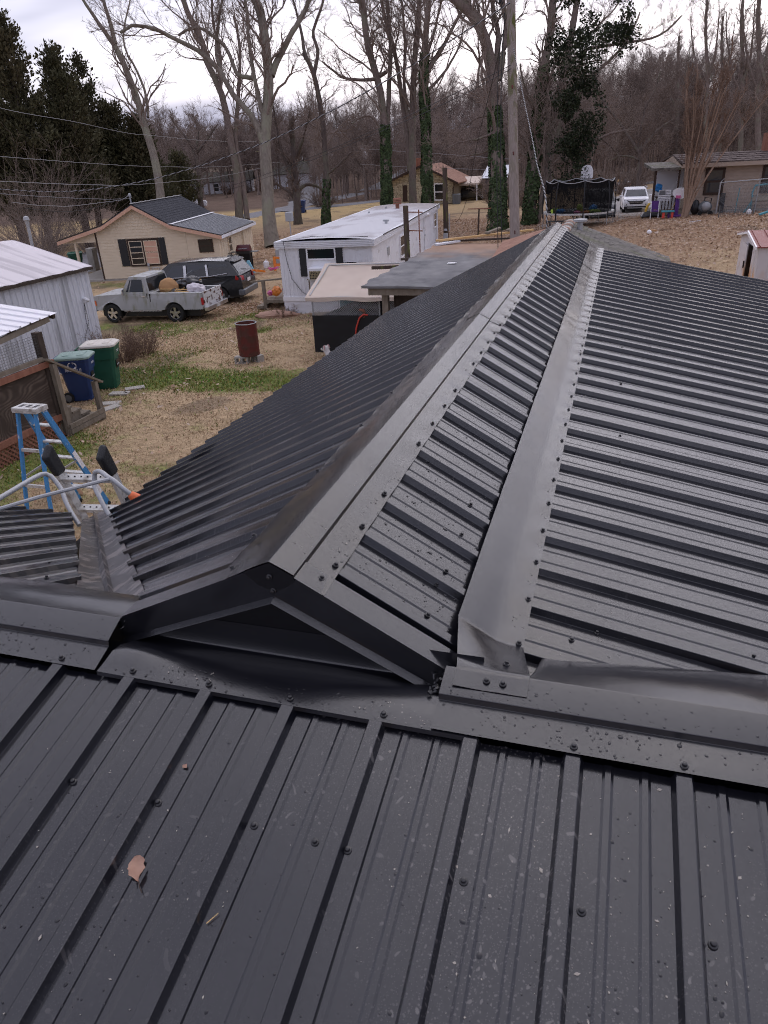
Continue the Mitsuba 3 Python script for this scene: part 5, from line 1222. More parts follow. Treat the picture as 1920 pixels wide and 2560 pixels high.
window(CH, FH, 5.45, 6.12, 1.30, 1.84, -.014, 'brown_trim', 'glass_dark', 1, True, .05)
FHr = FH @ np.array([[0, 1, 0, 6.5], [1, 0, 0, 0], [0, 0, 1, 0], [0, 0, 0, 1.0]])
FHr = FH @ np.array([[0, -1, 0, 6.5], [1, 0, 0, 0], [0, 0, 1, 0], [0, 0, 0, 1.0]])      # x along the right wall, -y outwards
window(CH, FHr, 1.75, 2.35, 1.05, 1.75, -.006, 'cream_siding', 'glass_dark', 1, True, .06)
part(CH, 'downpipe', M(FH).tube([(6.60, 4.9, .9), (6.60, 4.9, 1.9)], .05, 8), 'cream_siding', 40)
m = M(FH); m.box(2.22, 2.54, -.03, -.012, 3.02, 3.40)
for i in range(7): m.box(2.25, 2.51, -.05, -.03, 3.05 + i * .048, 3.075 + i * .048)
part(CH, 'gable_vent', m, 'cream_siding')
m = M(FH); m.lathe([(0, 0), (.13, .02), (.15, .12), (.13, .22), (0, .24)], 14, (2.78, -.22, .25)); m.tube([(2.60, -.2, .05), (2.60, -.2, .62), (2.62, -.2, .75)], .03, 7); m.man(hull([(2.60, -.2, .72), (2.6, -.2, .80)], .07)); m.tube([(2.78, -.2, .45), (2.8, -.2, .60), (3.15, -.2, .60), (3.15, -.2, .30), (3.4, -.05, .3)], .028, 7)
part(CH, 'gas_meter', m, 'galv', 40)
m = M(FH); m.tube([(1.19, 2.62, 2.9), (1.19, 2.62, 4.05)], .035, 7); m.man(hull([(1.19, 2.62, 4.0), (1.19, 2.62, 4.1)], .08)); part(CH, 'service_mast', m, 'galv', 40)

# ---- white mobile home in the middle
MH = thing('mobile_home', 'white mobile home with black shutters, window air conditioner and a stained flat roof', 'mobile home')
FM = fr(-10.43, 24.1, -4.06, 5.2); LM = 17.4; WM = 3.5
part(MH, 'wall', corrugated(FM, 0, WM, .60, 2.42, 0, .15, .014), 'white_paint', label='ribbed white end wall')
FMr = FM @ np.array([[0, -1, 0, WM], [1, 0, 0, 0], [0, 0, 1, 0], [0, 0, 0, 1.0]])
FMl = FM @ np.array([[0, 1, 0, 0], [-1, 0, 0, LM], [0, 0, 1, 0], [0, 0, 0, 1.0]])
part(MH, 'wall', corrugated(FMr, 0, LM, .60, 2.42, 0, .30, .012), 'white_paint')
part(MH, 'wall', M(FM).box(.02, WM - .02, .02, LM, .0, 2.5), 'white_paint')
part(MH, 'skirting', corrugated(FM, .0, WM, -.25, .5, .004, .07, .006), 'white_paint'); part(MH, 'skirting', corrugated(FMr, .0, LM, -.1, .5, .004, .09, .006), 'white_paint')
m = M(FM); m.box(-.02, WM + .02, -.035, .01, .50, .66); part(MH, 'base_trim', m, 'white_clean')
m = M(FM); m.box(WM - .01, WM + .03, .0, LM, .50, .60); part(MH, 'base_trim', m, 'white_clean')
m = M(FM)
for z in (2.405, 2.465, 2.525, 2.585):
    m.box(-.12, WM + .12, -.12 - .012 * (z > 2.43), .0, z - .026, z + .024); m.box(WM, WM + .12 - .004 * (z > 2.5), .0, LM + .1, z - .026, z + .024); m.box(-.12, .0, .0, LM + .1, z - .026, z + .024)
part(MH, 'fascia', m, 'white_paint', label='stepped white fascia band below the roof')
xs, ys = np.linspace(-.13, WM + .13, 12), np.linspace(-.13, LM + .1, 60)
X, Y = np.meshgrid(xs, ys, indexing='ij'); Zr = 2.60 + .10 * np.sin(PI * (X + .13) / (WM + .26)) ** .7 + .025 * (meshkit.fbm(np.stack([X * .8, Y * .8, 0 * X], -1), 3, 3) - .5) - .04 * np.exp(-((X - 3.4) / 1.0) ** 2 - ((Y - 6.0) / 1.6) ** 2)
part(MH, 'roof', M(FM).grid(np.stack([X, Y, Zr], -1)), 'trailer_roof', True)
m = M(FM); m.tube([(WM + .12, y, 2.60 - .05 * math.exp(-((y - 6) / 1.6) ** 2)) for y in np.linspace(1.5, LM, 30)], .022, 6); part(MH, 'roof_edge', m, 'black_paint', label='tarry black roof edge')
m = M(FM); m.cyl((1.9, 13.6, 2.68), (1.9, 13.6, 2.95), .10, 12)
for z in (2.90, 3.02, 3.12): m.lathe([(0, 0), (.22, 0), (.22, .07), (0, .07)], 14, (1.9, 13.6, z))
part(MH, 'roof_vent', m, 'red_wood', 30, 'rusty roof vent')
m = M(FM); m.cyl((2.9, 5.6, 2.62), (2.9, 5.6, 2.74), .06, 10); m.man(hull([(2.8, 5.6, 2.76), (3.0, 5.6, 2.76)], .04)); m.cyl((.9, 11.2, 2.66), (.9, 11.2, 2.76), .05, 8); m.cyl((1.2, 14, 2.66), (1.2, 14, 2.78), .05, 8); part(MH, 'roof_pipe', m, 'galv', 30)
m = M(FM); m.tube([(.1, .1, 2.62), (1.2, .5, 2.70), (2.4, .35, 2.68), (3.3, .3, 2.66)], .012, 5); m.tube([(.26, -.15, 2.62), (.28, -.06, 2.0), (.42, -.05, 1.3), (.75, -.05, .85), (1.1, -.05, .62)], .010, 5); part(MH, 'cable', m, 'wire_dark')
window(MH, FM, 1.10, 2.10, 2.0, 2.32, -.012, 'white_clean', 'glass_dark', 1, False, .05)
part(MH, 'window_panel', M(FM).box(1.02, 2.14, -.035, -.012, 1.32, 1.94), 'white_clean')
for a, b in ((.78, 1.03), (2.16, 2.41)):
    m = M(FM); m.box(a, b, -.05, -.016, 1.38, 2.34)
    for i in range(14): m.box(a + .03, b - .03, -.058, -.05, 1.42 + i * .065, 1.45 + i * .065)
    part(MH, 'shutter', m, 'shutter_black')
window(MH, FMr, 5.3, 6.55, 1.32, 2.10, -.014, 'white_clean', 'glass_dark', 1, True, .05); window(MH, FMr, 15.5, 16.5, 1.55, 2.22, -.014, 'white_clean', 'glass_dark', 1, True, .05)
part(MH, 'door', M(FMr).box(12.1, 13.0, -.03, -.012, .65, 2.30), 'white_paint')
part(MH, 'door_handle', M(FMr).box(12.16, 12.24, -.07, -.03, 1.45, 1.52), 'steel')
part(MH, 'wall_lamp', M(FMr).man(hull([(12.5, -.10, 2.42), (12.75, -.14, 2.40)], .09)), 'white_clean', 40)
part(MH, 'wall_vent', M(FMr).box(2.6, 2.95, -.05, -.012, 1.72, 2.02), 'galv')
AC = thing('air_conditioner', 'beige window air conditioner sticking out of the mobile home end wall', 'air conditioner')
m = M(FM); m.man(rbox(1.18, 1.90, -.48, -.04, 1.30, 1.72, .02, 6)); part(AC, 'case', m, 'vinyl_yellow' if False else 'white_paint', 30)
m = M(FM); m.box(1.24, 1.84, -.485, -.478, 1.34, 1.62); part(AC, 'coil', m, 'black_paint')
m = M(FM)
for i in range(11): m.box(1.24 + i * .06, 1.25 + i * .06, -.495, -.485, 1.34, 1.62)
for i in range(6): m.box(1.24, 1.845, -.497, -.487, 1.34 + i * .055, 1.35 + i * .055)
part(AC, 'grille', m, 'vinyl_yellow')
m = M(FM); m.bar((1.15, -.30, .70), (1.20, -.46, 1.30), .05); m.bar((1.0, -.05, 1.28), (1.95, -.47, 1.285), .04); part(AC, 'bracket', m, 'weathered_wood')
DK = thing('side_deck', 'small grey wooden deck with a railing on the left side of the mobile home', 'deck')
part(DK, 'platform', M(FM).box(-1.3, -.02, 1.2, 4.0, .22, .34), 'weathered_wood')
part(DK, 'post', M(FM).box(-1.30, -1.18, 1.2, 1.32, -.15, 1.05), 'weathered_wood'); part(DK, 'post', M(FM).box(-1.3, -1.18, 3.8, 3.92, -.15, 1.05), 'weathered_wood')
part(DK, 'handrail', M(FM).bar((-1.75, 1.26, 1.02), (-.02, 1.26, 1.16), .10, .06), 'weathered_wood'); part(DK, 'step', M(FM).box(-1.6, -1.32, 1.2, 2.6, .0, .10), 'weathered_wood')
rs = np.random.default_rng(15)
for i, (mt, c, s, lb) in enumerate([('foil_pink', (-.5, 2.0, .62), .22, 'pink foil balloon crumpled on the mobile home deck'), ('foil_orange', (-.85, 1.6, .60), .20, 'orange foil balloon on the mobile home deck'), ('foil_blue', (-.3, 1.7, .95), .16, 'small blue foil balloon atop the pile on the deck'), ('bag_white', (-.2, 2.4, .9), .2, 'white plastic bag on the mobile home deck'), ('foil_pink', (-1.15, 1.7, .52), .12, 'small pink toy at the edge of the mobile home deck')]):
    v, f = blob(s, 400 + i, c, (1, .8, .9), .4, 2.2); solo('party_balloon' if 'balloon' in lb else ('plastic_bag' if 'bag' in lb else 'toy'), M(FM).add(v, f), mt, lb, 'balloon' if 'balloon' in lb else ('bag' if 'bag' in lb else 'toy'), True)
v, f = blob(.55, 77, (-.2, -.35, .05), (1.5, .7, .30), .3, 2); solo('leaf_pile', M(FM).add(v, f), 'dry_leaf', 'heap of dry leaves and sticks at the corner of the mobile home', 'leaves', True)
brush('stick_pile', -10.3, 23.75, .9, .38, 60, 95, 'loose dry sticks lying at the mobile home corner on the leaf heap', 'twig_warm', 'sticks', .006)

# ---- dog kennel with tan canopy
KN = thing('dog_kennel', 'chain-link dog kennel wrapped in black tarp under a sagging tan canopy', 'kennel')
FK = fr(-6.68, 17.88, -3.83, 3)
m = M(FK)
for x in (0, 1.95, 2.07, 4.0): m.tube([(x, 0, -.1), (x, 0, 1.58)], .024, 7)
m.tube([(0, 0, 1.56), (1.95, 0, 1.56)], .022, 7); m.tube([(2.07, 0, 1.56), (4.0, 0, 1.56)], .022, 7); m.tube([(0, 0, 1.56), (0, 2.4, 1.6), (0, 2.4, -.1)], .022, 7)
m.tube([(-.05, .0, 1.6), (-.12, 2.1, 2.12), (2.1, 2.1, 2.14), (4.0, 2.2, 2.14)], .022, 7)
part(KN, 'pipe_frame', m, 'galv', 40)
m = M(FK)
for x0, x1 in ((.02, 1.93), (2.09, 3.98)):
    w = x1 - x0
    for d in (1, -1):
        for i in range(-26, 66):
            a = x0 + i * .062; p0, p1 = (a, .0), (a + d * 1.50, 1.50)
            xs = np.array([p0[0], p1[0]]); t0, t1 = 0.0, 1.0
            for lim, sg in ((x0, 1), (x1, -1)):
                f0, f1 = sg * (xs[0] - lim), sg * (xs[1] - lim)
                if f0 < 0 and f1 < 0: t0, t1 = 1, 0; break
                if f0 < 0: t0 = max(t0, f0 / (f0 - f1))
                if f1 < 0: t1 = min(t1, f0 / (f0 - f1))
            if t1 - t0 < .02: continue
            q = lambda t: (p0[0] + (p1[0] - p0[0]) * t, .004 * d - .01, .04 + 1.5 * t)
            m.tube([q(t0), q(t1)], .0065, 3, False)
stuffpart(KN, 'chain_link', m, 'galv', 'chain-link wire of the kennel panels')
X, Z = np.meshgrid(np.linspace(-.02, 1.97, 20), np.linspace(-.05, 1.06, 12), indexing='ij')
part(KN, 'tarp', M(FK).grid(np.stack([X, -.045 + .03 * (meshkit.fbm(np.stack([X * 3, Z * 3, 0 * X], -1), 3, 4) - .5), Z], -1)), 'tarp_black', True, 'black tarp tied round the kennel')
X, Z = np.meshgrid(np.linspace(2.0, 4.0, 12), np.linspace(-.05, 1.5, 8), indexing='ij'); part(KN, 'tarp', M(FK).grid(np.stack([X, .05 + 0 * X, Z], -1)), 'tarp_black', True)
part(KN, 'inner_screen', M(FK).prism([(.1, .0), (4.0, .0), (4.0, 1.42), (1.3, 1.42), (.1, .95)], .55, .58), 'tarp_black', label='black sheet behind the chain link standing for the black kennel interior')  # plain black sheet that makes the kennel interior black
X, Tt = np.meshgrid(np.linspace(-.15, 4.1, 30), np.linspace(0, 1, 14), indexing='ij')
Yc = -.12 + 2.35 * Tt + .06 * np.sin(X * 2); Zc = 1.56 + .58 * Tt ** .85 - .09 * np.sin(PI * Tt) * (.6 + .4 * np.sin(X * 1.5)) + .03 * (meshkit.fbm(np.stack([X * 2, Tt * 3, 0 * X], -1), 3, 8) - .5)
cp = M(FK).grid(np.stack([X - .12 * Tt, Yc, Zc], -1)); X2, T2 = np.meshgrid(np.linspace(-.15, 4.1, 30), np.linspace(0, 1, 3), indexing='ij'); cp.grid(np.stack([X2, -.12 + .06 * np.sin(X2 * 2) - .01 * T2, 1.56 - .10 * T2 - .02 * np.sin(X2 * 5) * T2], -1))
part(KN, 'canopy', cp, 'tarp_tan', True, 'sagging tan canvas canopy')
solo('storage_bin', M(FK).man(rbox(.45, 1.25, 1.1, 1.7, .0, 1.45, .05)), 'toy_teal', 'dark teal bin standing inside the kennel behind the chain link', 'bin', 30)
solo('hanging_rag', M(FK).tube([(1.38, -.06, 1.22), (1.5, -.07, 1.20), (1.58, -.06, 1.1), (1.5, -.07, 1.0)], [.03, .05, .035, .015], 7), 'red_wood', 'small brown rag caught in the chain link of the kennel', 'rag', True)
solo('red_hose', M(FK).tube([(1.62, -.05, 1.07), (1.5, -.07, 1.09), (1.38, -.08, 1.0), (1.28, -.085, .75), (1.22, -.09, .45), (1.10, -.09, .1), (.95, -.12, -.1)], .024, 8), 'hose_red', 'red hose hanging down the black kennel tarp', 'hose', True)
solo('black_tub', M(fr(-7.55, 23.5, -4.02, 5)).lathe([(0, 1.8), (.30, 1.8), (.33, 1.86), (.30, 1.88), (.26, .1), (0, .1)], 16), 'black_paint', 'black tub seen above the tan canopy by the mobile home wall', 'tub', 40)

# ---- weathered shed beside our roof
SH = thing('weathered_shed', 'dark wooden shed with a weathered grey roll-roofing roof beside the black roof', 'shed')
m = M(); xs, ys = np.linspace(-3.98, -1.35, 26), np.linspace(14.35, 22.1, 60); X, Y = np.meshgrid(xs, ys, indexing='ij')
Zs = -1.40 - .02 * (X + 2.6) + .02 * np.sin(Y * 3) * np.exp(-((X + 3.6) / .5) ** 2) + .05 * (meshkit.fbm(np.stack([X * .9, Y * .7, 0 * X], -1), 3, 2) - .5); XX = X + .04 * np.sin(Y * 7) * (X < -3.9)
m.grid(np.stack([XX + .07 * (Y - 14.35) * 0, Y, Zs], -1)); m.grid(np.stack([XX[:, :1].repeat(2, 1), Y[:, :1].repeat(2, 1), np.stack([Zs[:, 0], Zs[:, 0] - .05], 1)], -1)); m.grid(np.stack([XX[:1].repeat(2, 0), Y[:1].repeat(2, 0), np.stack([Zs[0], Zs[0] - .06], 0)], -1))
part(SH, 'roof', m, 'roll_roofing', True)
part(SH, 'fascia', M().box(-3.85, -1.4, 14.42, 14.47, -1.60, -1.46), 'weathered_wood'); part(SH, 'fascia', M().box(-3.86, -3.81, 14.47, 22.0, -1.58, -1.46), 'weathered_wood')
m = M()
for i in range(12): m.box(-3.35 + i * .17, -3.19 + i * .17, 14.9 + .008 * (i % 2), 14.95, -3.9, -1.5)
m.box(-3.40, -3.36, 14.9, 21.5, -3.9, -1.5); m.box(-3.35, -1.5, 14.96, 21.5, -3.9, -1.55); part(SH, 'wall', m, 'dark_wood')
part(SH, 'post', M().box(-3.58, -3.44, 14.55, 14.69, -3.8, -1.48), 'weathered_wood')
part(SH, 'roof_beam', M().bar((-4.9, 18.0, -1.52), (-3.8, 18.1, -1.50), .10, .08), 'mossy_pole', label='mossy beam end sticking out left of the shed roof')
part(SH, 'roof_beam', M().bar((-4.7, 20.2, -1.6), (-3.8, 20.3, -1.55), .10, .06), 'dark_wood')
for i, (a, b, w, mt, lb) in enumerate([((-3.95, 21.6, -1.25), (-1.15, 22.9, -1.12), .12, 'plank', 'long brown board lying along the back of the shed roof'), ((-3.6, 21.9, -1.30), (-1.7, 22.4, -1.30), .10, 'dark_wood', 'dark board under the long brown board on the shed roof'), ((-2.5, 22.2, -1.12), (-2.2, 23.0, -1.05), .12, 'weathered_wood', 'short pale board across the long board, left one'), ((-1.9, 22.5, -1.08), (-1.65, 23.2, -1.02), .12, 'weathered_wood', 'short pale board across the long board, right one'), ((-3.9, 21.3, -1.33), (-3.3, 21.9, -1.30), .18, 'white_paint', 'white sheet scrap at the left end of the long board')]):
    solo('loose_board', M().bar(a, b, w, .05), mt, lb, 'board')
solo('paper_scrap', M().add([(-2.75, 17.6, -1.37), (-2.55, 17.55, -1.36), (-2.5, 17.68, -1.355), (-2.72, 17.72, -1.36)], [[0, 1, 2, 3]]), 'white_clean', 'small white paper scrap on the weathered shed roof', 'paper')

# ---- old shingled roof just beyond our ridge
OS = thing('shingled_annex', 'low annex with an old tan and terracotta shingled roof beyond the black roof ridge', 'house')
zr = -.62
m = M(); m.add([(.15, 9.6, zr), (.15, 19.6, zr), (2.7, 19.2, -1.55), (2.7, 9.6, -1.55)], [[0, 3, 2, 1]]); part(OS, 'roof', m, 'shingle_old', label='tan-grey shingle slope')
m = M(); m.add([(.149, 11, zr), (.149, 19.6, zr), (-1.7, 20.2, -1.13), (-1.3, 15.5, -1.02), (-.4, 11, -.78)], [[0, 1, 2, 3], [0, 3, 4, 4]]); part(OS, 'roof', m, 'terracotta', label='orange-brown shingle slope')
m = M(); rs = np.random.default_rng(2)
for i in range(22):
    t0, t1 = i / 22, (i + 1) / 22
    for j in range(42):
        ya, yb = 9.6 + j * .24, 9.6 + j * .24 + .225; h = .014 + rs.uniform(0, .014)
        p = lambda t: np.array([.15 + 2.55 * t, 0, zr - .93 * t])
        a, b = p(t0), p(t1)
        m.add([(a[0], ya, a[2] + .003), (b[0], ya, b[2] + h), (b[0], yb, b[2] + h), (a[0], yb, a[2] + .003), (b[0], ya, b[2]), (b[0], yb, b[2])], [[0, 1, 2, 3], [1, 4, 5, 2]])
stuffpart(OS, 'shingle', m, 'shingle_old', 'courses of weathered tan shingles')
for j in range(20):
    y = 14.2 + j * .27
    a = np.linspace(0, PI, 7); c = np.stack([.15 + .13 * np.cos(a), 0 * a, zr - .03 + .075 * np.sin(a)], 1)
    P = np.stack([c + (0, y, .0), c + (0, y + .29, .014)], 0); part(OS, 'ridge_tile', M().grid(P), ['terracotta', 'concrete', 'shingle_old'][j % 3], True)
part(OS, 'wall', M().box(-1.2, 2.4, 9.75, 19.0, -3.8, -1.62), 'old_barn')
m = M(); m.cyl((.45, 18.6, zr - .2), (.45, 18.6, zr + .12), .07, 10); m.lathe([(0, .10), (.17, .08), (.17, .03), (0, .03)], 14, (.45, 18.6, zr + .06)); part(OS, 'roof_vent', m, 'galv', 30)

# ---- metal garden shed, right edge
GS = thing('garden_shed', 'small white metal garden shed with rust streaks, open door and red roof', 'shed')
z0 = -3.35
g = [(22.0, z0), (22.0, -1.60), (23.8, -1.38), (25.6, -1.60), (25.6, z0)]
def yz(poly, x0, x1, mt, nm, lab=None, hole=None):
    P = Polygon(poly)
    if hole: P = P.difference(sbox(*hole))
    t = trimesh.creation.extrude_polygon(P, x1 - x0, engine='earcut'); v = np.array(t.vertices); return part(GS, nm, M().add(np.stack([x0 + v[:, 2], v[:, 0], v[:, 1]], 1), np.array(t.faces)), mt, label=lab)
yz(g, 5.2, 5.23, 'shed_metal', 'gable_wall', hole=(23.05, z0 - .1, 24.0, -1.72))
part(GS, 'wall', M().box(5.23, 7.6, 22.0, 22.03, z0, -1.62), 'shed_metal'); part(GS, 'wall', M().box(5.23, 7.6, 25.57, 25.6, z0, -1.62), 'shed_metal'); part(GS, 'wall', M().box(7.57, 7.6, 22.03, 25.57, z0, -1.6), 'shed_metal')
m = M(); m.slab([(5.08, 21.9, -1.60), (7.7, 21.9, -1.60), (7.7, 23.8, -1.355), (5.08, 23.8, -1.355)], .03); m.slab([(5.08, 23.81, -1.355), (7.7, 23.81, -1.355), (7.7, 25.7, -1.60), (5.08, 25.7, -1.60)], .03); part(GS, 'roof', m, 'shed_red_roof')
m = M()
for i in range(8): m.bar((5.2 + i * .34, 21.9, -1.585), (5.2 + i * .34, 23.8, -1.34), .02, .03)
part(GS, 'roof_seam', m, 'shed_red_roof')
m = M()
for a, b in (((21.9, -1.64), (23.8, -1.40)), ((23.8, -1.40), (25.7, -1.64))): m.bar((5.10, a[0], a[1]), (5.10, b[0], b[1]), .04, .09)
part(GS, 'gable_trim', m, 'white_clean')
for i in range(10): pass
part(GS, 'door', M().box(5.12, 5.15, 23.55, 24.45, z0 + .05, -1.76), 'shed_metal', label='half-open sliding door'); part(GS, 'door_handle', M().box(5.08, 5.12, 23.62, 23.66, -2.4, -2.2), 'black_paint')
m = M()
for i in range(6): m.box(7.0 - i * .38, 7.02 - i * .38, 21.985, 22.0, z0, -1.63)
part(GS, 'wall_seam', m, 'shed_metal')

# ---- tan house on the right
TH = thing('tan_house', 'tan lap-sided single-storey house with a brown shingle roof on the right', 'house')
FT = fr(5.15, 47.6, -2.95, 6.0, 1.05)
lap_boards(TH, FT, [(0, .3), (9, .3), (9, 2.55), (0, 2.55)], 0, .17, 'tan_siding', 'tan painted lap siding boards')
part(TH, 'wall', M(FT).box(0, 9, .002, 7, -.3, 2.55), 'tan_siding'); part(TH, 'foundation', M(FT).box(.02, 9, -.01, .0, -.3, .3), 'concrete')
m = M(FT); rs = np.random.default_rng(9); m.slab([(-.6, -.55, 2.72), (9.4, -.55, 2.72), (9.4, 3.2, 3.12), (-.6, 3.2, 3.12)], .05); m.slab([(-.6, 3.2, 3.12), (9.4, 3.2, 3.12), (9.4, 7.2, 2.72), (-.6, 7.2, 2.72)], .05); part(TH, 'roof', m, 'shingle_brown')
m = M(FT)
for i in range(5):
    for j in range(26):
        a0, a1 = i / 5, (i + 1) / 5; p = lambda t: (-.55 + 3.75 * t, 2.725 + .40 * t); q0, q1 = p(a0), p(a1); h = rs.uniform(.02, .05); xa = -.6 + j * .385
        m.add([(xa, q0[0], q0[1] + h), (xa + .365, q0[0], q0[1] + h), (xa + .365, q1[0], q1[1] + .004), (xa, q1[0], q1[1] + .004), (xa, q0[0], q0[1]), (xa + .365, q0[0], q0[1])], [[0, 1, 2, 3], [4, 5, 1, 0]])
stuffpart(TH, 'shingle', m, 'shingle_brown', 'curled brown roof shingles')
part(TH, 'fascia', M(FT).box(-.6, 9.4, -.60, -.56, 2.50, 2.70), 'tan_siding'); part(TH, 'soffit', M(FT).box(-.6, 9.4, -.56, .0, 2.50, 2.53), 'tan_siding')
m = M(FT); m.add([(-.58, -.56, 2.53), (-.58, 3.2, 3.07), (-.58, 7.0, 2.53), (-.55, -.56, 2.53), (-.55, 3.2, 3.07), (-.55, 7.0, 2.53)], [[0, 1, 2], [5, 4, 3]]); part(TH, 'gable_panel', m, 'tan_siding')
window(TH, FT, .85, 1.62, 1.2, 2.3, -.025, 'brown_trim', 'glass_blue', 1, True, .12); window(TH, FT, 3.75, 4.9, 1.2, 2.35, -.025, 'brown_trim', 'glass_blue', 1, True, .12)
m = M(FT); m.box(4.2, 4.8, 2.6, 3.2, 3.0, 4.0); part(TH, 'chimney', m, 'red_wood', label='red brick chimney')
m = M(FT); m.slab([(-2.1, -.3, 2.55), (-.62, -.3, 2.55), (-.62, 3.5, 2.75), (-2.1, 3.5, 2.75)], .14); part(TH, 'porch_roof', m, 'shingle_old')
part(TH, 'porch_post', M(FT).box(-1.95, -1.83, -.2, -.08, -.2, 2.42), 'brown_trim'); part(TH, 'porch_post', M(FT).box(-.68, -.6, -.2, -.08, -.2, 2.42), 'brown_trim')
part(TH, 'porch_wall', M(FT).box(-1.7, -.1, 1.6, 1.65, .2, 2.4), 'white_paint', label='white wall of the open porch')
part(TH, 'porch_floor', M(FT).box(-2.0, 0, -.1, 3.2, .1, .3), 'weathered_wood')
m = M(FT)
for i in range(7): m.box(-1.75 + i * .17, -1.70 + i * .17, -.18, -.14, .3, 1.05)
m.box(-1.8, -.65, -.19, -.13, 1.05, 1.12); part(TH, 'porch_railing', m, 'brown_trim')

# ---- stone house, carport and barn in the distance
SN = thing('stone_house', 'yellow stone house with a reddish roof behind the ivy-clad trunks', 'house')
FN = fr(-22.9, 82, -3.95, 0)
part(SN, 'wall', M(FN).prism([(0, -.3), (6.9, -.3), (6.9, 2.15), (3.5, 3.75), (0, 2.45)], .1, 9), 'mortar')
m = M(FN); rs = np.random.default_rng(12); z = 0.0; PG = Polygon([(0, 0), (6.9, 0), (6.9, 2.15), (3.5, 3.75), (0, 2.45)]).buffer(-.03)
while z < 3.6:
    h = rs.uniform(.13, .20); x = rs.uniform(-.3, 0)
    while x < 6.9:
        w = rs.uniform(.28, .75); s = PG.intersection(sbox(x + .02, z + .02, x + w - .02, z + h))
        if s.area > .012 and s.geom_type == 'Polygon': b = s.bounds; m.box(b[0], b[2], .06 + rs.uniform(0, .03), .12, b[1], b[3])
        x += w
    z += h
stuffpart(SN, 'stone', m, 'stone_wall', 'rough courses of yellow stone')
m = M(FN); m.slab([(3.5, -.5, 3.95), (3.5, 9.3, 3.95), (-.5, 9.3, 2.40), (-.5, -.5, 2.40)], .12); m.slab([(3.5, 9.3, 3.951), (3.5, -.5, 3.951), (7.5, -.5, 2.05), (7.5, 9.3, 2.05)], .12); part(SN, 'roof', m, 'terracotta')
m = M(FN); m.bar((3.5, -.55, 3.86), (7.5, -.55, 1.98), .05, .22); m.bar((3.5, -.55, 3.86), (-.5, -.55, 2.32), .05, .22); part(SN, 'rake_board', m, 'brown_trim')
window(SN, FN, 4.85, 5.75, .45, 1.95, .05, 'white_clean', 'glass_dark', 1, True, .12)
part(SN, 'shutter', M(FN).box(4.15, 4.65, .0, .05, .35, 2.0), 'brown_trim'); part(SN, 'shutter', M(FN).box(1.2, 1.7, .0, .05, .35, 2.0), 'brown_trim')
m = M(FN); m.box(2.2, 2.9, 2, 2.7, 3.3, 4.6); part(SN, 'chimney', m, 'red_wood')
m = M(FN); m.tube([(7.0, -.1, 2.0), (6.95, -.1, 1.7), (6.85, -.05, 1.5), (6.85, -.05, 0)], .05, 6); part(SN, 'downpipe', m, 'brown_trim')
solo('heat_pump', M(fr(-15.6, 81.6, -3.98)).lathe([(0, 1.0), (.40, 1.0), (.45, .95), (.45, 0), (0, 0)], 16), 'car_grey', 'dark grey heat pump beside the stone house', 'air conditioner', 40)
CP = thing('carport', 'pale carport roof over the dark car beside the stone house', 'carport')
m = M(); m.slab([(-17.0, 85.2, -2.15), (-13.9, 85.2, -2.15), (-13.9, 89, -1.55), (-17.0, 89, -1.55)], .22); part(CP, 'roof', m, 'tarp_tan'); part(CP, 'side_panel', M().box(-16.8, -14.0, 88.8, 88.9, -3.95, -2.2), 'vinyl_yellow')
for x in (-16.9, -14.1): part(CP, 'post', M().box(x, x + .10, 85.2, 85.3, -4.1, -2.2), 'white_clean')
BN = thing('grey_barn', 'old grey plank barn with a rusty white roof edge, right of the carport', 'barn')
part(BN, 'wall', M().box(-13.6, -11.0, 88, 92, -4.1, -1.6), 'old_barn')
m = M()
for i in range(9): m.box(-13.6 + i * .29, -13.35 + i * .29, 87.97 + .01 * (i % 2), 88.0, -4.1, -1.6)
stuffpart(BN, 'plank', m, 'old_barn', 'vertical grey barn planks')
m = M(); m.slab([(-14.0, 87.6, -1.75), (-11.0, 87.6, -1.75), (-11.0, 92, -.6), (-14.0, 92, -.6)], .08); part(BN, 'roof', m, 'white_siding')
part(BN, 'sign', M().box(-13.2, -12.75, 87.93, 87.96, -3.0, -2.55), 'tarp_tan', label='small yellow sign on the planks')
sf = fr(-11.5, 86.9, -2.35, 0); S9 = solo('number_sign', M(sf).box(-.35, .35, .0, .03, -.4, .4), 'black_paint', 'black panel with a white figure nine behind the ivy tree by the pole', 'sign')
t = meshkit.text_mesh('9', .55, .01); v = np.array(t.vertices); part(S9, 'digit', M(sf).add(np.stack([v[:, 0] - .18, -v[:, 2] - .002, v[:, 1] - .27], 1), np.array(t.faces)[:, ::-1]), 'white_clean')


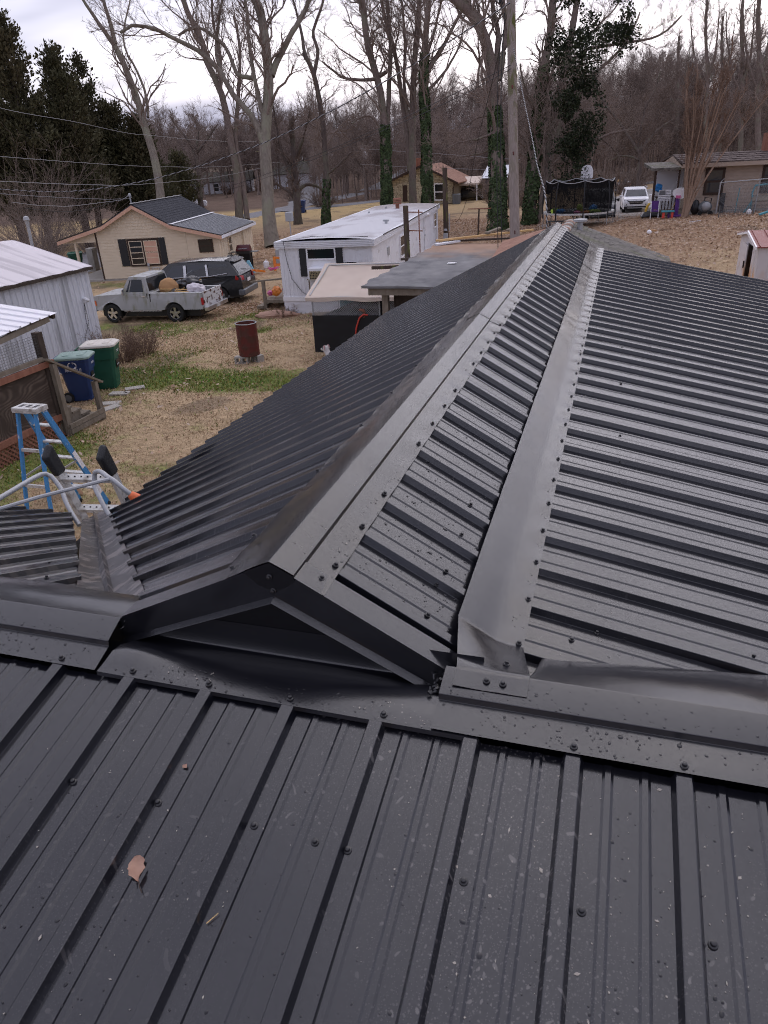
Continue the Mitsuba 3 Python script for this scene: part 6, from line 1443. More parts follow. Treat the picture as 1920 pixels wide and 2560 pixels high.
# ---- distant white houses at the left
def far_house(nm, lab, x, y, w, d, h, rh, a, roof, gable_front=False, wins=2):
    k = thing(nm, lab, 'house'); F = fr(x, y, gzf(x, y) - .2, a)
    if gable_front:
        part(k, 'wall', M(F).prism([(0, 0), (w, 0), (w, h), (w / 2, h + rh), (0, h)], 0, d), 'white_paint')
        m = M(F); m.slab([(w / 2, -.4, h + rh + .1), (w / 2, d, h + rh + .1), (-.4, d, h - .1), (-.4, -.4, h - .1)], .12); m.slab([(w / 2, d, h + rh + .101), (w / 2, -.4, h + rh + .101), (w + .4, -.4, h - .1), (w + .4, d, h - .1)], .12)
    else:
        part(k, 'wall', M(F).box(0, w, 0, d, 0, h), 'white_paint')
        m = M(F); m.slab([(-.4, -.4, h - .05), (w + .4, -.4, h - .05), (w + .4, d / 2, h + rh), (-.4, d / 2, h + rh)], .12); m.slab([(-.4, d / 2, h + rh + .001), (w + .4, d / 2, h + rh + .001), (w + .4, d + .4, h - .05), (-.4, d + .4, h - .05)], .12)
    part(k, 'roof', m, roof)
    part(k, 'foundation', M(F).box(-.02, w + .02, -.03, d, 0, .5), 'concrete')
    for i in range(wins): xx = w * (i + .5) / wins - .5; window(k, F, xx, xx + 1.0, 1.0, 2.4, -.02, 'white_clean', 'glass_dark', 1, True, .08)
    return k, F


k, F = far_house('white_house', 'small white gabled house with a dark roof and porch left of the far lawn', -75.5, 112, 5.4, 9, 3.2, 3.2, 30, 'shingle_dark', True, 1)
part(k, 'porch_roof', M(F).slab([(.4, -2.4, 2.5), (5.0, -2.4, 2.5), (5.0, 0, 3.1), (.4, 0, 3.1)], .15), 'shingle_dark')
for x in (.5, 2.0, 3.4, 4.8): part(k, 'porch_post', M(F).box(x, x + .16, -2.3, -2.14, 0, 2.4), 'white_clean')
far_house('white_house', 'long low white house beyond the far lawn, behind the lone round tree', -97, 150, 21, 8, 2.9, 1.9, 22, 'shingle_old', False, 4)
far_house('white_house', 'white house with a pale roof beyond the road, partly behind the twin trunks', -72, 152, 13, 8, 3.3, 2.2, 12, 'shingle_old', False, 3)
# ================================================================== vehicles (local x: from the front to the rear, z up)
def wheel(parent, F, x, y, r, rim='steel', w=.22, spokes=5):
    s = 1 if y > 0 else -1; k = key(parent + '__wheel'); n = 20
    a = np.arange(n) * 2 * PI / n
    prof_ = [(r * .62, w / 2), (r * .90, w / 2), (r * .985, w * .36), (r, w * .2), (r, -w * .2), (r * .985, -w * .36), (r * .9, -w / 2), (r * .62, -w / 2), (r * .58, 0), (r * .62, w / 2)]
    P = np.array([[(x + q * math.cos(t), y + s * d, r + q * math.sin(t)) for q, d in prof_] for t in np.append(a, 0)])
    tm_ = M(F).grid(P); m = M(F); yo = y + s * w * .40
    P = np.array([[(x + q * math.cos(t), y + s * d, r + q * math.sin(t)) for q, d in [(r * .66, w * .44), (r * .60, w * .42), (r * .57, w * .34)]] for t in np.append(a, 0)]); m.grid(P)
    P = np.array([[(x + q * math.cos(t), y + s * d, r + q * math.sin(t)) for q, d in [(r * .58, w * .35), (r * .55, w * .1), (0, w * .1)]] for t in np.append(a, 0)]); tm_.grid(P); put(k, tm_, 'rubber', 40)
    for i in range(spokes):
        t = 2 * PI * i / spokes + .3; m.bar((x, yo - s * .01, r), (x + r * .6 * math.cos(t), yo, r + r * .6 * math.sin(t)), r * .24, .03, (0, 1, 0))
    m.cyl((x, y, r), (x, yo + s * .02, r), r * .15, 10); put(key(k + '__rim'), m, rim, 30)


def car(name, lab, F, L, W, low, gh, wheels, paint, cat='car', wr=.34, tum=.12, rim='steel', bed=None, glass='glass_dark', sidewin=(), extra=None, barrel=.07, group=None):
    k = thing(name, lab, cat, group); P = Polygon(low)
    for x in wheels:
        c = Polygon([(x + (wr + .065) * math.cos(t), wr + (wr + .065) * math.sin(t)) for t in np.linspace(0, 2 * PI, 28)[:-1]]); P = P.difference(c).difference(sbox(x - wr - .065, -.1, x + wr + .065, wr))
    P = P if P.geom_type == 'Polygon' else max(P.geoms, key=lambda g: g.area)
    t = trimesh.creation.extrude_polygon(P, W, engine='earcut'); v = np.array(t.vertices); v = np.stack([v[:, 0], v[:, 2] - W / 2, v[:, 1]], 1); f = np.array(t.faces)[:, ::-1]
    if bed:
        mm = m3.Manifold(m3.Mesh(v.astype(np.float32), f.astype(np.uint32))) - m3.Manifold.cube((bed[1] - bed[0], bed[2] * 2, 3)).translate((bed[0], -bed[2], bed[3])); q = mm.to_mesh(); v, f = np.array(q.vert_properties)[:, :3].astype(float), np.array(q.tri_verts)
    zs = (v[:, 2] - .62) / .6
    v[:, 1] *= 1 - barrel * zs ** 2 - .10 * np.clip((.55 - v[:, 0]) / .55, 0, 1) ** 2 - .06 * np.clip((v[:, 0] - L + .5) / .5, 0, 1) ** 2
    put(key(k + '__body'), M(F).add(v, f), paint, 25)
    if gh:
        (x0, z0), (x1, z1), (x2, z2), (x3, z3) = gh; wb = W / 2 * (1 - barrel * ((z0 - .62) / .6) ** 2) - .015; wt = W / 2 - tum - .06
        pts = [(x0, s * wb, z0) for s in (-1, 1)] + [(x3, s * wb, z3) for s in (-1, 1)] + [(x1, s * wt, z1) for s in (-1, 1)] + [(x2, s * wt, z2) for s in (-1, 1)] + [((x1 + x2) / 2, s * wt * .8, max(z1, z2) + .035) for s in (-1, 1)]
        part(k, 'cab', M(F).man(hull(pts)), paint, 20)
        zt = max(z1, z2)
        def yy(z): return wb + (wt - wb) * (z - z0) / (zt - z0) + .006
        for poly in sidewin:
            for s in (-1, 1): m = M(F); n = len(poly); m.add([(x, s * yy(z), z) for x, z in poly] + [(x, s * (yy(z) - .02), z) for x, z in poly], [[0, i, i + 1] for i in range(1, n - 1)]); part(k, 'window', m, glass)
        def fq(xa, za, xb, zb, ea, eb, off, lo=.12, hi=.88):
            pa, pb = lo, hi; q = []
            for t_, e in ((pa, ea), (pb, eb)):
                x, z = xa + (xb - xa) * t_, za + (zb - za) * t_; w = (wb + (wt - wb) * t_) - .09; q.append((x + off, w, z + .004))
            return [(q[0][0], -q[0][1], q[0][2]), (q[0][0], q[0][1], q[0][2]), (q[1][0], q[1][1], q[1][2]), (q[1][0], -q[1][1], q[1][2])]
        part(k, 'windshield', M(F).slab(fq(x0, z0, x1, z1, 0, 0, -.008), .012), glass); part(k, 'rear_window', M(F).slab(fq(x3, z3, x2, z2, 0, 0, .008)[::-1], .012), glass)
    for x in wheels:
        for s in (-1, 1): wheel(k, F, x, s * (W / 2 - .12), wr, rim)
    part(k, 'underbody', M(F).box(.25, L - .25, -W / 2 + .25, W / 2 - .25, .22, .55), 'black_paint')
    return k


# ---- old white pickup
a_ = 4.4; FT_ = fr(-17.17, 22.81, -4.20, a_) @ fr(-.80, .93, 0)
low = [(0, .48), (-.02, .62), (0, .95), (.06, 1.01), (1.30, 1.09), (1.36, 1.12), (2.46, 1.12), (2.50, 1.10), (4.62, 1.10), (4.64, .60), (4.60, .50)]
TK = car('pickup_truck', 'old dirty white pickup truck loaded with junk, parked on the lawn', FT_, 4.64, 1.88, low, [(1.30, 1.10), (1.70, 1.70), (2.36, 1.69), (2.47, 1.10)], (.80, 3.46), 'truck_paint', 'pickup truck', .36, .09, 'chrome', (2.58, 4.56, .70, .72), 'glass_dark',
         [[(1.52, 1.16), (1.74, 1.60), (1.78, 1.60), (1.62, 1.16)], [(1.66, 1.16), (1.82, 1.61), (2.24, 1.60), (2.26, 1.16)]])
for s in (-1, 1): part(TK, 'door', M(FT_).box(1.42, 2.38, s * .905 - .012, s * .905 + .012, .52, 1.05), 'truck_paint')
m = M(FT_)
for s in (-1, 1): m.box(2.385, 2.40, s * .90 - .02, s * .90 + .02, .50, 1.1); m.box(2.50, 2.53, s * .91 - .02, s * .91 + .02, .52, 1.1)
part(TK, 'panel_gap', m, 'black_paint')
m = M(FT_)
for s in (-1, 1): m.box(1.3, 2.9, s * .88 - .02, s * .88 + .02, .44, .52)
part(TK, 'rocker_panel', m, 'truck_rust', label='rusty rocker panels')
part(TK, 'door_handle', M(FT_).box(2.18, 2.32, -.94, -.90, .98, 1.02), 'chrome')
m = M(FT_); m.box(4.645, 4.69, -.80, .80, .58, 1.12); part(TK, 'tailgate', m, 'truck_rust', label='rust-spotted white tailgate')
m = M(FT_); m.box(4.69, 4.70, -.7, .7, .76, .92); part(TK, 'tailgate_panel', m, 'truck_rust')
for s in (-1, 1): part(TK, 'tail_light', M(FT_).man(rbox(4.60, 4.66, s * .86 - .055, s * .86 + .055, .66, .92, .01)), 'red_lens', 20)
m = M(FT_); m.man(rbox(4.70, 4.86, -.92, .92, .44, .60, .02)); part(TK, 'rear_bumper', m, 'chrome', 20)
part(TK, 'number_plate', M(FT_).box(4.862, 4.868, -.15, .15, .46, .58), 'truck_rust')
m = M(FT_); m.man(rbox(-.10, .03, -.92, .92, .42, .58, .02)); part(TK, 'front_bumper', m, 'black_paint', 20)
for s in (-1, 1): part(TK, 'side_marker', M(FT_).box(.10, .14, s * .875 - .02, s * .875 + .02, .66, .84), 'orange_plastic'); part(TK, 'headlight', M(FT_).box(-.03, .0, s * .62 - .12, s * .62 + .12, .72, .92), 'clear_lens')
m = M(FT_); m.tube([(1.50, -.90, 1.14), (1.50, -1.02, 1.16)], .012, 5); m.man(rbox(1.46, 1.50, -1.10, -.98, 1.08, 1.28, .015)); part(TK, 'side_mirror', m, 'chrome', 30)
v, f = blob(.42, 501, (2.98, -.20, 1.22), (.95, .7, .85), .22, 1.1, 2); solo('cardboard_box', M(FT_).add(v, f), 'cardboard', 'crumpled brown cardboard box in the pickup bed behind the cab', 'box')
for i, (p, q) in enumerate([((2.8, -.52, 1.20), (4.05, -.30, 1.12)), ((2.95, -.46, 1.12), (4.0, -.62, 1.10)), ((3.3, -.1, 1.05), (4.15, .25, 1.42))]): solo('wood_plank', M(FT_).bar(p, q, .07, .03), 'plank', ['pale plank lying in the pickup bed beside the cardboard, upper one', 'pale plank lying along the near side of the pickup bed', 'pale plank sticking up among the black bags in the pickup bed'][i], 'plank')
for i, (c, s, mt, lb) in enumerate([((3.75, .25, 1.26), .36, 'bag_black', 'large black rubbish bag in the pickup bed by the tailgate'), ((3.28, .35, 1.22), .26, 'bag_black', 'smaller black rubbish bag in the pickup bed next to the cardboard'), ((4.15, -.30, 1.12), .31, 'bag_white', 'white plastic rubbish bag in the pickup bed at the tailgate'), ((3.3, -.35, .95), .30, 'bag_black', 'flat black bag under the planks in the pickup bed')]):
    v, f = blob(s, 510 + i, c, (1.15, 1, .8), .32, 2.6); solo('rubbish_bag', M(FT_).add(v, f), mt, lb, 'bag', 50)
solo('bent_rod', M(FT_).tube([(3.4, .1, 1.2), (3.6, .2, 1.6), (3.85, .15, 1.75)], .008, 5), 'steel', 'thin bent rods standing in the pickup bed', 'rod')

# ---- black suv
FS_ = fr(-14.56, 26.64, -4.22, 9) @ fr(-4.02, .98, 0)
low = [(.02, .34), (-.02, .55), (.06, .85), (.25, .98), (1.15, 1.12), (4.86, 1.20), (5.00, 1.08), (5.06, .80), (5.06, .42), (4.95, .32)]
SV = car('suv', 'black suv parked between the white pickup and the cream house', FS_, 5.06, 1.98, low, [(1.02, 1.10), (1.90, 1.72), (4.55, 1.74), (4.96, 1.18)], (.98, 4.02), 'car_black', 'car', .37, .16, 'steel', None, 'glass_blue',
         [[(1.62, 1.17), (2.05, 1.60), (2.50, 1.64), (2.50, 1.17)], [(2.68, 1.17), (2.68, 1.65), (3.46, 1.66), (3.50, 1.19)], [(3.66, 1.20), (3.63, 1.65), (4.40, 1.62), (4.52, 1.50), (4.40, 1.30)]])
m = M(FS_)
for s in (-1, 1): m.bar((2.59, s * .955, 1.17), (2.59, s * .85, 1.63), .12, .012, (0, 1, 0)); m.bar((3.58, s * .955, 1.19), (3.54, s * .85, 1.64), .09, .012, (0, 1, 0))
part(SV, 'pillar_trim', m, 'car_white', label='white pillar covers between the side windows')
m = M(FS_)
for s in (-1, 1): m.tube([(1.6, s * .965, 1.15), (3.6, s * .965, 1.17), (4.45, s * .95, 1.28)], .012, 5)
part(SV, 'window_trim', m, 'chrome')
for s in (-1, 1):
    part(SV, 'tail_light', M(FS_).man(hull([(4.78, s * .93, 1.02), (4.80, s * .93, 1.16), (5.03, s * .62, 1.12), (5.05, s * .62, .98), (5.0, s * .86, .98)], .02)), 'red_lens', 30)
    part(SV, 'side_mirror', M(FS_).man(hull([(1.65, s * 1.02, 1.18), (1.72, s * 1.14, 1.22), (1.68, s * 1.12, 1.12)], .05)), 'car_black', 30)
m = M(FS_); m.man(rbox(4.85, 5.14, -.96, .96, .36, .62, .05)); part(SV, 'rear_bumper', m, 'car_grey', 30)
m = M(FS_)
for s in (-1, 1): m.box(.6, 4.6, s * .93 - .03, s * .93 + .03, .30, .40)
part(SV, 'sill', m, 'car_grey')
part(SV, 'rear_spoiler', M(FS_).man(hull([(4.35, -.72, 1.78), (4.35, .72, 1.78), (4.72, -.66, 1.70), (4.72, .66, 1.70)], .025)), 'car_black', 30)
part(SV, 'number_plate', M(FS_).box(5.055, 5.065, -.2, .2, .84, .98), 'white_clean'); part(SV, 'antenna', M(FS_).tube([(4.4, .2, 1.78), (4.6, .2, 1.98)], .008, 4), 'black_paint')
part(SV, 'wiper', M(FS_).bar((4.86, -.3, 1.36), (4.92, .2, 1.30), .02), 'black_paint')

# ---- white suv, nose to the camera
FW = fr(2.50, 59.2, -3.62, 93); FW[2, 3] = gzf(2.5, 61) + .03
low = [(.04, .30), (-.02, .50), (0, .78), (.12, .98), (.95, 1.08), (4.5, 1.12), (4.62, .8), (4.62, .40), (4.5, .30)]
WV = car('suv', 'white suv with a black grille facing us on the gravel driveway', FW, 4.62, 1.86, low, [(.85, 1.05), (1.62, 1.60), (4.05, 1.62), (4.5, 1.10)], (.92, 3.66), 'car_white', 'car', .36, .15, 'steel', None, 'glass_blue', [[(1.35, 1.12), (1.72, 1.50), (2.35, 1.54), (2.35, 1.12)], [(2.45, 1.12), (2.45, 1.54), (3.9, 1.52), (4.1, 1.2)]])
m = M(FW); m.man(hull([(-.025, -.50, .82), (-.025, .50, .82), (-.03, -.44, .64), (-.03, .44, .64), (.03, -.55, .86), (.03, .55, .86)])); part(WV, 'grille', m, 'black_paint')
m = M(FW); m.box(-.035, -.02, -.44, .44, .735, .755); part(WV, 'grille_bar', m, 'chrome')
m = M(FW); m.man(rbox(-.06, .2, -.84, .84, .30, .50, .04)); part(WV, 'front_bumper', m, 'black_paint', 30)
m = M(FW); m.box(-.068, -.055, -.62, .62, .36, .42); part(WV, 'skid_plate', m, 'steel')
for s in (-1, 1):
    part(WV, 'headlight', M(FW).man(hull([(.02, s * .52, .86), (.16, s * .84, .94), (.18, s * .86, .86), (.02, s * .56, .80)], .02)), 'glass_blue', 30)
    part(WV, 'fog_light', M(FW).man(hull([(-.01, s * .66, .62), (.05, s * .82, .66), (.05, s * .82, .54), (-.01, s * .70, .54)], .02)), 'black_paint', 30)
    part(WV, 'side_mirror', M(FW).man(hull([(1.30, s * .98, 1.12), (1.36, s * 1.12, 1.16), (1.34, s * 1.10, 1.04)], .05)), 'car_white', 30)

# ---- grey minivan behind the trampoline
FV = fr(.25, 51.6, -3.35, 96); FV[2, 3] = gzf(.3, 53) + .02
low = [(.04, .28), (-.02, .50), (.02, .78), (.15, .93), (.95, 1.10), (4.9, 1.15), (5.02, .8), (5.02, .36), (4.9, .28)]
MV = car('minivan', 'grey minivan parked behind the trampoline net', FV, 5.0, 1.95, low, [(.62, 1.02), (1.75, 1.70), (4.6, 1.72), (4.95, 1.12)], (.98, 3.9), 'car_grey', 'car', .34, .15, 'steel', None, 'glass_dark', [[(1.45, 1.15), (1.9, 1.55), (2.5, 1.6), (2.5, 1.15)]])
m = M(FV); m.box(-.03, .0, -.36, -.03, .66, .82); m.box(-.03, .0, .03, .36, .66, .82); m.box(-.03, .0, -.36, -.03, .54, .63); m.box(-.03, .0, .03, .36, .54, .63); part(MV, 'grille', m, 'black_paint')
for s in (-1, 1): part(MV, 'headlight', M(FV).man(hull([(.0, s * .50, .84), (.12, s * .84, .92), (.12, s * .86, .78), (0, s * .52, .72)], .02)), 'clear_lens', 30); part(MV, 'side_mirror', M(FV).man(hull([(1.3, s * 1.04, 1.14), (1.36, s * 1.16, 1.18), (1.34, s * 1.14, 1.06)], .05)), 'black_paint', 30)

# ---- black coupe under the carport, white car far away
FC = fr(-17.0, 86.7, -4.0, 185) @ fr(-4.3, 0, 0); FC[2, 3] = gzf(-15, 86.7) + .1
car('car', 'dark coupe parked under the pale carport', FC, 4.5, 1.75, [(.05, .25), (0, .5), (.1, .66), (1.3, .82), (4.3, .90), (4.48, .7), (4.45, .3)], [(1.15, .80), (1.95, 1.24), (2.9, 1.26), (3.9, .90)], (.9, 3.5), 'car_black', 'car', .33, .16, 'steel', None, 'glass_blue', [[(1.75, .86), (2.05, 1.18), (2.8, 1.2), (3.2, .90)]])
FZ = fr(-62.5, 101.5, -4.8, 25); FZ[2, 3] = gzf(-62, 102) + .1
car('car', 'white car parked by the small white gabled house, beyond the cream house ridge', FZ, 4.6, 1.8, [(.05, .25), (0, .6), (.1, .8), (1.2, .95), (4.4, 1.0), (4.58, .75), (4.5, .3)], [(1.0, .92), (1.8, 1.42), (3.3, 1.42), (4.1, 1.0)], (.9, 3.6), 'car_white', 'car', .33, .15, 'steel', None, 'glass_blue', [[(1.6, 1.0), (1.95, 1.34), (3.1, 1.34), (3.5, 1.02)]])
# ================================================================== objects in the yard
def wheelie(name, lab, x, y, a, body, lid, s=1.0, group=None, text=None):
    k = thing(name, lab, 'bin', group); F = fr(x, y, gzf(x, y), a, s)     # front faces -y
    def ring(w, d, z, r, c=0): return [(-w + r, -d + c), (w - r, -d + c), (w, -d + r + c), (w, d - r + c), (w - r, d + c), (-w + r, d + c), (-w, d - r + c), (-w, -d + r + c)], z
    secs = [ring(.22, .24, .03, .05), ring(.235, .27, .25, .05), ring(.27, .32, .72, .06), ring(.275, .325, .735, .06), ring(.30, .345, .745, .06), ring(.315, .375, .98, .07), ring(.335, .39, .985, .07), ring(.335, .39, 1.03, .07)]
    P = np.array([[(px, py, z) for px, py in pts + pts[:1]] for pts, z in secs]); m = M(F).grid(P); put(key(k + '__body'), m, body, 30)
    part(k, 'base', M(F).box(-.21, .21, -.23, .23, .02, .04), body)
    L = [ring(.345, .40, 1.035, .08), ring(.355, .41, 1.05, .08), ring(.35, .405, 1.085, .08), ring(.30, .35, 1.115, .08), ring(.27, .32, 1.11, .08), ring(.001, .001, 1.125, .0003)]
    put(key(k + '__lid'), M(F).grid(np.array([[(px, py, z) for px, py in pts + pts[:1]] for pts, z in L])), lid, 30)
    m = M(F); m.box(-.20, .20, -.26, -.12, 1.105, 1.125); m.box(-.20, .20, .08, .22, 1.105, 1.125); part(k, 'lid_panel', m, lid)
    m = M(F); m.tube([(-.30, .42, 1.0), (-.30, .50, 1.02), (.30, .50, 1.02), (.30, .42, 1.0)], .018, 7); part(k, 'handle', m, body, 40)
    for s_ in (-1, 1):
        kk = key(k + '__wheel'); m = M(F); m.cyl((s_ * .24, .27, .13), (s_ * .30, .27, .13), .13, 16); put(kk, m, 'rubber', 30)
        m = M(F); m.cyl((s_ * .30, .27, .13), (s_ * .305, .27, .13), .085, 14); put(key(kk + '__hub'), m, 'car_grey', 30)
    m = M(F); m.box(-.10, .10, -.335, -.322, .50, .68); part(k, 'grip_recess', m, 'black_paint'); part(k, 'lift_bar', M(F).box(-.10, .10, -.342, -.335, .56, .58), 'galv')
    return k, F


# numbers and symbols lie on the faces of the bins as thin raised print
def print_on(parent, name, F, x, z, text, h, yface, mat='white_clean', tilt=0):
    t = meshkit.text_mesh(text, h, .003); v = np.array(t.vertices); w = v[:, 0].max(); c, s = math.cos(tilt), math.sin(tilt)
    vx, vz = v[:, 0] - w / 2, v[:, 1]
    vv = np.stack([x + vx * c - vz * s, yface(z + vz) - v[:, 2], z + vx * s + vz * c], 1)
    part(parent, name, M(F).add(vv, np.array(t.faces)), mat)


BB, FB = wheelie('recycling_bin', 'dark blue wheeled recycling bin with a dusty green-grey lid by the wooden steps', -10.75, 12.75, 112, 'bin_blue', 'bin_lid_dusty')
GB, FG = wheelie('rubbish_bin', 'dark green wheeled bin with a pale lid, next to the blue recycling bin', -10.85, 13.85, 112, 'bin_green', 'bin_lid_pale', 1.05)
yf = lambda z: -.345 - (z - .745) * .13 - .004
Fs = FB @ np.array([[0, 1, 0, 0], [-1, 0, 0, 0], [0, 0, 1, 0], [0, 0, 0, 1.0]]); Fs = FB @ fr(0, 0, 0, -90)
ys = lambda z: -.30 - (z - .745) * .065 - .004
print_on(BB, 'lettering', Fs, .0, .765, 'RECYCLE', .062, ys)
m = M(Fs)
for i in range(3):
    a = np.radians(np.linspace(90 + i * 120 + 14, 90 + i * 120 + 96, 8)); c = np.stack([.095 * np.cos(a), np.zeros(8), .905 + .075 * np.sin(a)], 1); c[:, 1] = [ys(z) - .002 for z in c[:, 2]]
    m.tube(c, .011, 5); e = c[-1]; d = c[-1] - c[-2]; d /= np.linalg.norm(d); n = np.array([-d[2], 0, d[0]]); q = np.array([e - n * .03, e + n * .03, e + d * .045]); m.add(np.vstack([q + (0, -.004, 0), q + (0, .004, 0)]), [[0, 1, 2], [3, 5, 4], [0, 3, 4], [0, 4, 1]])
part(BB, 'recycling_symbol', m, 'white_clean', 40)
print_on(BB, 'number', FB, .05, .86, '9072', .05, yf); print_on(GB, 'number', FG, .05, .86, '3512', .05, yf)
wheelie('rubbish_bin', 'dark green wheeled bin beside the cream house porch, behind the left trailer roof', -28.1, 34.8, 35, 'bin_green', 'bin_green', 1.15)
wheelie('rubbish_bin', 'blue wheeled bin far off by the road, right of the big grey tree', -33.0, 80.0, 10, 'bin_blue', 'bin_blue', 1.2)
solo('stone_post', M(fr(-28.3, 36.5, -4.2)).man(rbox(-.22, .22, -.22, .22, -.1, 1.3, .03)), 'concrete', 'short grey post behind the green bin by the cream house porch', 'post', 30)

# ---- blue step ladder
SL = thing('step_ladder', 'blue fibreglass step ladder standing open on the lawn', 'ladder')
a = math.radians(90); ux, uy = np.array([math.cos(a), math.sin(a), 0]), np.array([-math.sin(a), math.cos(a), 0])      # ux: spread, uy: width
zg = gzf(-6.9, 6.9); c0 = np.array([-6.42, 6.62, zg]); H = 1.86


def sp(u, w, z): return c0 + ux * u + uy * w + np.array([0, 0, z])


for w in (-1, 1):
    part(SL, 'front_rail', M().bar(sp(.06, w * .165, H - .02), sp(.78, w * .275, 0), .036, .085, tuple(ux)), 'ladder_blue')
    part(SL, 'rear_rail', M().bar(sp(-.08, w * .155, H - .04), sp(-.44, w * .235, 0), .032, .055, tuple(ux)), 'ladder_blue')
for i in range(1, 6):
    t = i / 6.2; z = H * (1 - t); u = .06 + .72 * t; w = .165 + .11 * t - .02; m = M(); m.bar(sp(u, -w, z), sp(u, w, z), .085, .022); part(SL, 'step', m, 'aluminium')
for t in (.30, .58, .90):
    z = H * (1 - t); u = -.08 - .36 * t; w = .155 + .08 * t; part(SL, 'rear_brace', M().bar(sp(u, -w, z), sp(u, w, z), .03, .045), 'aluminium')
for w in (-1, 1): part(SL, 'spreader', M().bar(sp(-.27, w * .2, H * .48), sp(.42, w * .23, H * .50), .012, .03), 'steel')
m = M(); q = m3.Manifold.cube((.34, .42, .07), True)
cap_ = np.array(q.to_mesh().vert_properties)[:, :3]
m.add([c0 + ux * (v_[0] * .72) + uy * v_[1] + np.array([0, 0, H + v_[2] + .01]) for v_ in cap_], np.array(q.to_mesh().tri_verts)); part(SL, 'top_cap', m, 'aluminium', label='worn grey plastic top cap')
m = M()
for w in (-.12, 0, .12): m.add([sp(-.05, w - .03, H + .048), sp(.05, w - .03, H + .048), sp(.05, w + .03, H + .048), sp(-.05, w + .03, H + .048)], [[0, 1, 2, 3]])
part(SL, 'tool_slot', m, 'black_paint')
for w in (-1, 1):
    for u, ww, nm in ((.78, .275, 'foot'), (-.44, .235, 'foot')): part(SL, nm, M().man(hull([tuple(sp(u, w * ww, .03))], .045)), 'rubber', 30)
for t0, t1, mt, lb in ((.42, .58, 'white_paint', 'white warning label on the right rail'), (.76, .86, 'white_paint', 'white worn patch on the right rail')):
    f_ = lambda t: sp(.06 + .72 * t, -(.165 + .11 * t) - .020, H * (1 - t)); e = np.cross(unit(f_(1) - f_(0)), -uy); q0, q1 = f_(t0), f_(t1); part(SL, 'label', M().add([q0 - e * .038, q1 - e * .038, q1 + e * .038, q0 + e * .038], [[0, 1, 2, 3]]), mt, label=lb)

# ---- aluminium extension ladder with a stabiliser, leaning on the eave by the valley
EL = thing('extension_ladder', 'aluminium extension ladder with black end mitts leaning on the roof eave at the valley', 'ladder')
ph, th = 1.72, 1.27
dn_ = np.array([math.cos(ph) * math.cos(th), math.sin(ph) * math.cos(th), -math.sin(th)]); lat = unit(np.array([math.sin(ph), -math.cos(ph), 0])); on = np.cross(lat, dn_); on = on if on[2] > 0 else -on
ct = np.array([-2.16, 2.74, -1.02])


def ep(s, w, o=0.0): return ct + dn_ * s + lat * w + on * o


Lb = 3.05
for w in (-1, 1):
    part(EL, 'rail', M().bar(ep(-.40, w * .205), ep(Lb, w * .205), .028, .075, tuple(on)), 'aluminium')
    part(EL, 'end_mitt', M().man(hull([tuple(ep(-.50, w * .205, .02)), tuple(ep(-.47, w * .205, -.05)), tuple(ep(-.30, w * .205, .03)), tuple(ep(-.32, w * .205, -.03))], .030, 10)), 'shutter_black', 40, 'dark rubber end mitt')
for i in range(11):
    s = -.24 + i * .305; m = M(); m.bar(ep(s, -.19), ep(s, .19), .030, .062, tuple(on)); part(EL, 'rung', m, 'aluminium')
    m = M()
    if i < 3:
        for j in range(7): q = ep(s - .017, -.15 + j * .05, .0); m.man(hull([tuple(q)], .007, 6))
        part(EL, 'rung_hole', m, 'black_paint')
SB = thing('ladder_stabilizer', 'grey bent-tube ladder stabilizer with an orange rubber foot resting on the roof', 'ladder stabilizer')
for nm, pts in (('R', [[-1.705, 2.300, -.905], [-1.837, 2.385, -.793], [-1.930, 2.473, -.715], [-1.925, 2.490, -.658], [-1.858, 2.470, -.628], [-1.735, 2.41, -.645], [-1.645, 2.40, -.705], [-1.60, 2.42, -.765]]), ('L', [[-1.933, 2.239, -.930], [-2.091, 2.342, -.82], [-2.181, 2.414, -.739], [-2.249, 2.428, -.669], [-2.28, 2.394, -.648], [-2.28, 2.279, -.643], [-2.281, 2.112, -.646], [-2.288, 2.012, -.652], [-2.32, 1.80, -.67], [-2.34, 1.60, -.70], [-2.35, 1.52, -.585 - .435 * 0]])):
    q, _ = resample(np.array(pts), 40, np.random.default_rng(1), 0.0); part(SB, 'arm', M().tube(q, .0165, 10), 'galv', True)
    e = q[-1]; d = unit(q[-1] - q[-4]); m = M(); m.man(m3.Manifold.batch_hull([m3.Manifold.sphere(.030, 14).translate(tuple(e)), m3.Manifold.sphere(.040, 14).translate(tuple(e + d * .035))]))
    part(SB, 'foot', m, 'orange_plastic', 40, 'orange rubber foot')
    if nm == 'R': eR = q[30]
    else: eL = q[31]
part(SB, 'cross_bar', M().tube([eL, (eL + eR) / 2 + np.array([0, 0, .01]), eR], .0135, 8), 'galv', 40)

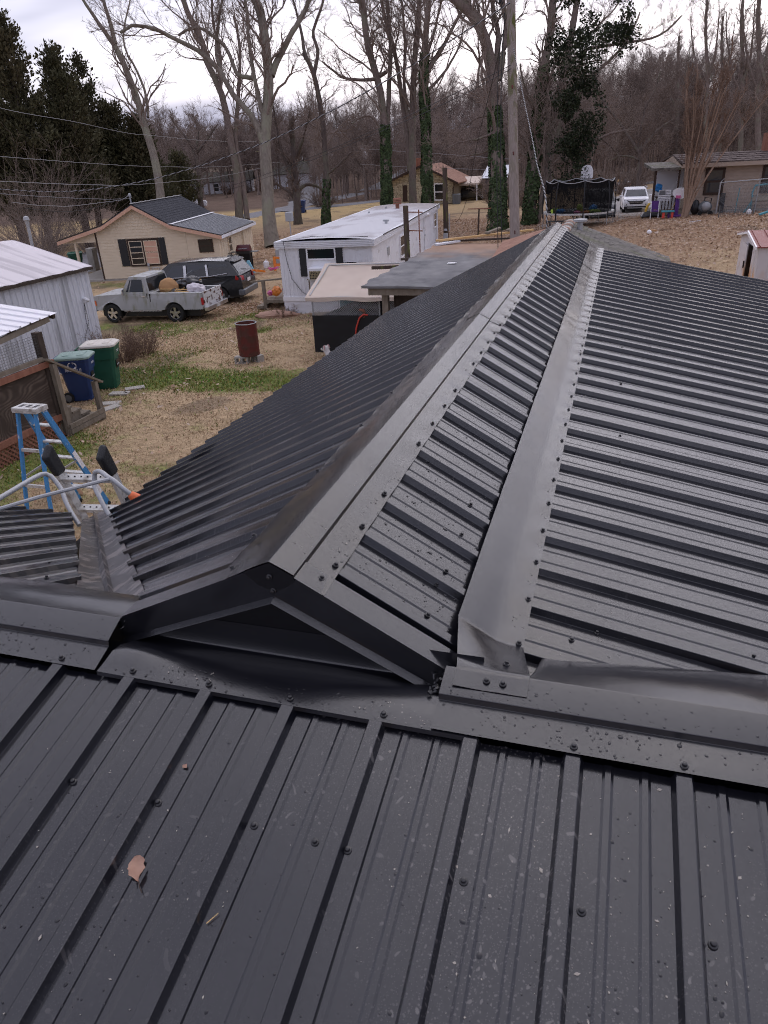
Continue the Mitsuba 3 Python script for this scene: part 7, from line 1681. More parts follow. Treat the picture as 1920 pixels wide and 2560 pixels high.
# ---- rusty barrel
BR = thing('burn_barrel', 'dark red rusty burn barrel standing on concrete blocks on the lawn', 'barrel')
FBr = fr(-8.24, 16.75, gzf(-8.24, 16.75))
m = M(FBr); m.lathe([(.0, .20), (.285, .20), (.292, .22), (.288, .24), (.288, .46), (.296, .475), (.288, .49), (.288, .76), (.296, .775), (.288, .79), (.288, 1.05), (.296, 1.07), (.290, 1.085), (.278, 1.075), (.275, .6), (0, .55)], 26); part(BR, 'drum', m, 'barrel_red', 30)
m = M(FBr); m.lathe([(.288, 1.072), (.300, 1.078), (.300, 1.092), (.286, 1.096), (.280, 1.08)], 26); part(BR, 'rim', m, 'steel', 30)
for i, (x, y, an, lb) in enumerate([(-8.40, 16.58, 8, 'grey concrete block under the left of the burn barrel'), (-8.06, 16.82, -30, 'grey concrete block under the right of the burn barrel')]):
    F = fr(x, y, gzf(x, y), an); solo('concrete_block', M(F).man(rbox(-.2, .2, -.1, .1, -.05, .195, .01) - m3.Manifold.cube((.12, .3, .13), True).translate((.09, 0, .09)) - m3.Manifold.cube((.12, .3, .13), True).translate((-.09, 0, .09))), 'concrete', lb, 'block')

# ---- white dog by the kennel
DG = thing('dog', 'small white dog with grey face patches standing by the black kennel tarp', 'dog')
FD = fr(-5.23, 15.41, gzf(-5.3, 15.4) - .05, 158)
B = [((0, 0, .42), .115), ((.0, 0, .46), .12), ((-.30, 0, .44), .11), ((.13, 0, .56), .075), ((.20, 0, .68), .082), ((.29, 0, .665), .045), ((.335, 0, .655), .032)]
bones = [(0, 1), (1, 2), (1, 3), (3, 4), (4, 5), (5, 6)]
mm = [hull([B[i][0]], B[i][1], 16) + hull([B[j][0]], B[j][1], 16) for i, j in bones]
sph = lambda p, r: m3.Manifold.sphere(r, 16).translate(p)
def bone(p, r, q, s): return m3.Manifold.batch_hull([sph(p, r), sph(q, s)])
body = m3.Manifold()
for i, j in bones: body = body + bone(B[i][0], B[i][1], B[j][0], B[j][1])
for s in (-1, 1):
    body = body + bone((.03, s * .07, .40), .06, (.03, s * .075, .20), .034) + bone((.03, s * .075, .20), .034, (.04, s * .075, .03), .028) + bone((.04, s * .075, .03), .028, (.075, s * .075, .022), .024)
    body = body + bone((-.30, s * .07, .40), .075, (-.26, s * .08, .25), .045) + bone((-.26, s * .08, .25), .045, (-.36, s * .08, .15), .028) + bone((-.36, s * .08, .15), .028, (-.34, s * .08, .03), .026) + bone((-.34, s * .08, .03), .026, (-.30, s * .08, .022), .023)
body = body + bone((-.38, 0, .48), .035, (-.50, 0, .60), .016)
for s in (-1, 1): body = body + bone((.19, s * .06, .74), .028, (.165, s * .095, .69), .016)
g = body.refine_to_length(.03).to_mesh(); tmh = trimesh.Trimesh(np.array(g.vert_properties)[:, :3], np.array(g.tri_verts), process=True); trimesh.smoothing.filter_taubin(tmh, iterations=8)
part(DG, 'body', M(FD).tm(tmh), 'dog_white', True)
for s in (-1, 1):
    part(DG, 'face_patch', M(FD).man(m3.Manifold.sphere(.038, 14).scale((.8, .6, 1)).translate((.255, s * .048, .70))), 'dog_grey', True); part(DG, 'ear', M(FD).man(bone((.17, s * .07, .755), .022, (.14, s * .10, .69), .012).translate((.012, 0, .004))), 'dog_pink', True)
part(DG, 'nose', M(FD).man(m3.Manifold.sphere(.016, 10).translate((.365, 0, .662))), 'rubber', True)

# ---- things by the cream house
GR = thing('gas_grill', 'dark red lidded gas grill beside the cream house wall', 'grill')
FGr = fr(-18.25, 36.4, gzf(-18.3, 36.4), 12)
m = M(FGr); m.man(hull([(-.36, -.24, .95), (.36, -.24, .95), (-.36, .24, .95), (.36, .24, .95), (-.33, -.1, 1.2), (.33, -.1, 1.2), (-.33, .14, 1.2), (.33, .14, 1.2)], .03)); part(GR, 'lid', m, 'grill_red', 30)
part(GR, 'firebox', M(FGr).box(-.38, .38, -.26, .26, .78, .93), 'black_paint')
m = M(FGr)
for x in (-.36, .36):
    for y in (-.22, .22): m.bar((x, y, 0), (x, y, .8), .04)
part(GR, 'frame', m, 'black_paint'); part(GR, 'side_shelf', M(FGr).box(-.75, -.4, -.22, .22, .86, .89), 'car_grey'); part(GR, 'side_shelf', M(FGr).box(.4, .78, -.22, .22, .86, .89), 'car_grey'); part(GR, 'cabinet', M(FGr).box(-.34, .34, .0, .24, .08, .78), 'black_paint')
part(GR, 'handle', M(FGr).tube([(-.25, -.31, 1.05), (.25, -.31, 1.05)], .018, 6), 'steel')
TJ = thing('ride_on_toy', 'black ride-on toy jeep parked below the red gas grill', 'toy car')
FJ = fr(-18.15, 35.3, gzf(-18.1, 35.3), 160)
m = M(FJ); m.man(rbox(-.35, .75, -.34, .34, .22, .46, .04) + rbox(-.35, .15, -.36, .36, .40, .58, .04)); part(TJ, 'body', m, 'black_paint', 30)
part(TJ, 'seat', M(FJ).man(rbox(.25, .65, -.26, .26, .46, .54, .03) + rbox(.56, .68, -.26, .26, .5, .82, .03)), 'car_grey', 30); part(TJ, 'roll_bar', M(FJ).tube([(.7, -.3, .4), (.72, -.28, .9), (.72, .28, .9), (.7, .3, .4)], .025, 7), 'black_paint', 40)
part(TJ, 'windscreen', M(FJ).tube([(.12, -.3, .56), (.20, -.28, .85), (.20, .28, .85), (.12, .3, .56)], .02, 6), 'black_paint', 40); part(TJ, 'dashboard', M(FJ).box(.0, .14, -.25, .25, .56, .66), 'toy_yellow')
for x in (-.1, .62):
    for s in (-1, 1): wheel(TJ, FJ, x, s * .36, .17, 'steel', .13, 5)
part(TJ, 'headlight', M(FJ).box(-.37, -.35, .12, .28, .36, .48), 'clear_lens'); part(TJ, 'front_bumper', M(FJ).box(-.46, -.36, -.34, .34, .22, .30), 'steel')
PT = solo('propane_tank', M(fr(-16.9, 36.2, gzf(-16.9, 36.2))).lathe([(0, 0), (.14, .0), (.155, .06), (.155, .30), (.10, .37), (.03, .38), (.03, .44), (0, .44)], 16), 'white_clean', 'white propane tank right of the gas grill', 'gas tank', 40)
solo('stock_tank', M(fr(-16.2, 37.8, gzf(-16.2, 37.8), 10)).man(rbox(-.7, .75, -.35, .35, 0, .78, .05) - rbox(-.64, .69, -.29, .29, .1, 1.2, .04)), 'galv', 'grey metal tub on the leaves behind the gas grill', 'tub', 30)


def balloon(ch, mat, x, y, a, tilt, h, lab, z=0.0):
    t = meshkit.text_mesh(ch, h, .10, True); v = np.array(t.vertices); v[:, 0] -= v[:, 0].mean(); v[:, 2] -= .05
    tr = trimesh.Trimesh(v, t.faces).subdivide_to_size(h * .12); v = np.array(tr.vertices)
    c, s = math.cos(tilt), math.sin(tilt); w = np.stack([v[:, 0], -v[:, 2] * c - v[:, 1] * s, v[:, 1] * c - v[:, 2] * s], 1)
    return solo('party_balloon', M(fr(x, y, gzf(x, y) + z, a)).add(w, np.array(tr.faces)), mat, lab, 'balloon', 60)


balloon('A', 'foil_blue', -17.15, 34.8, 10, 0.1, .62, 'light blue foil letter balloon A standing on the lawn by the cream house')
balloon('P', 'foil_orange', -15.55, 35.0, 10, -0.05, .66, 'orange foil letter balloon P standing on the lawn', .05)
balloon('H', 'foil_orange', -16.45, 34.7, -20, 1.35, .55, 'orange foil letter balloon lying flat on the grass between the letters A and P', .08)
balloon('Y', 'foil_pink', -15.95, 34.75, 40, 1.30, .6, 'pink foil letter balloon lying on the grass next to the orange P', .12)
v, f = blob(.20, 431, (0, 0, .16), (1.2, .5, .9), .3, 2); solo('party_balloon', M(fr(-14.6, 34.6, gzf(-14.6, 34.6), 20)).add(v, f), 'foil_blue', 'blue foil balloon half deflated on the lawn right of the orange P', 'balloon', True)
solo('bird_feeder_pole', M(fr(-13.3, 31.8, gzf(-13.3, 31.8))).cyl((0, 0, -.1), (0, 0, 2.9), .022, 6).man(rbox(-.16, .16, -.12, .12, 2.7, 3.1, .02)), 'galv', 'thin pole with a small grey box left of the mobile home roof corner', 'pole', 30)

# ---- poles and wires
def pole(name, lab, p, q, r0, r1, mat, cat='utility pole'):
    k = thing(name, lab, cat); p, q = np.array(p, float), np.array(q, float); t = np.linspace(0, 1, 12)[:, None]
    part(k, 'shaft', M().tube(p + (q - p) * t, np.linspace(r0, r1, 12), 14), mat, True); return k


UP = pole('utility_pole', 'tall wooden utility pole with a mossy top behind the roof ridge', (-1.18, 19.80, -3.7), (-2.03, 22.7, 5.4), .150, .118, 'pole_wood')
UP_t = np.array([-1.97, 22.51, 4.8])
def uq(t, dx=0, dy=0): return np.array([-1.18, 19.80, -3.7]) * (1 - t) + np.array([-2.03, 22.7, 5.4]) * t + np.array([dx, dy, 0])
for dx, rr in ((-.36, .012), (-.47, .010)): part(UP, 'down_cable', M().tube([uq(.20, dx, -.12), uq(.45, dx * .98, -.14), uq(.72, dx * .80, -.14), uq(.90, dx * .45, -.12)], rr, 6), 'wire_dark')
for z in (.30, .52, .70): part(UP, 'staple', M().man(hull([tuple(uq(z, .02, -.15)), tuple(uq(z + .006, .02, -.15))], .02, 6)), 'barrel_red')
m = M(); m.man(hull([tuple(uq(.93, -.28, -.1)), tuple(uq(.965, -.26, -.1))], .045)); m.tube([uq(.97, -.2, -.1), uq(.94, -.40, -.1), uq(.90, -.34, -.1), uq(.93, -.2, -.1)], .018, 6); part(UP, 'connector', m, 'wire_dark', 40)
DP = pole('wooden_post', 'dark wooden post with a small antenna frame in front of the mobile home', (-4.70, 21.0, -3.9), (-4.95, 21.82, -.25), .092, .082, 'mossy_pole', 'post')
m = M()
for z in (-.42, -.95): m.bar((-4.9, 21.75, z), (-4.40, 21.75, z - .02), .03)
m.bar((-4.52, 21.75, -.36), (-4.50, 21.75, -1.9), .03); part(DP, 'bracket', m, 'red_wood')
PP = pole('power_pole', 'grey wooden pole with a meter box, between the mobile home and the stone house', (-7.83, 40.8, -3.8), (-7.95, 41.1, .38), .15, .13, 'mossy_pole')
part(PP, 'meter_box', M().man(rbox(-7.95, -7.70, 40.5, 40.68, -3.45, -2.9, .03)), 'galv', 30); m = M(); m.lathe([(0, .12), (.10, .1), (.11, 0), (0, 0)], 12, (-7.83, 40.6, -2.78)); part(PP, 'meter', m, 'steel', 40); part(PP, 'conduit', M().tube([(-7.64, 40.75, -2.8), (-7.64, 40.75, -1.9)], .03, 6), 'galv')
CPo = thing('clothesline_post', 'thin T-shaped clothesline post on the leaves behind the mobile home', 'post'); zc = gzf(-6.67, 44.4); part(CPo, 'upright', M().cyl((-6.67, 44.4, zc - .1), (-6.62, 44.4, zc + 1.55), .05, 8), 'mossy_pole'); part(CPo, 'cross_arm', M().bar((-7.3, 44.4, zc + 1.57), (-5.9, 44.4, zc + 1.57), .05), 'red_wood')
v, f = blob(.35, 66, (0, 0, .2), (1.2, 1, .9), .5, 2.5); solo('tree_stump', M(fr(-8.6, 62, gzf(-8.6, 62))).add(v, f), 'bark_brown', 'small brown stump on the leaves in front of the grey barn', 'stump', True)


def wire(name, lab, pts, r, mat, sag=0.0, twist=0):
    p = np.array(pts, float); q, L = resample(p, max(24, 10 * len(p)), np.random.default_rng(1), 0.0)
    if sag and len(p) == 2: t = np.linspace(0, 1, len(q)); q[:, 2] -= sag * 4 * t * (1 - t)
    k = thing(name, lab, 'wire')
    if not twist: put(k, M().tube(q, r, 5), mat, True)
    else:
        q, L = resample(p, twist * 8, np.random.default_rng(1), 0.0)
        if sag and len(p) == 2: t = np.linspace(0, 1, len(q)); q[:, 2] -= sag * 4 * t * (1 - t)
        tg = np.gradient(q, axis=0); tg /= np.linalg.norm(tg, axis=1, keepdims=True); u = np.cross(tg, (.3, .2, 1)); u /= np.linalg.norm(u, axis=1, keepdims=True); w = np.cross(u, tg); a = np.arange(len(q)) / 8 * 2 * PI
        for j, (mt, ph_) in enumerate(((mat, 0), ('wire_pale', PI))): part(k, 'strand', M().tube(q + r * (np.cos(a + ph_)[:, None] * u + np.sin(a + ph_)[:, None] * w), r, 5), mt, True)
    return k


wire('overhead_wire', 'highest thin pale wire crossing the dark cedars', [[-28.01, 30.8, 4.32], [-28.1, 31.85, 4.13], [-28.39, 37.4, 3.69], [-28.67, 44.06, 3.1], [-31.88, 59.37, 2.9], [-33.29, 70.68, 2.91]], .012, 'wire_pale')
wire('overhead_wire', 'second thin pale wire down, crossing the middle of the dark cedars', [[-27.79, 29.69, 2.08], [-27.89, 30.8, 2.01], [-29.44, 38.33, 1.65], [-31.6, 49.17, 1.23], [-32.87, 62.71, 0.92], [-33.17, 75.6, 1.0]], .012, 'wire_pale')
wire('overhead_wire', 'third thin pale wire down, just above the thick twisted service cable at the left', [[-24.27, 25.59, 1.03], [-24.46, 26.66, 0.96], [-24.94, 32.19, 0.59], [-26.18, 38.7, 0.31], [-28.59, 49.62, 0.2], [-28.47, 61.68, 0.7]], .012, 'wire_pale')
wire('service_cable', 'thick twisted service cable from the utility pole top sweeping down to the left', [[-22.54, 23.67, 0.79], [-21.93, 23.83, 0.7], [-18.86, 24.14, 0.51], [-16.35, 24.47, 0.68], [-13.62, 24.4, 1.09], [-11.0, 24.39, 1.68], [-8.33, 23.88, 2.41], [-5.46, 22.94, 3.3], [-2.6, 22.21, 4.4], [-1.95, 22.24, 4.7]], .011, 'wire_dark', 0, 60)
wire('overhead_wire', 'thin wire below the twisted cable, ending near the cream house mast', [[-29.34, 30.69, 0.47], [-29.4, 31.78, 0.34], [-29.31, 35.15, -0.02], [-28.12, 40.01, -0.47], [-28.73, 42.14, -0.51]], .010, 'wire_pale')
wire('overhead_wire', 'sagging wire that rises to the top of the cream house mast', [[-23.07, 25.52, 0.16], [-23.31, 27.65, -0.12], [-23.94, 30.87, -0.31], [-24.09, 34.36, -0.3], [-24.27, 35.5, -0.1]], .010, 'wire_pale')
wire('overhead_wire', 'lowest sagging wire at the left, rising to the cream house mast', [[-22.56, 25.56, -0.09], [-22.77, 27.69, -0.37], [-24.35, 31.78, -0.57], [-24.49, 34.19, -0.37], [-24.25, 35.5, -0.16]], .012, 'wire_dark')
wire('overhead_wire', 'upper of two thin dark wires slanting from the utility pole across the bare trunks', [[-20.99, 40.17, -0.12], [-18.26, 38.97, 0.38], [-12.5, 34.32, 1.38], [-8.24, 30.25, 2.16], [-4.73, 25.81, 2.72], [-1.83, 21.72, 3.21]], .010, 'wire_dark')
wire('overhead_wire', 'lower of two thin dark wires slanting from the utility pole across the bare trunks', [[-22.04, 42.06, -0.36], [-19.22, 40.89, 0.15], [-13.31, 36.34, 1.24], [-8.39, 31.35, 2.11], [-4.46, 25.87, 2.67], [-1.81, 21.68, 3.12]], .010, 'wire_dark')
wire('overhead_wire', 'dark cable dropping steeply from the utility pole to the stone house', [[-2.02, 22.5, 4.75], [-3.06, 26.76, 3.49], [-4.78, 33.42, 1.56], [-6.9, 41.75, -1.41], [-9.6, 52, -3.3]], .013, 'wire_dark')
wire('guy_wire', 'twisted thin cable from the utility pole to the far black ridge end', [[0.42, 9.57, -.2], [0.42, 9.57, 0.17], [-0.11, 12.88, 0.99], [-0.9, 17.35, 2.14], [-1.78, 21.83, 3.61]], .0065, 'wire_dark', 0, 60)
wire('overhead_wire', 'far thin wire across the wood above the stone house, upper', [[-27.03, 83.95, 1.87], [-18.91, 88.45, 0.92], [-10.34, 93.04, -0.17]], .018, 'wire_pale')
wire('overhead_wire', 'far thin wire across the wood above the stone house, lower', [[-26.88, 83.2, 0.35], [-19.64, 87.48, -0.48], [-11.59, 92.13, -1.11]], .018, 'wire_pale')
for i, (x, y, z) in enumerate([(-43.0, 92.0, 1.1), (-31.86, 99.6, 1.12)]):
    k = thing('pole_transformer', ['pale pole-mounted transformer in the distance, left of the crooked dark tree', 'pale pole-mounted transformer in the distance, left of the stone house'][i], 'transformer'); g = gzf(x, y)
    part(k, 'pole', M().cyl((x, y, g), (x, y, z + 1.6), .12, 8), 'pole_wood'); m = M(); m.lathe([(0, 0), (.28, 0), (.30, .1), (.30, .8), (.2, .95), (0, 1)], 12, (x + .35, y - .2, z - .4)); part(k, 'tank', m, 'white_clean', 30); part(k, 'cross_arm', M().bar((x - .8, y, z + 1.2), (x + .8, y, z + 1.2), .12), 'pole_wood')
# ================================================================== right yard
TR = thing('trampoline', 'round trampoline with a black safety net and scattered pool toys on it', 'trampoline')
cx, cy, R_ = -.95, 45.6, 1.98; cz = gzf(cx, cy); zt = cz + .82; NP = 8
ang = [2 * PI * i / NP + .18 for i in range(NP)]
a = np.linspace(0, 2 * PI, 41)
ring = np.stack([cx + R_ * np.cos(a), cy + R_ * np.sin(a), np.full(41, zt)], 1)
part(TR, 'frame', M().tube(ring, .035, 8, False), 'steel', True)
m = M(); r2 = np.stack([cx + (R_ - .28) * np.cos(a), cy + (R_ - .28) * np.sin(a), np.full(41, zt + .01)], 1); r3 = np.stack([cx + (R_ + .05) * np.cos(a), cy + (R_ + .05) * np.sin(a), np.full(41, zt + .05)], 1); r4 = r3 - (0, 0, .10); m.grid(np.stack([r2, r3 + (0, 0, .0), r4], 1)); part(TR, 'edge_pad', m, 'aluminium', 40)
m = M(); m.lathe([(0, 0), (R_ - .27, 0), (R_ - .27, -.01), (0, -.012)], 40, (cx, cy, zt)); part(TR, 'jumping_mat', m, 'tarp_black')
for t in ang:
    x, y = cx + R_ * math.cos(t), cy + R_ * math.sin(t); dx, dy = math.cos(t), math.sin(t)
    part(TR, 'leg', M().tube([(x, y, zt), (x + dx * .05, y + dy * .05, gzf(x, y) + .02)], .026, 6), 'steel', True)
    part(TR, 'net_pole', M().tube([(x + dx * .06, y + dy * .06, zt - .3), (x + dx * .10, y + dy * .10, zt + .6), (x + dx * .05, y + dy * .05, zt + 1.25), (x - dx * .06, y - dy * .06, zt + 1.72)], .035, 8), 'black_paint', True)
tp = [];
for i in range(NP):
    for s in np.linspace(0, 1, 6)[:-1]:
        t = ang[i] + s * 2 * PI / NP; tp.append((cx + (R_ - .05 - .12 * math.sin(PI * s)) * math.cos(t), cy + (R_ - .05 - .12 * math.sin(PI * s)) * math.sin(t), zt + 1.72 - .13 * math.sin(PI * s)))
tp.append(tp[0]); tp = np.array(tp); part(TR, 'net_rope', M().tube(tp, .022, 6, False), 'galv', True)
scene['net_black'] = {'type': 'mask', 'opacity': 0.78, 'bsdf': {'type': 'twosided', 'bsdf': {'type': 'diffuse', 'reflectance': {'type': 'rgb', 'value': [.012, .012, .013]}}}}
tl = np.linspace(0, 1, 7)[:, None]; bt = np.stack([cx + (R_ - .12) * np.cos(np.arctan2(tp[:, 1] - cy, tp[:, 0] - cx)), cy + (R_ - .12) * np.sin(np.arctan2(tp[:, 1] - cy, tp[:, 0] - cx)), np.full(len(tp), zt + .03)], 1)
P = tp[:, None] * (1 - tl) + bt[:, None] * tl; part(TR, 'safety_net', M().grid(P), 'net_black', True)
for i, (mt, dx, dy, s, sc, lb) in enumerate([('toy_green', -1.25, -1.1, .20, (1.2, 1, .9), 'green float toy at the left inside the trampoline net'), ('toy_blue', -.95, -1.15, .20, (1.6, 1, .8), 'blue float toy beside the green one on the trampoline'), ('car_grey', -.4, -1.3, .20, (1.9, 1, .6), 'grey crumpled sheet in the middle of the trampoline'), ('foil_pink', .0, -1.4, .14, (1.6, 1, .7), 'pink toy in the middle of the trampoline'), ('toy_green', .12, -1.0, .22, (.8, .9, 1.3), 'yellow-green bottle float in the middle of the trampoline'), ('foil_orange', .45, -1.25, .13, (1.8, 1, .6), 'orange toy right of the middle of the trampoline'), ('toy_green', .95, -1.1, .17, (2.2, .9, .7), 'long green float at the right of the trampoline'), ('toy_blue', .85, -.9, .22, (1.1, 1, 1.1), 'blue float behind the long green one on the trampoline')]):
    v, f = blob(s, 600 + i, (cx + dx, cy + dy, zt + s * sc[2] * .7), sc, .3, 1.8, 2); solo('pool_toy', M().add(v, f), mt, lb, 'toy', True)
TB = thing('patio_table', 'small dark wire table under the trampoline edge', 'table'); F = fr(-2.0, 42.6, gzf(-2, 42.6)); part(TB, 'top', M(F).box(-.45, .45, -.3, .3, .60, .63), 'black_paint')
for x, y in ((-.35, -.22), (.35, -.22), (-.35, .22), (.35, .22)): part(TB, 'leg', M(F).bar((x * .6, y, 0), (x, y, .6), .03), 'black_paint')
BH = thing('basketball_hoop', 'white basketball backboard on a pole standing behind the trampoline', 'basketball hoop')
hb = dict(x=-.75, y=49.0); gz_ = gzf(-.75, 49); part(BH, 'pole', M().cyl((-.75, 49, gz_), (-.75, 49, gz_ + 3.3), .045, 8), 'galv')
q = Polygon([(-.36, 0), (.36, 0), (.36, .42), (.26, .66), (.10, .74), (-.10, .74), (-.26, .66), (-.36, .42)]).buffer(-.06).buffer(.06)
part(BH, 'backboard', M(fr(-.75, 48.9, gz_ + 2.55)).prism(list(q.exterior.coords), -.03, .03), 'white_clean')
m = M(); t = np.linspace(0, 2 * PI, 15); m.tube(np.stack([-.75 + .22 * np.cos(t), 48.62 + .22 * np.sin(t), np.full(15, gz_ + 2.72)], 1), .012, 5, False); part(BH, 'rim', m, 'galv')
# junk pile beyond the driveway
rs = np.random.default_rng(17); mats = ['bag_white', 'cardboard', 'bag_black', 'white_clean', 'toy_blue', 'plank', 'car_grey', 'foil_pink', 'tarp_tan']
JK = thing('junk_pile', 'heap of white and brown household junk beside the gravel driveway, beyond the white suv', 'rubbish heap')
jx, jy = 1.6, 89.5; jg = gzf(jx, jy)
groups_ = {}
for i in range(64):
    u = rs.normal(0, 1.25); w = rs.normal(0, .6); h = max(.05, 1.05 - .32 * abs(u)) * rs.random(); s = rs.uniform(.14, .38); mt = mats[rs.integers(0, len(mats))]
    m = groups_.setdefault(mt, M()); v, f = blob(s, 700 + i, (jx + u, jy + w, jg + h), (rs.uniform(.7, 1.6), 1, rs.uniform(.5, 1)), .4, 2, 1); m.add(v, f)
for mt, m in groups_.items(): stuffpart(JK, 'rubbish', m, mt, 'mixed bags, boxes and boards')
FRg = thing('fire_pit', 'black metal fire pit beside the gravel driveway right of the white suv', 'fire pit'); F = fr(5.0, 74, gzf(5, 74)); part(FRg, 'bowl', M(F).lathe([(0, .15), (.55, .2), (.75, .7), (.70, .7), (.5, .3), (0, .25)], 16), 'black_paint', 40); part(FRg, 'poker', M(F).cyl((.3, .2, .3), (.35, .25, 2.0), .03, 6), 'barrel_red')
WB = thing('yard_toy', 'yellow and black toy loader in front of the white suv', 'toy'); F = fr(3.05, 47.2, gzf(3.05, 47.2), 10)
t = np.linspace(0, PI, 9); part(WB, 'arch', M(F).tube(np.stack([.05 + .26 * np.cos(t), 0 * t, .25 + .62 * np.sin(t)], 1), .075, 8), 'toy_yellow', True); m = M(F); m.man(hull([(-.4, -.2, .15), (.6, -.2, .2), (-.4, .2, .15), (.6, .2, .2), (-.2, 0, .40), (.5, 0, .40)], .06)); part(WB, 'body', m, 'bag_black', 30)
for x in (-.35, .5): part(WB, 'leg', M(F).bar((x, -.2, .15), (x - .08, -.22, -.02), .05), 'black_paint')
solo('broom', M().cyl((4.05, 47.0, gzf(4, 47)), (4.75, 47.6, gzf(4.7, 47.6) + 1.35), .018, 6), 'plank', 'pale broom stick leaning at the tan house porch', 'broom')
# things by the porch of the tan house
def gl(u, v=0): return (FT @ np.array([u, v, 0, 1]))[:3]
TBk = thing('toy_basketball_goal', 'small toy basketball goal with a white fan-shaped board and purple post by the tan house', 'toy'); q = gl(-.75, -1.2); F = fr(q[0], q[1], gzf(q[0], q[1]))
part(TBk, 'post', M(F).box(-.10, .10, -.08, .08, 0, 1.05), 'toy_purple'); t = np.linspace(0, 2 * PI, 21)[:-1]
pg = Polygon(np.stack([.42 * np.cos(t), .30 * np.sin(t) * (1 - .2 * np.sin(t))], 1)); part(TBk, 'board', M(fr(q[0] + .1, q[1] - .05, gzf(q[0], q[1]) + 1.35)).prism(list(pg.exterior.coords), -.03, .03), 'white_clean'); part(TBk, 'base', M(F).man(rbox(-.3, .3, -.25, .25, 0, .16, .04)), 'toy_purple', 30); part(TBk, 'rim', M(F).box(-.12, .12, -.2, -.08, 1.05, 1.2), 'foil_pink')
FLG = thing('flag_board', 'white board with dark stripes like a flag at the tan house porch railing', 'sign'); q = gl(-1.35, -.5); F = fr(q[0], q[1], gzf(q[0], q[1]), 4)
part(FLG, 'panel', M(F).box(-.33, .33, 0, .03, .95, 1.52), 'white_clean'); part(FLG, 'canton', M(F).box(-.31, .04, -.006, 0, 1.25, 1.5), 'car_grey'); m = M(F)
for i in range(6): m.box(-.31 + (.36 if i > 2 else 0), .31, -.006, 0, .98 + i * .09, 1.015 + i * .09)
part(FLG, 'stripe', m, 'car_grey')
KT = thing('toy_table', 'small blue-topped toy table with red legs in front of the tan house porch', 'table'); q = gl(-1.25, -1.6); F = fr(q[0], q[1], gzf(q[0], q[1])); part(KT, 'top', M(F).man(rbox(-.36, .36, -.25, .25, .36, .44, .03)), 'toy_teal', 30); part(KT, 'leg', M(F).box(-.3, -.16, -.2, -.05, 0, .36), 'hose_red'); part(KT, 'leg', M(F).box(.18, .30, -.2, -.05, 0, .36), 'hose_red'); part(KT, 'leg', M(F).box(.0, .12, .05, .2, 0, .36), 'toy_purple')
RC = thing('folding_chair', 'purple folding chair left of the flag board at the tan house porch', 'chair'); q = gl(-1.85, -.9); F = fr(q[0], q[1], gzf(q[0], q[1])); part(RC, 'seat', M(F).box(-.2, .22, -.2, .2, .42, .47), 'toy_purple'); part(RC, 'back', M(F).box(-.2, .22, .18, .22, .5, .98), 'toy_purple'); m = M(F)
for x in (-.2, .22): m.bar((x, -.25, 0), (x, .2, .95), .035); m.bar((x, .25, 0), (x, -.2, .45), .035)
part(RC, 'frame', m, 'white_clean')
v, f = blob(.22, 801, (0, 0, .2), (1, .8, 1), .4, 2); q = gl(-1.6, .4); solo('blue_bundle', M(fr(q[0], q[1], q[2] + 1.4)).add(v, f), 'toy_blue', 'blue cloth bundle hanging in the tan house porch', 'cloth', True)
q = gl(.55, -.8); SR = thing('stroller', 'dark folded stroller with a round grey hood against the tan house wall', 'stroller'); F = fr(q[0], q[1], gzf(q[0], q[1])); v, f = blob(.33, 802, (.25, 0, .45), (1.1, .7, 1), .15, 1.5); part(SR, 'seat', M(F).add(v, f), 'car_grey', True); part(SR, 'hood', M(F).man(m3.Manifold.sphere(.24, 20).scale((1, .5, 1)).translate((.28, -.18, .5))), 'galv', True); part(SR, 'handle', M(F).tube([(.5, .1, .3), (.55, .1, .9), (.2, .1, .95), (.12, .1, .5)], .03, 7), 'black_paint', True); v, f = blob(.3, 803, (-.28, .15, .45), (.85, .7, 1.3), .15, 1.5); part(SR, 'bag', M(F).add(v, f), 'bag_black', True)
for x in (0, .55): part(SR, 'wheel', M(F).cyl((x, -.28, .13), (x, -.22, .13), .13, 12), 'rubber', 30)
q = gl(1.75, -.25); solo('blue_mat', M(fr(q[0], q[1], gzf(q[0], q[1]), 6)).man(rbox(-.14, .14, -.05, .05, 0, 1.1, .03)), 'glass_blue', 'dark blue mat leaning on the tan house wall left of the wire fence', 'mat', 30)
# wire fence with a pipe frame
WF = thing('wire_fence', 'chain-link fence panel on silver posts in front of the tan house', 'fence')
pa, pb = np.array([6.62, 46.3]), np.array([10.2, 46.5]); za, zb = gzf(*pa), gzf(*pb)
for i, t in enumerate((0, .56, 1.0)):
    c = pa + (pb - pa) * t; part(WF, 'post', M().cyl((c[0], c[1], gzf(*c) - .05), (c[0] + .02, c[1], gzf(*c) + (1.72 if i != 1 else 1.65)), .045 if i == 0 else .032, 9), 'steel')
part(WF, 'top_rail', M().tube([(pa[0], pa[1], za + 1.68), (pb[0], pb[1], zb + 1.74)], .026, 7), 'steel'); part(WF, 'brace', M().tube([(pa[0], pa[1], za + 1.68), (pa[0] + .25, pa[1] + .6, za + 1.85)], .02, 6), 'steel')
m = M(); Lf = np.linalg.norm(pb - pa)
for i in range(int(Lf / .055)):
    for d in (1, -1):
        x0 = i * .055; x1 = x0 + d * .8
        if 0 <= x1 <= Lf:
            for z in (.05, .85): m.tube([(pa[0] + x0, pa[1] + .03 + .056 * x0 * 0, za + z), (pa[0] + x1, pa[1] + .03, za + z + .8)], .0025, 3, False)
stuffpart(WF, 'wire_mesh', m, 'galv', 'chain-link wire of the fence panel')
part(WF, 'stake', M().cyl((7.6, 46.2, gzf(7.6, 46.2)), (7.66, 46.2, gzf(7.6, 46.2) + 1.35), .02, 6), 'toy_teal')
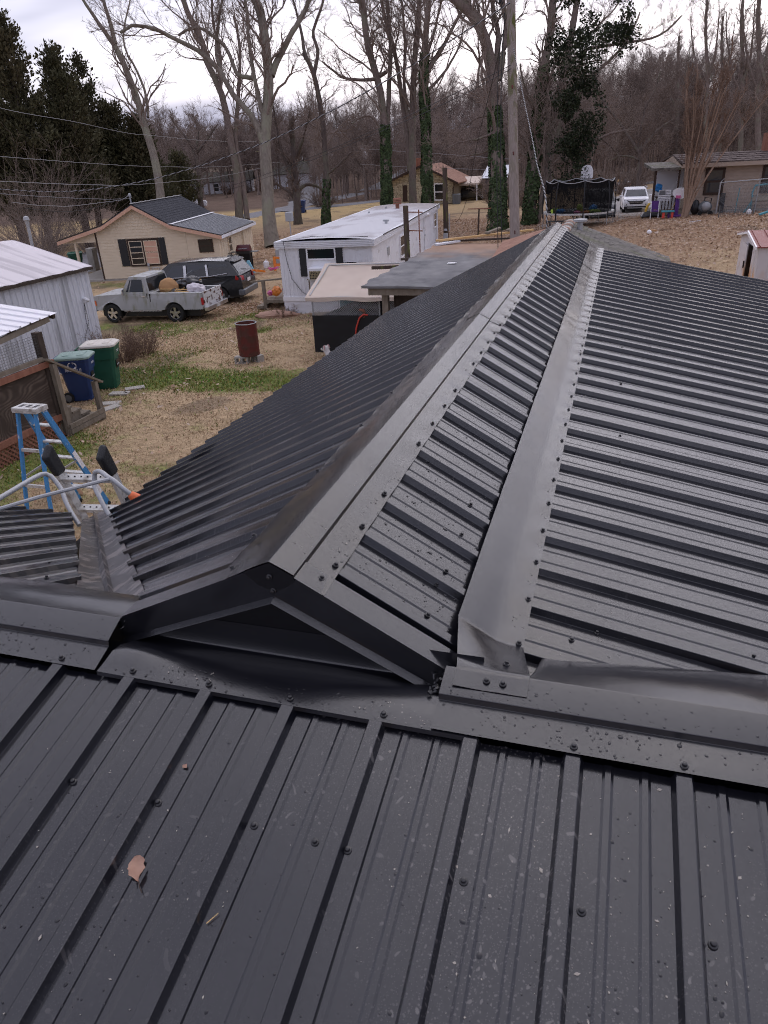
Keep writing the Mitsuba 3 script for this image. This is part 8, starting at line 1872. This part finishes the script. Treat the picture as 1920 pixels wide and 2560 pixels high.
SWB = thing('glider_bench', 'old wooden glider bench with a bent green metal frame behind the wire fence', 'bench'); F = fr(9.35, 46.9, gzf(9.3, 46.9)); part(SWB, 'seat', M(F).slab([(-.9, -.4, .62), (.9, -.4, .62), (.9, .25, .86), (-.9, .25, .86)], .05), 'weathered_wood')
for x in (-.75, .75): part(SWB, 'frame', M(F).tube([(x - .25, -.5, 0), (x - .1, 0, .6), (x - .15, .1, 1.0), (x - .05, .15, 1.35), (x + .5, .15, 1.42)], .05, 8), 'toy_teal', True)
part(SWB, 'crossbar', M(F).cyl((-.8, .15, 1.40), (.8, .15, 1.42), .035, 7), 'toy_teal'); part(SWB, 'leg', M(F).bar((-.9, -.3, .6), (-1.3, -.6, -.02), .06), 'toy_teal'); part(SWB, 'leg', M(F).bar((.2, -.1, .6), (.25, -.1, -.02), .08), 'black_paint')
SLD = thing('toy_slide', 'small teal toy slide at the right edge of the leafy lawn', 'slide'); F = fr(8.9, 43.3, gzf(8.9, 43.3)); part(SLD, 'chute', M(F).slab([(-.55, -.2, .05), (-.3, -.2, .28), (.8, -.2, .5), (.8, .2, .5)], .05) if False else M(F).bar((-.5, 0, .08), (.9, 0, .55), .4, .07), 'toy_teal'); part(SLD, 'support', M(F).bar((.8, 0, .5), (.9, 0, 0), .3, .06), 'toy_teal')
m = M(fr(7.35, 43.9, gzf(7.3, 43.9), 5)); P = []
for i in range(20): m.tube([(-.85 + i * .09, 0, .0), (-.85 + i * .09, 0, .55)], .006, 4, False)
for i in range(7): m.tube([(-.85, 0, .04 + i * .085), (.86, 0, .04 + i * .085)], .006, 4, False)
m.box(-.87, -.82, -.02, .02, -.05, .6); m.box(.84, .89, -.02, .02, -.05, .6); solo('garden_fence', m, 'mesh_wire', 'low dark wire panel standing on the lawn in front of the fence', 'fence panel')
for i, (x, y, s, mt, lb, c) in enumerate([(8.15, 45.0, .14, 'white_clean', 'white plastic jug on the lawn below the glider bench', 'jug'), (2.85, 38.4, .11, 'white_clean', 'white ball lying on the leaves, left part of the leafy lawn', 'ball'), (3.05, 39.0, .10, 'cardboard', 'small tan scrap on the leaves beside the white ball', 'scrap'), (2.2, 30.0, .16, 'toy_yellow', 'yellow strip of plastic on the tan lawn right of the old shingled roof', 'scrap')]):
    v, f = blob(s, 820 + i, (0, 0, s * .7), [(1.0, .8, 1.2), (1, 1, 1), (1.8, 1, .4), (1.8, .4, .25)][i], .12, 1.5, 2); solo(c, M(fr(x, y, gzf(x, y) + .03, 20)).add(v, f), mt, lb, c, True)
solo('white_stick', M().tube([(4.9, 41.9, gzf(4.9, 41.9) + .05), (5.5, 42.1, gzf(5.5, 42.1) + .06)], .02, 5), 'white_clean', 'white stick lying on the leafy lawn below the crepe myrtle', 'stick')
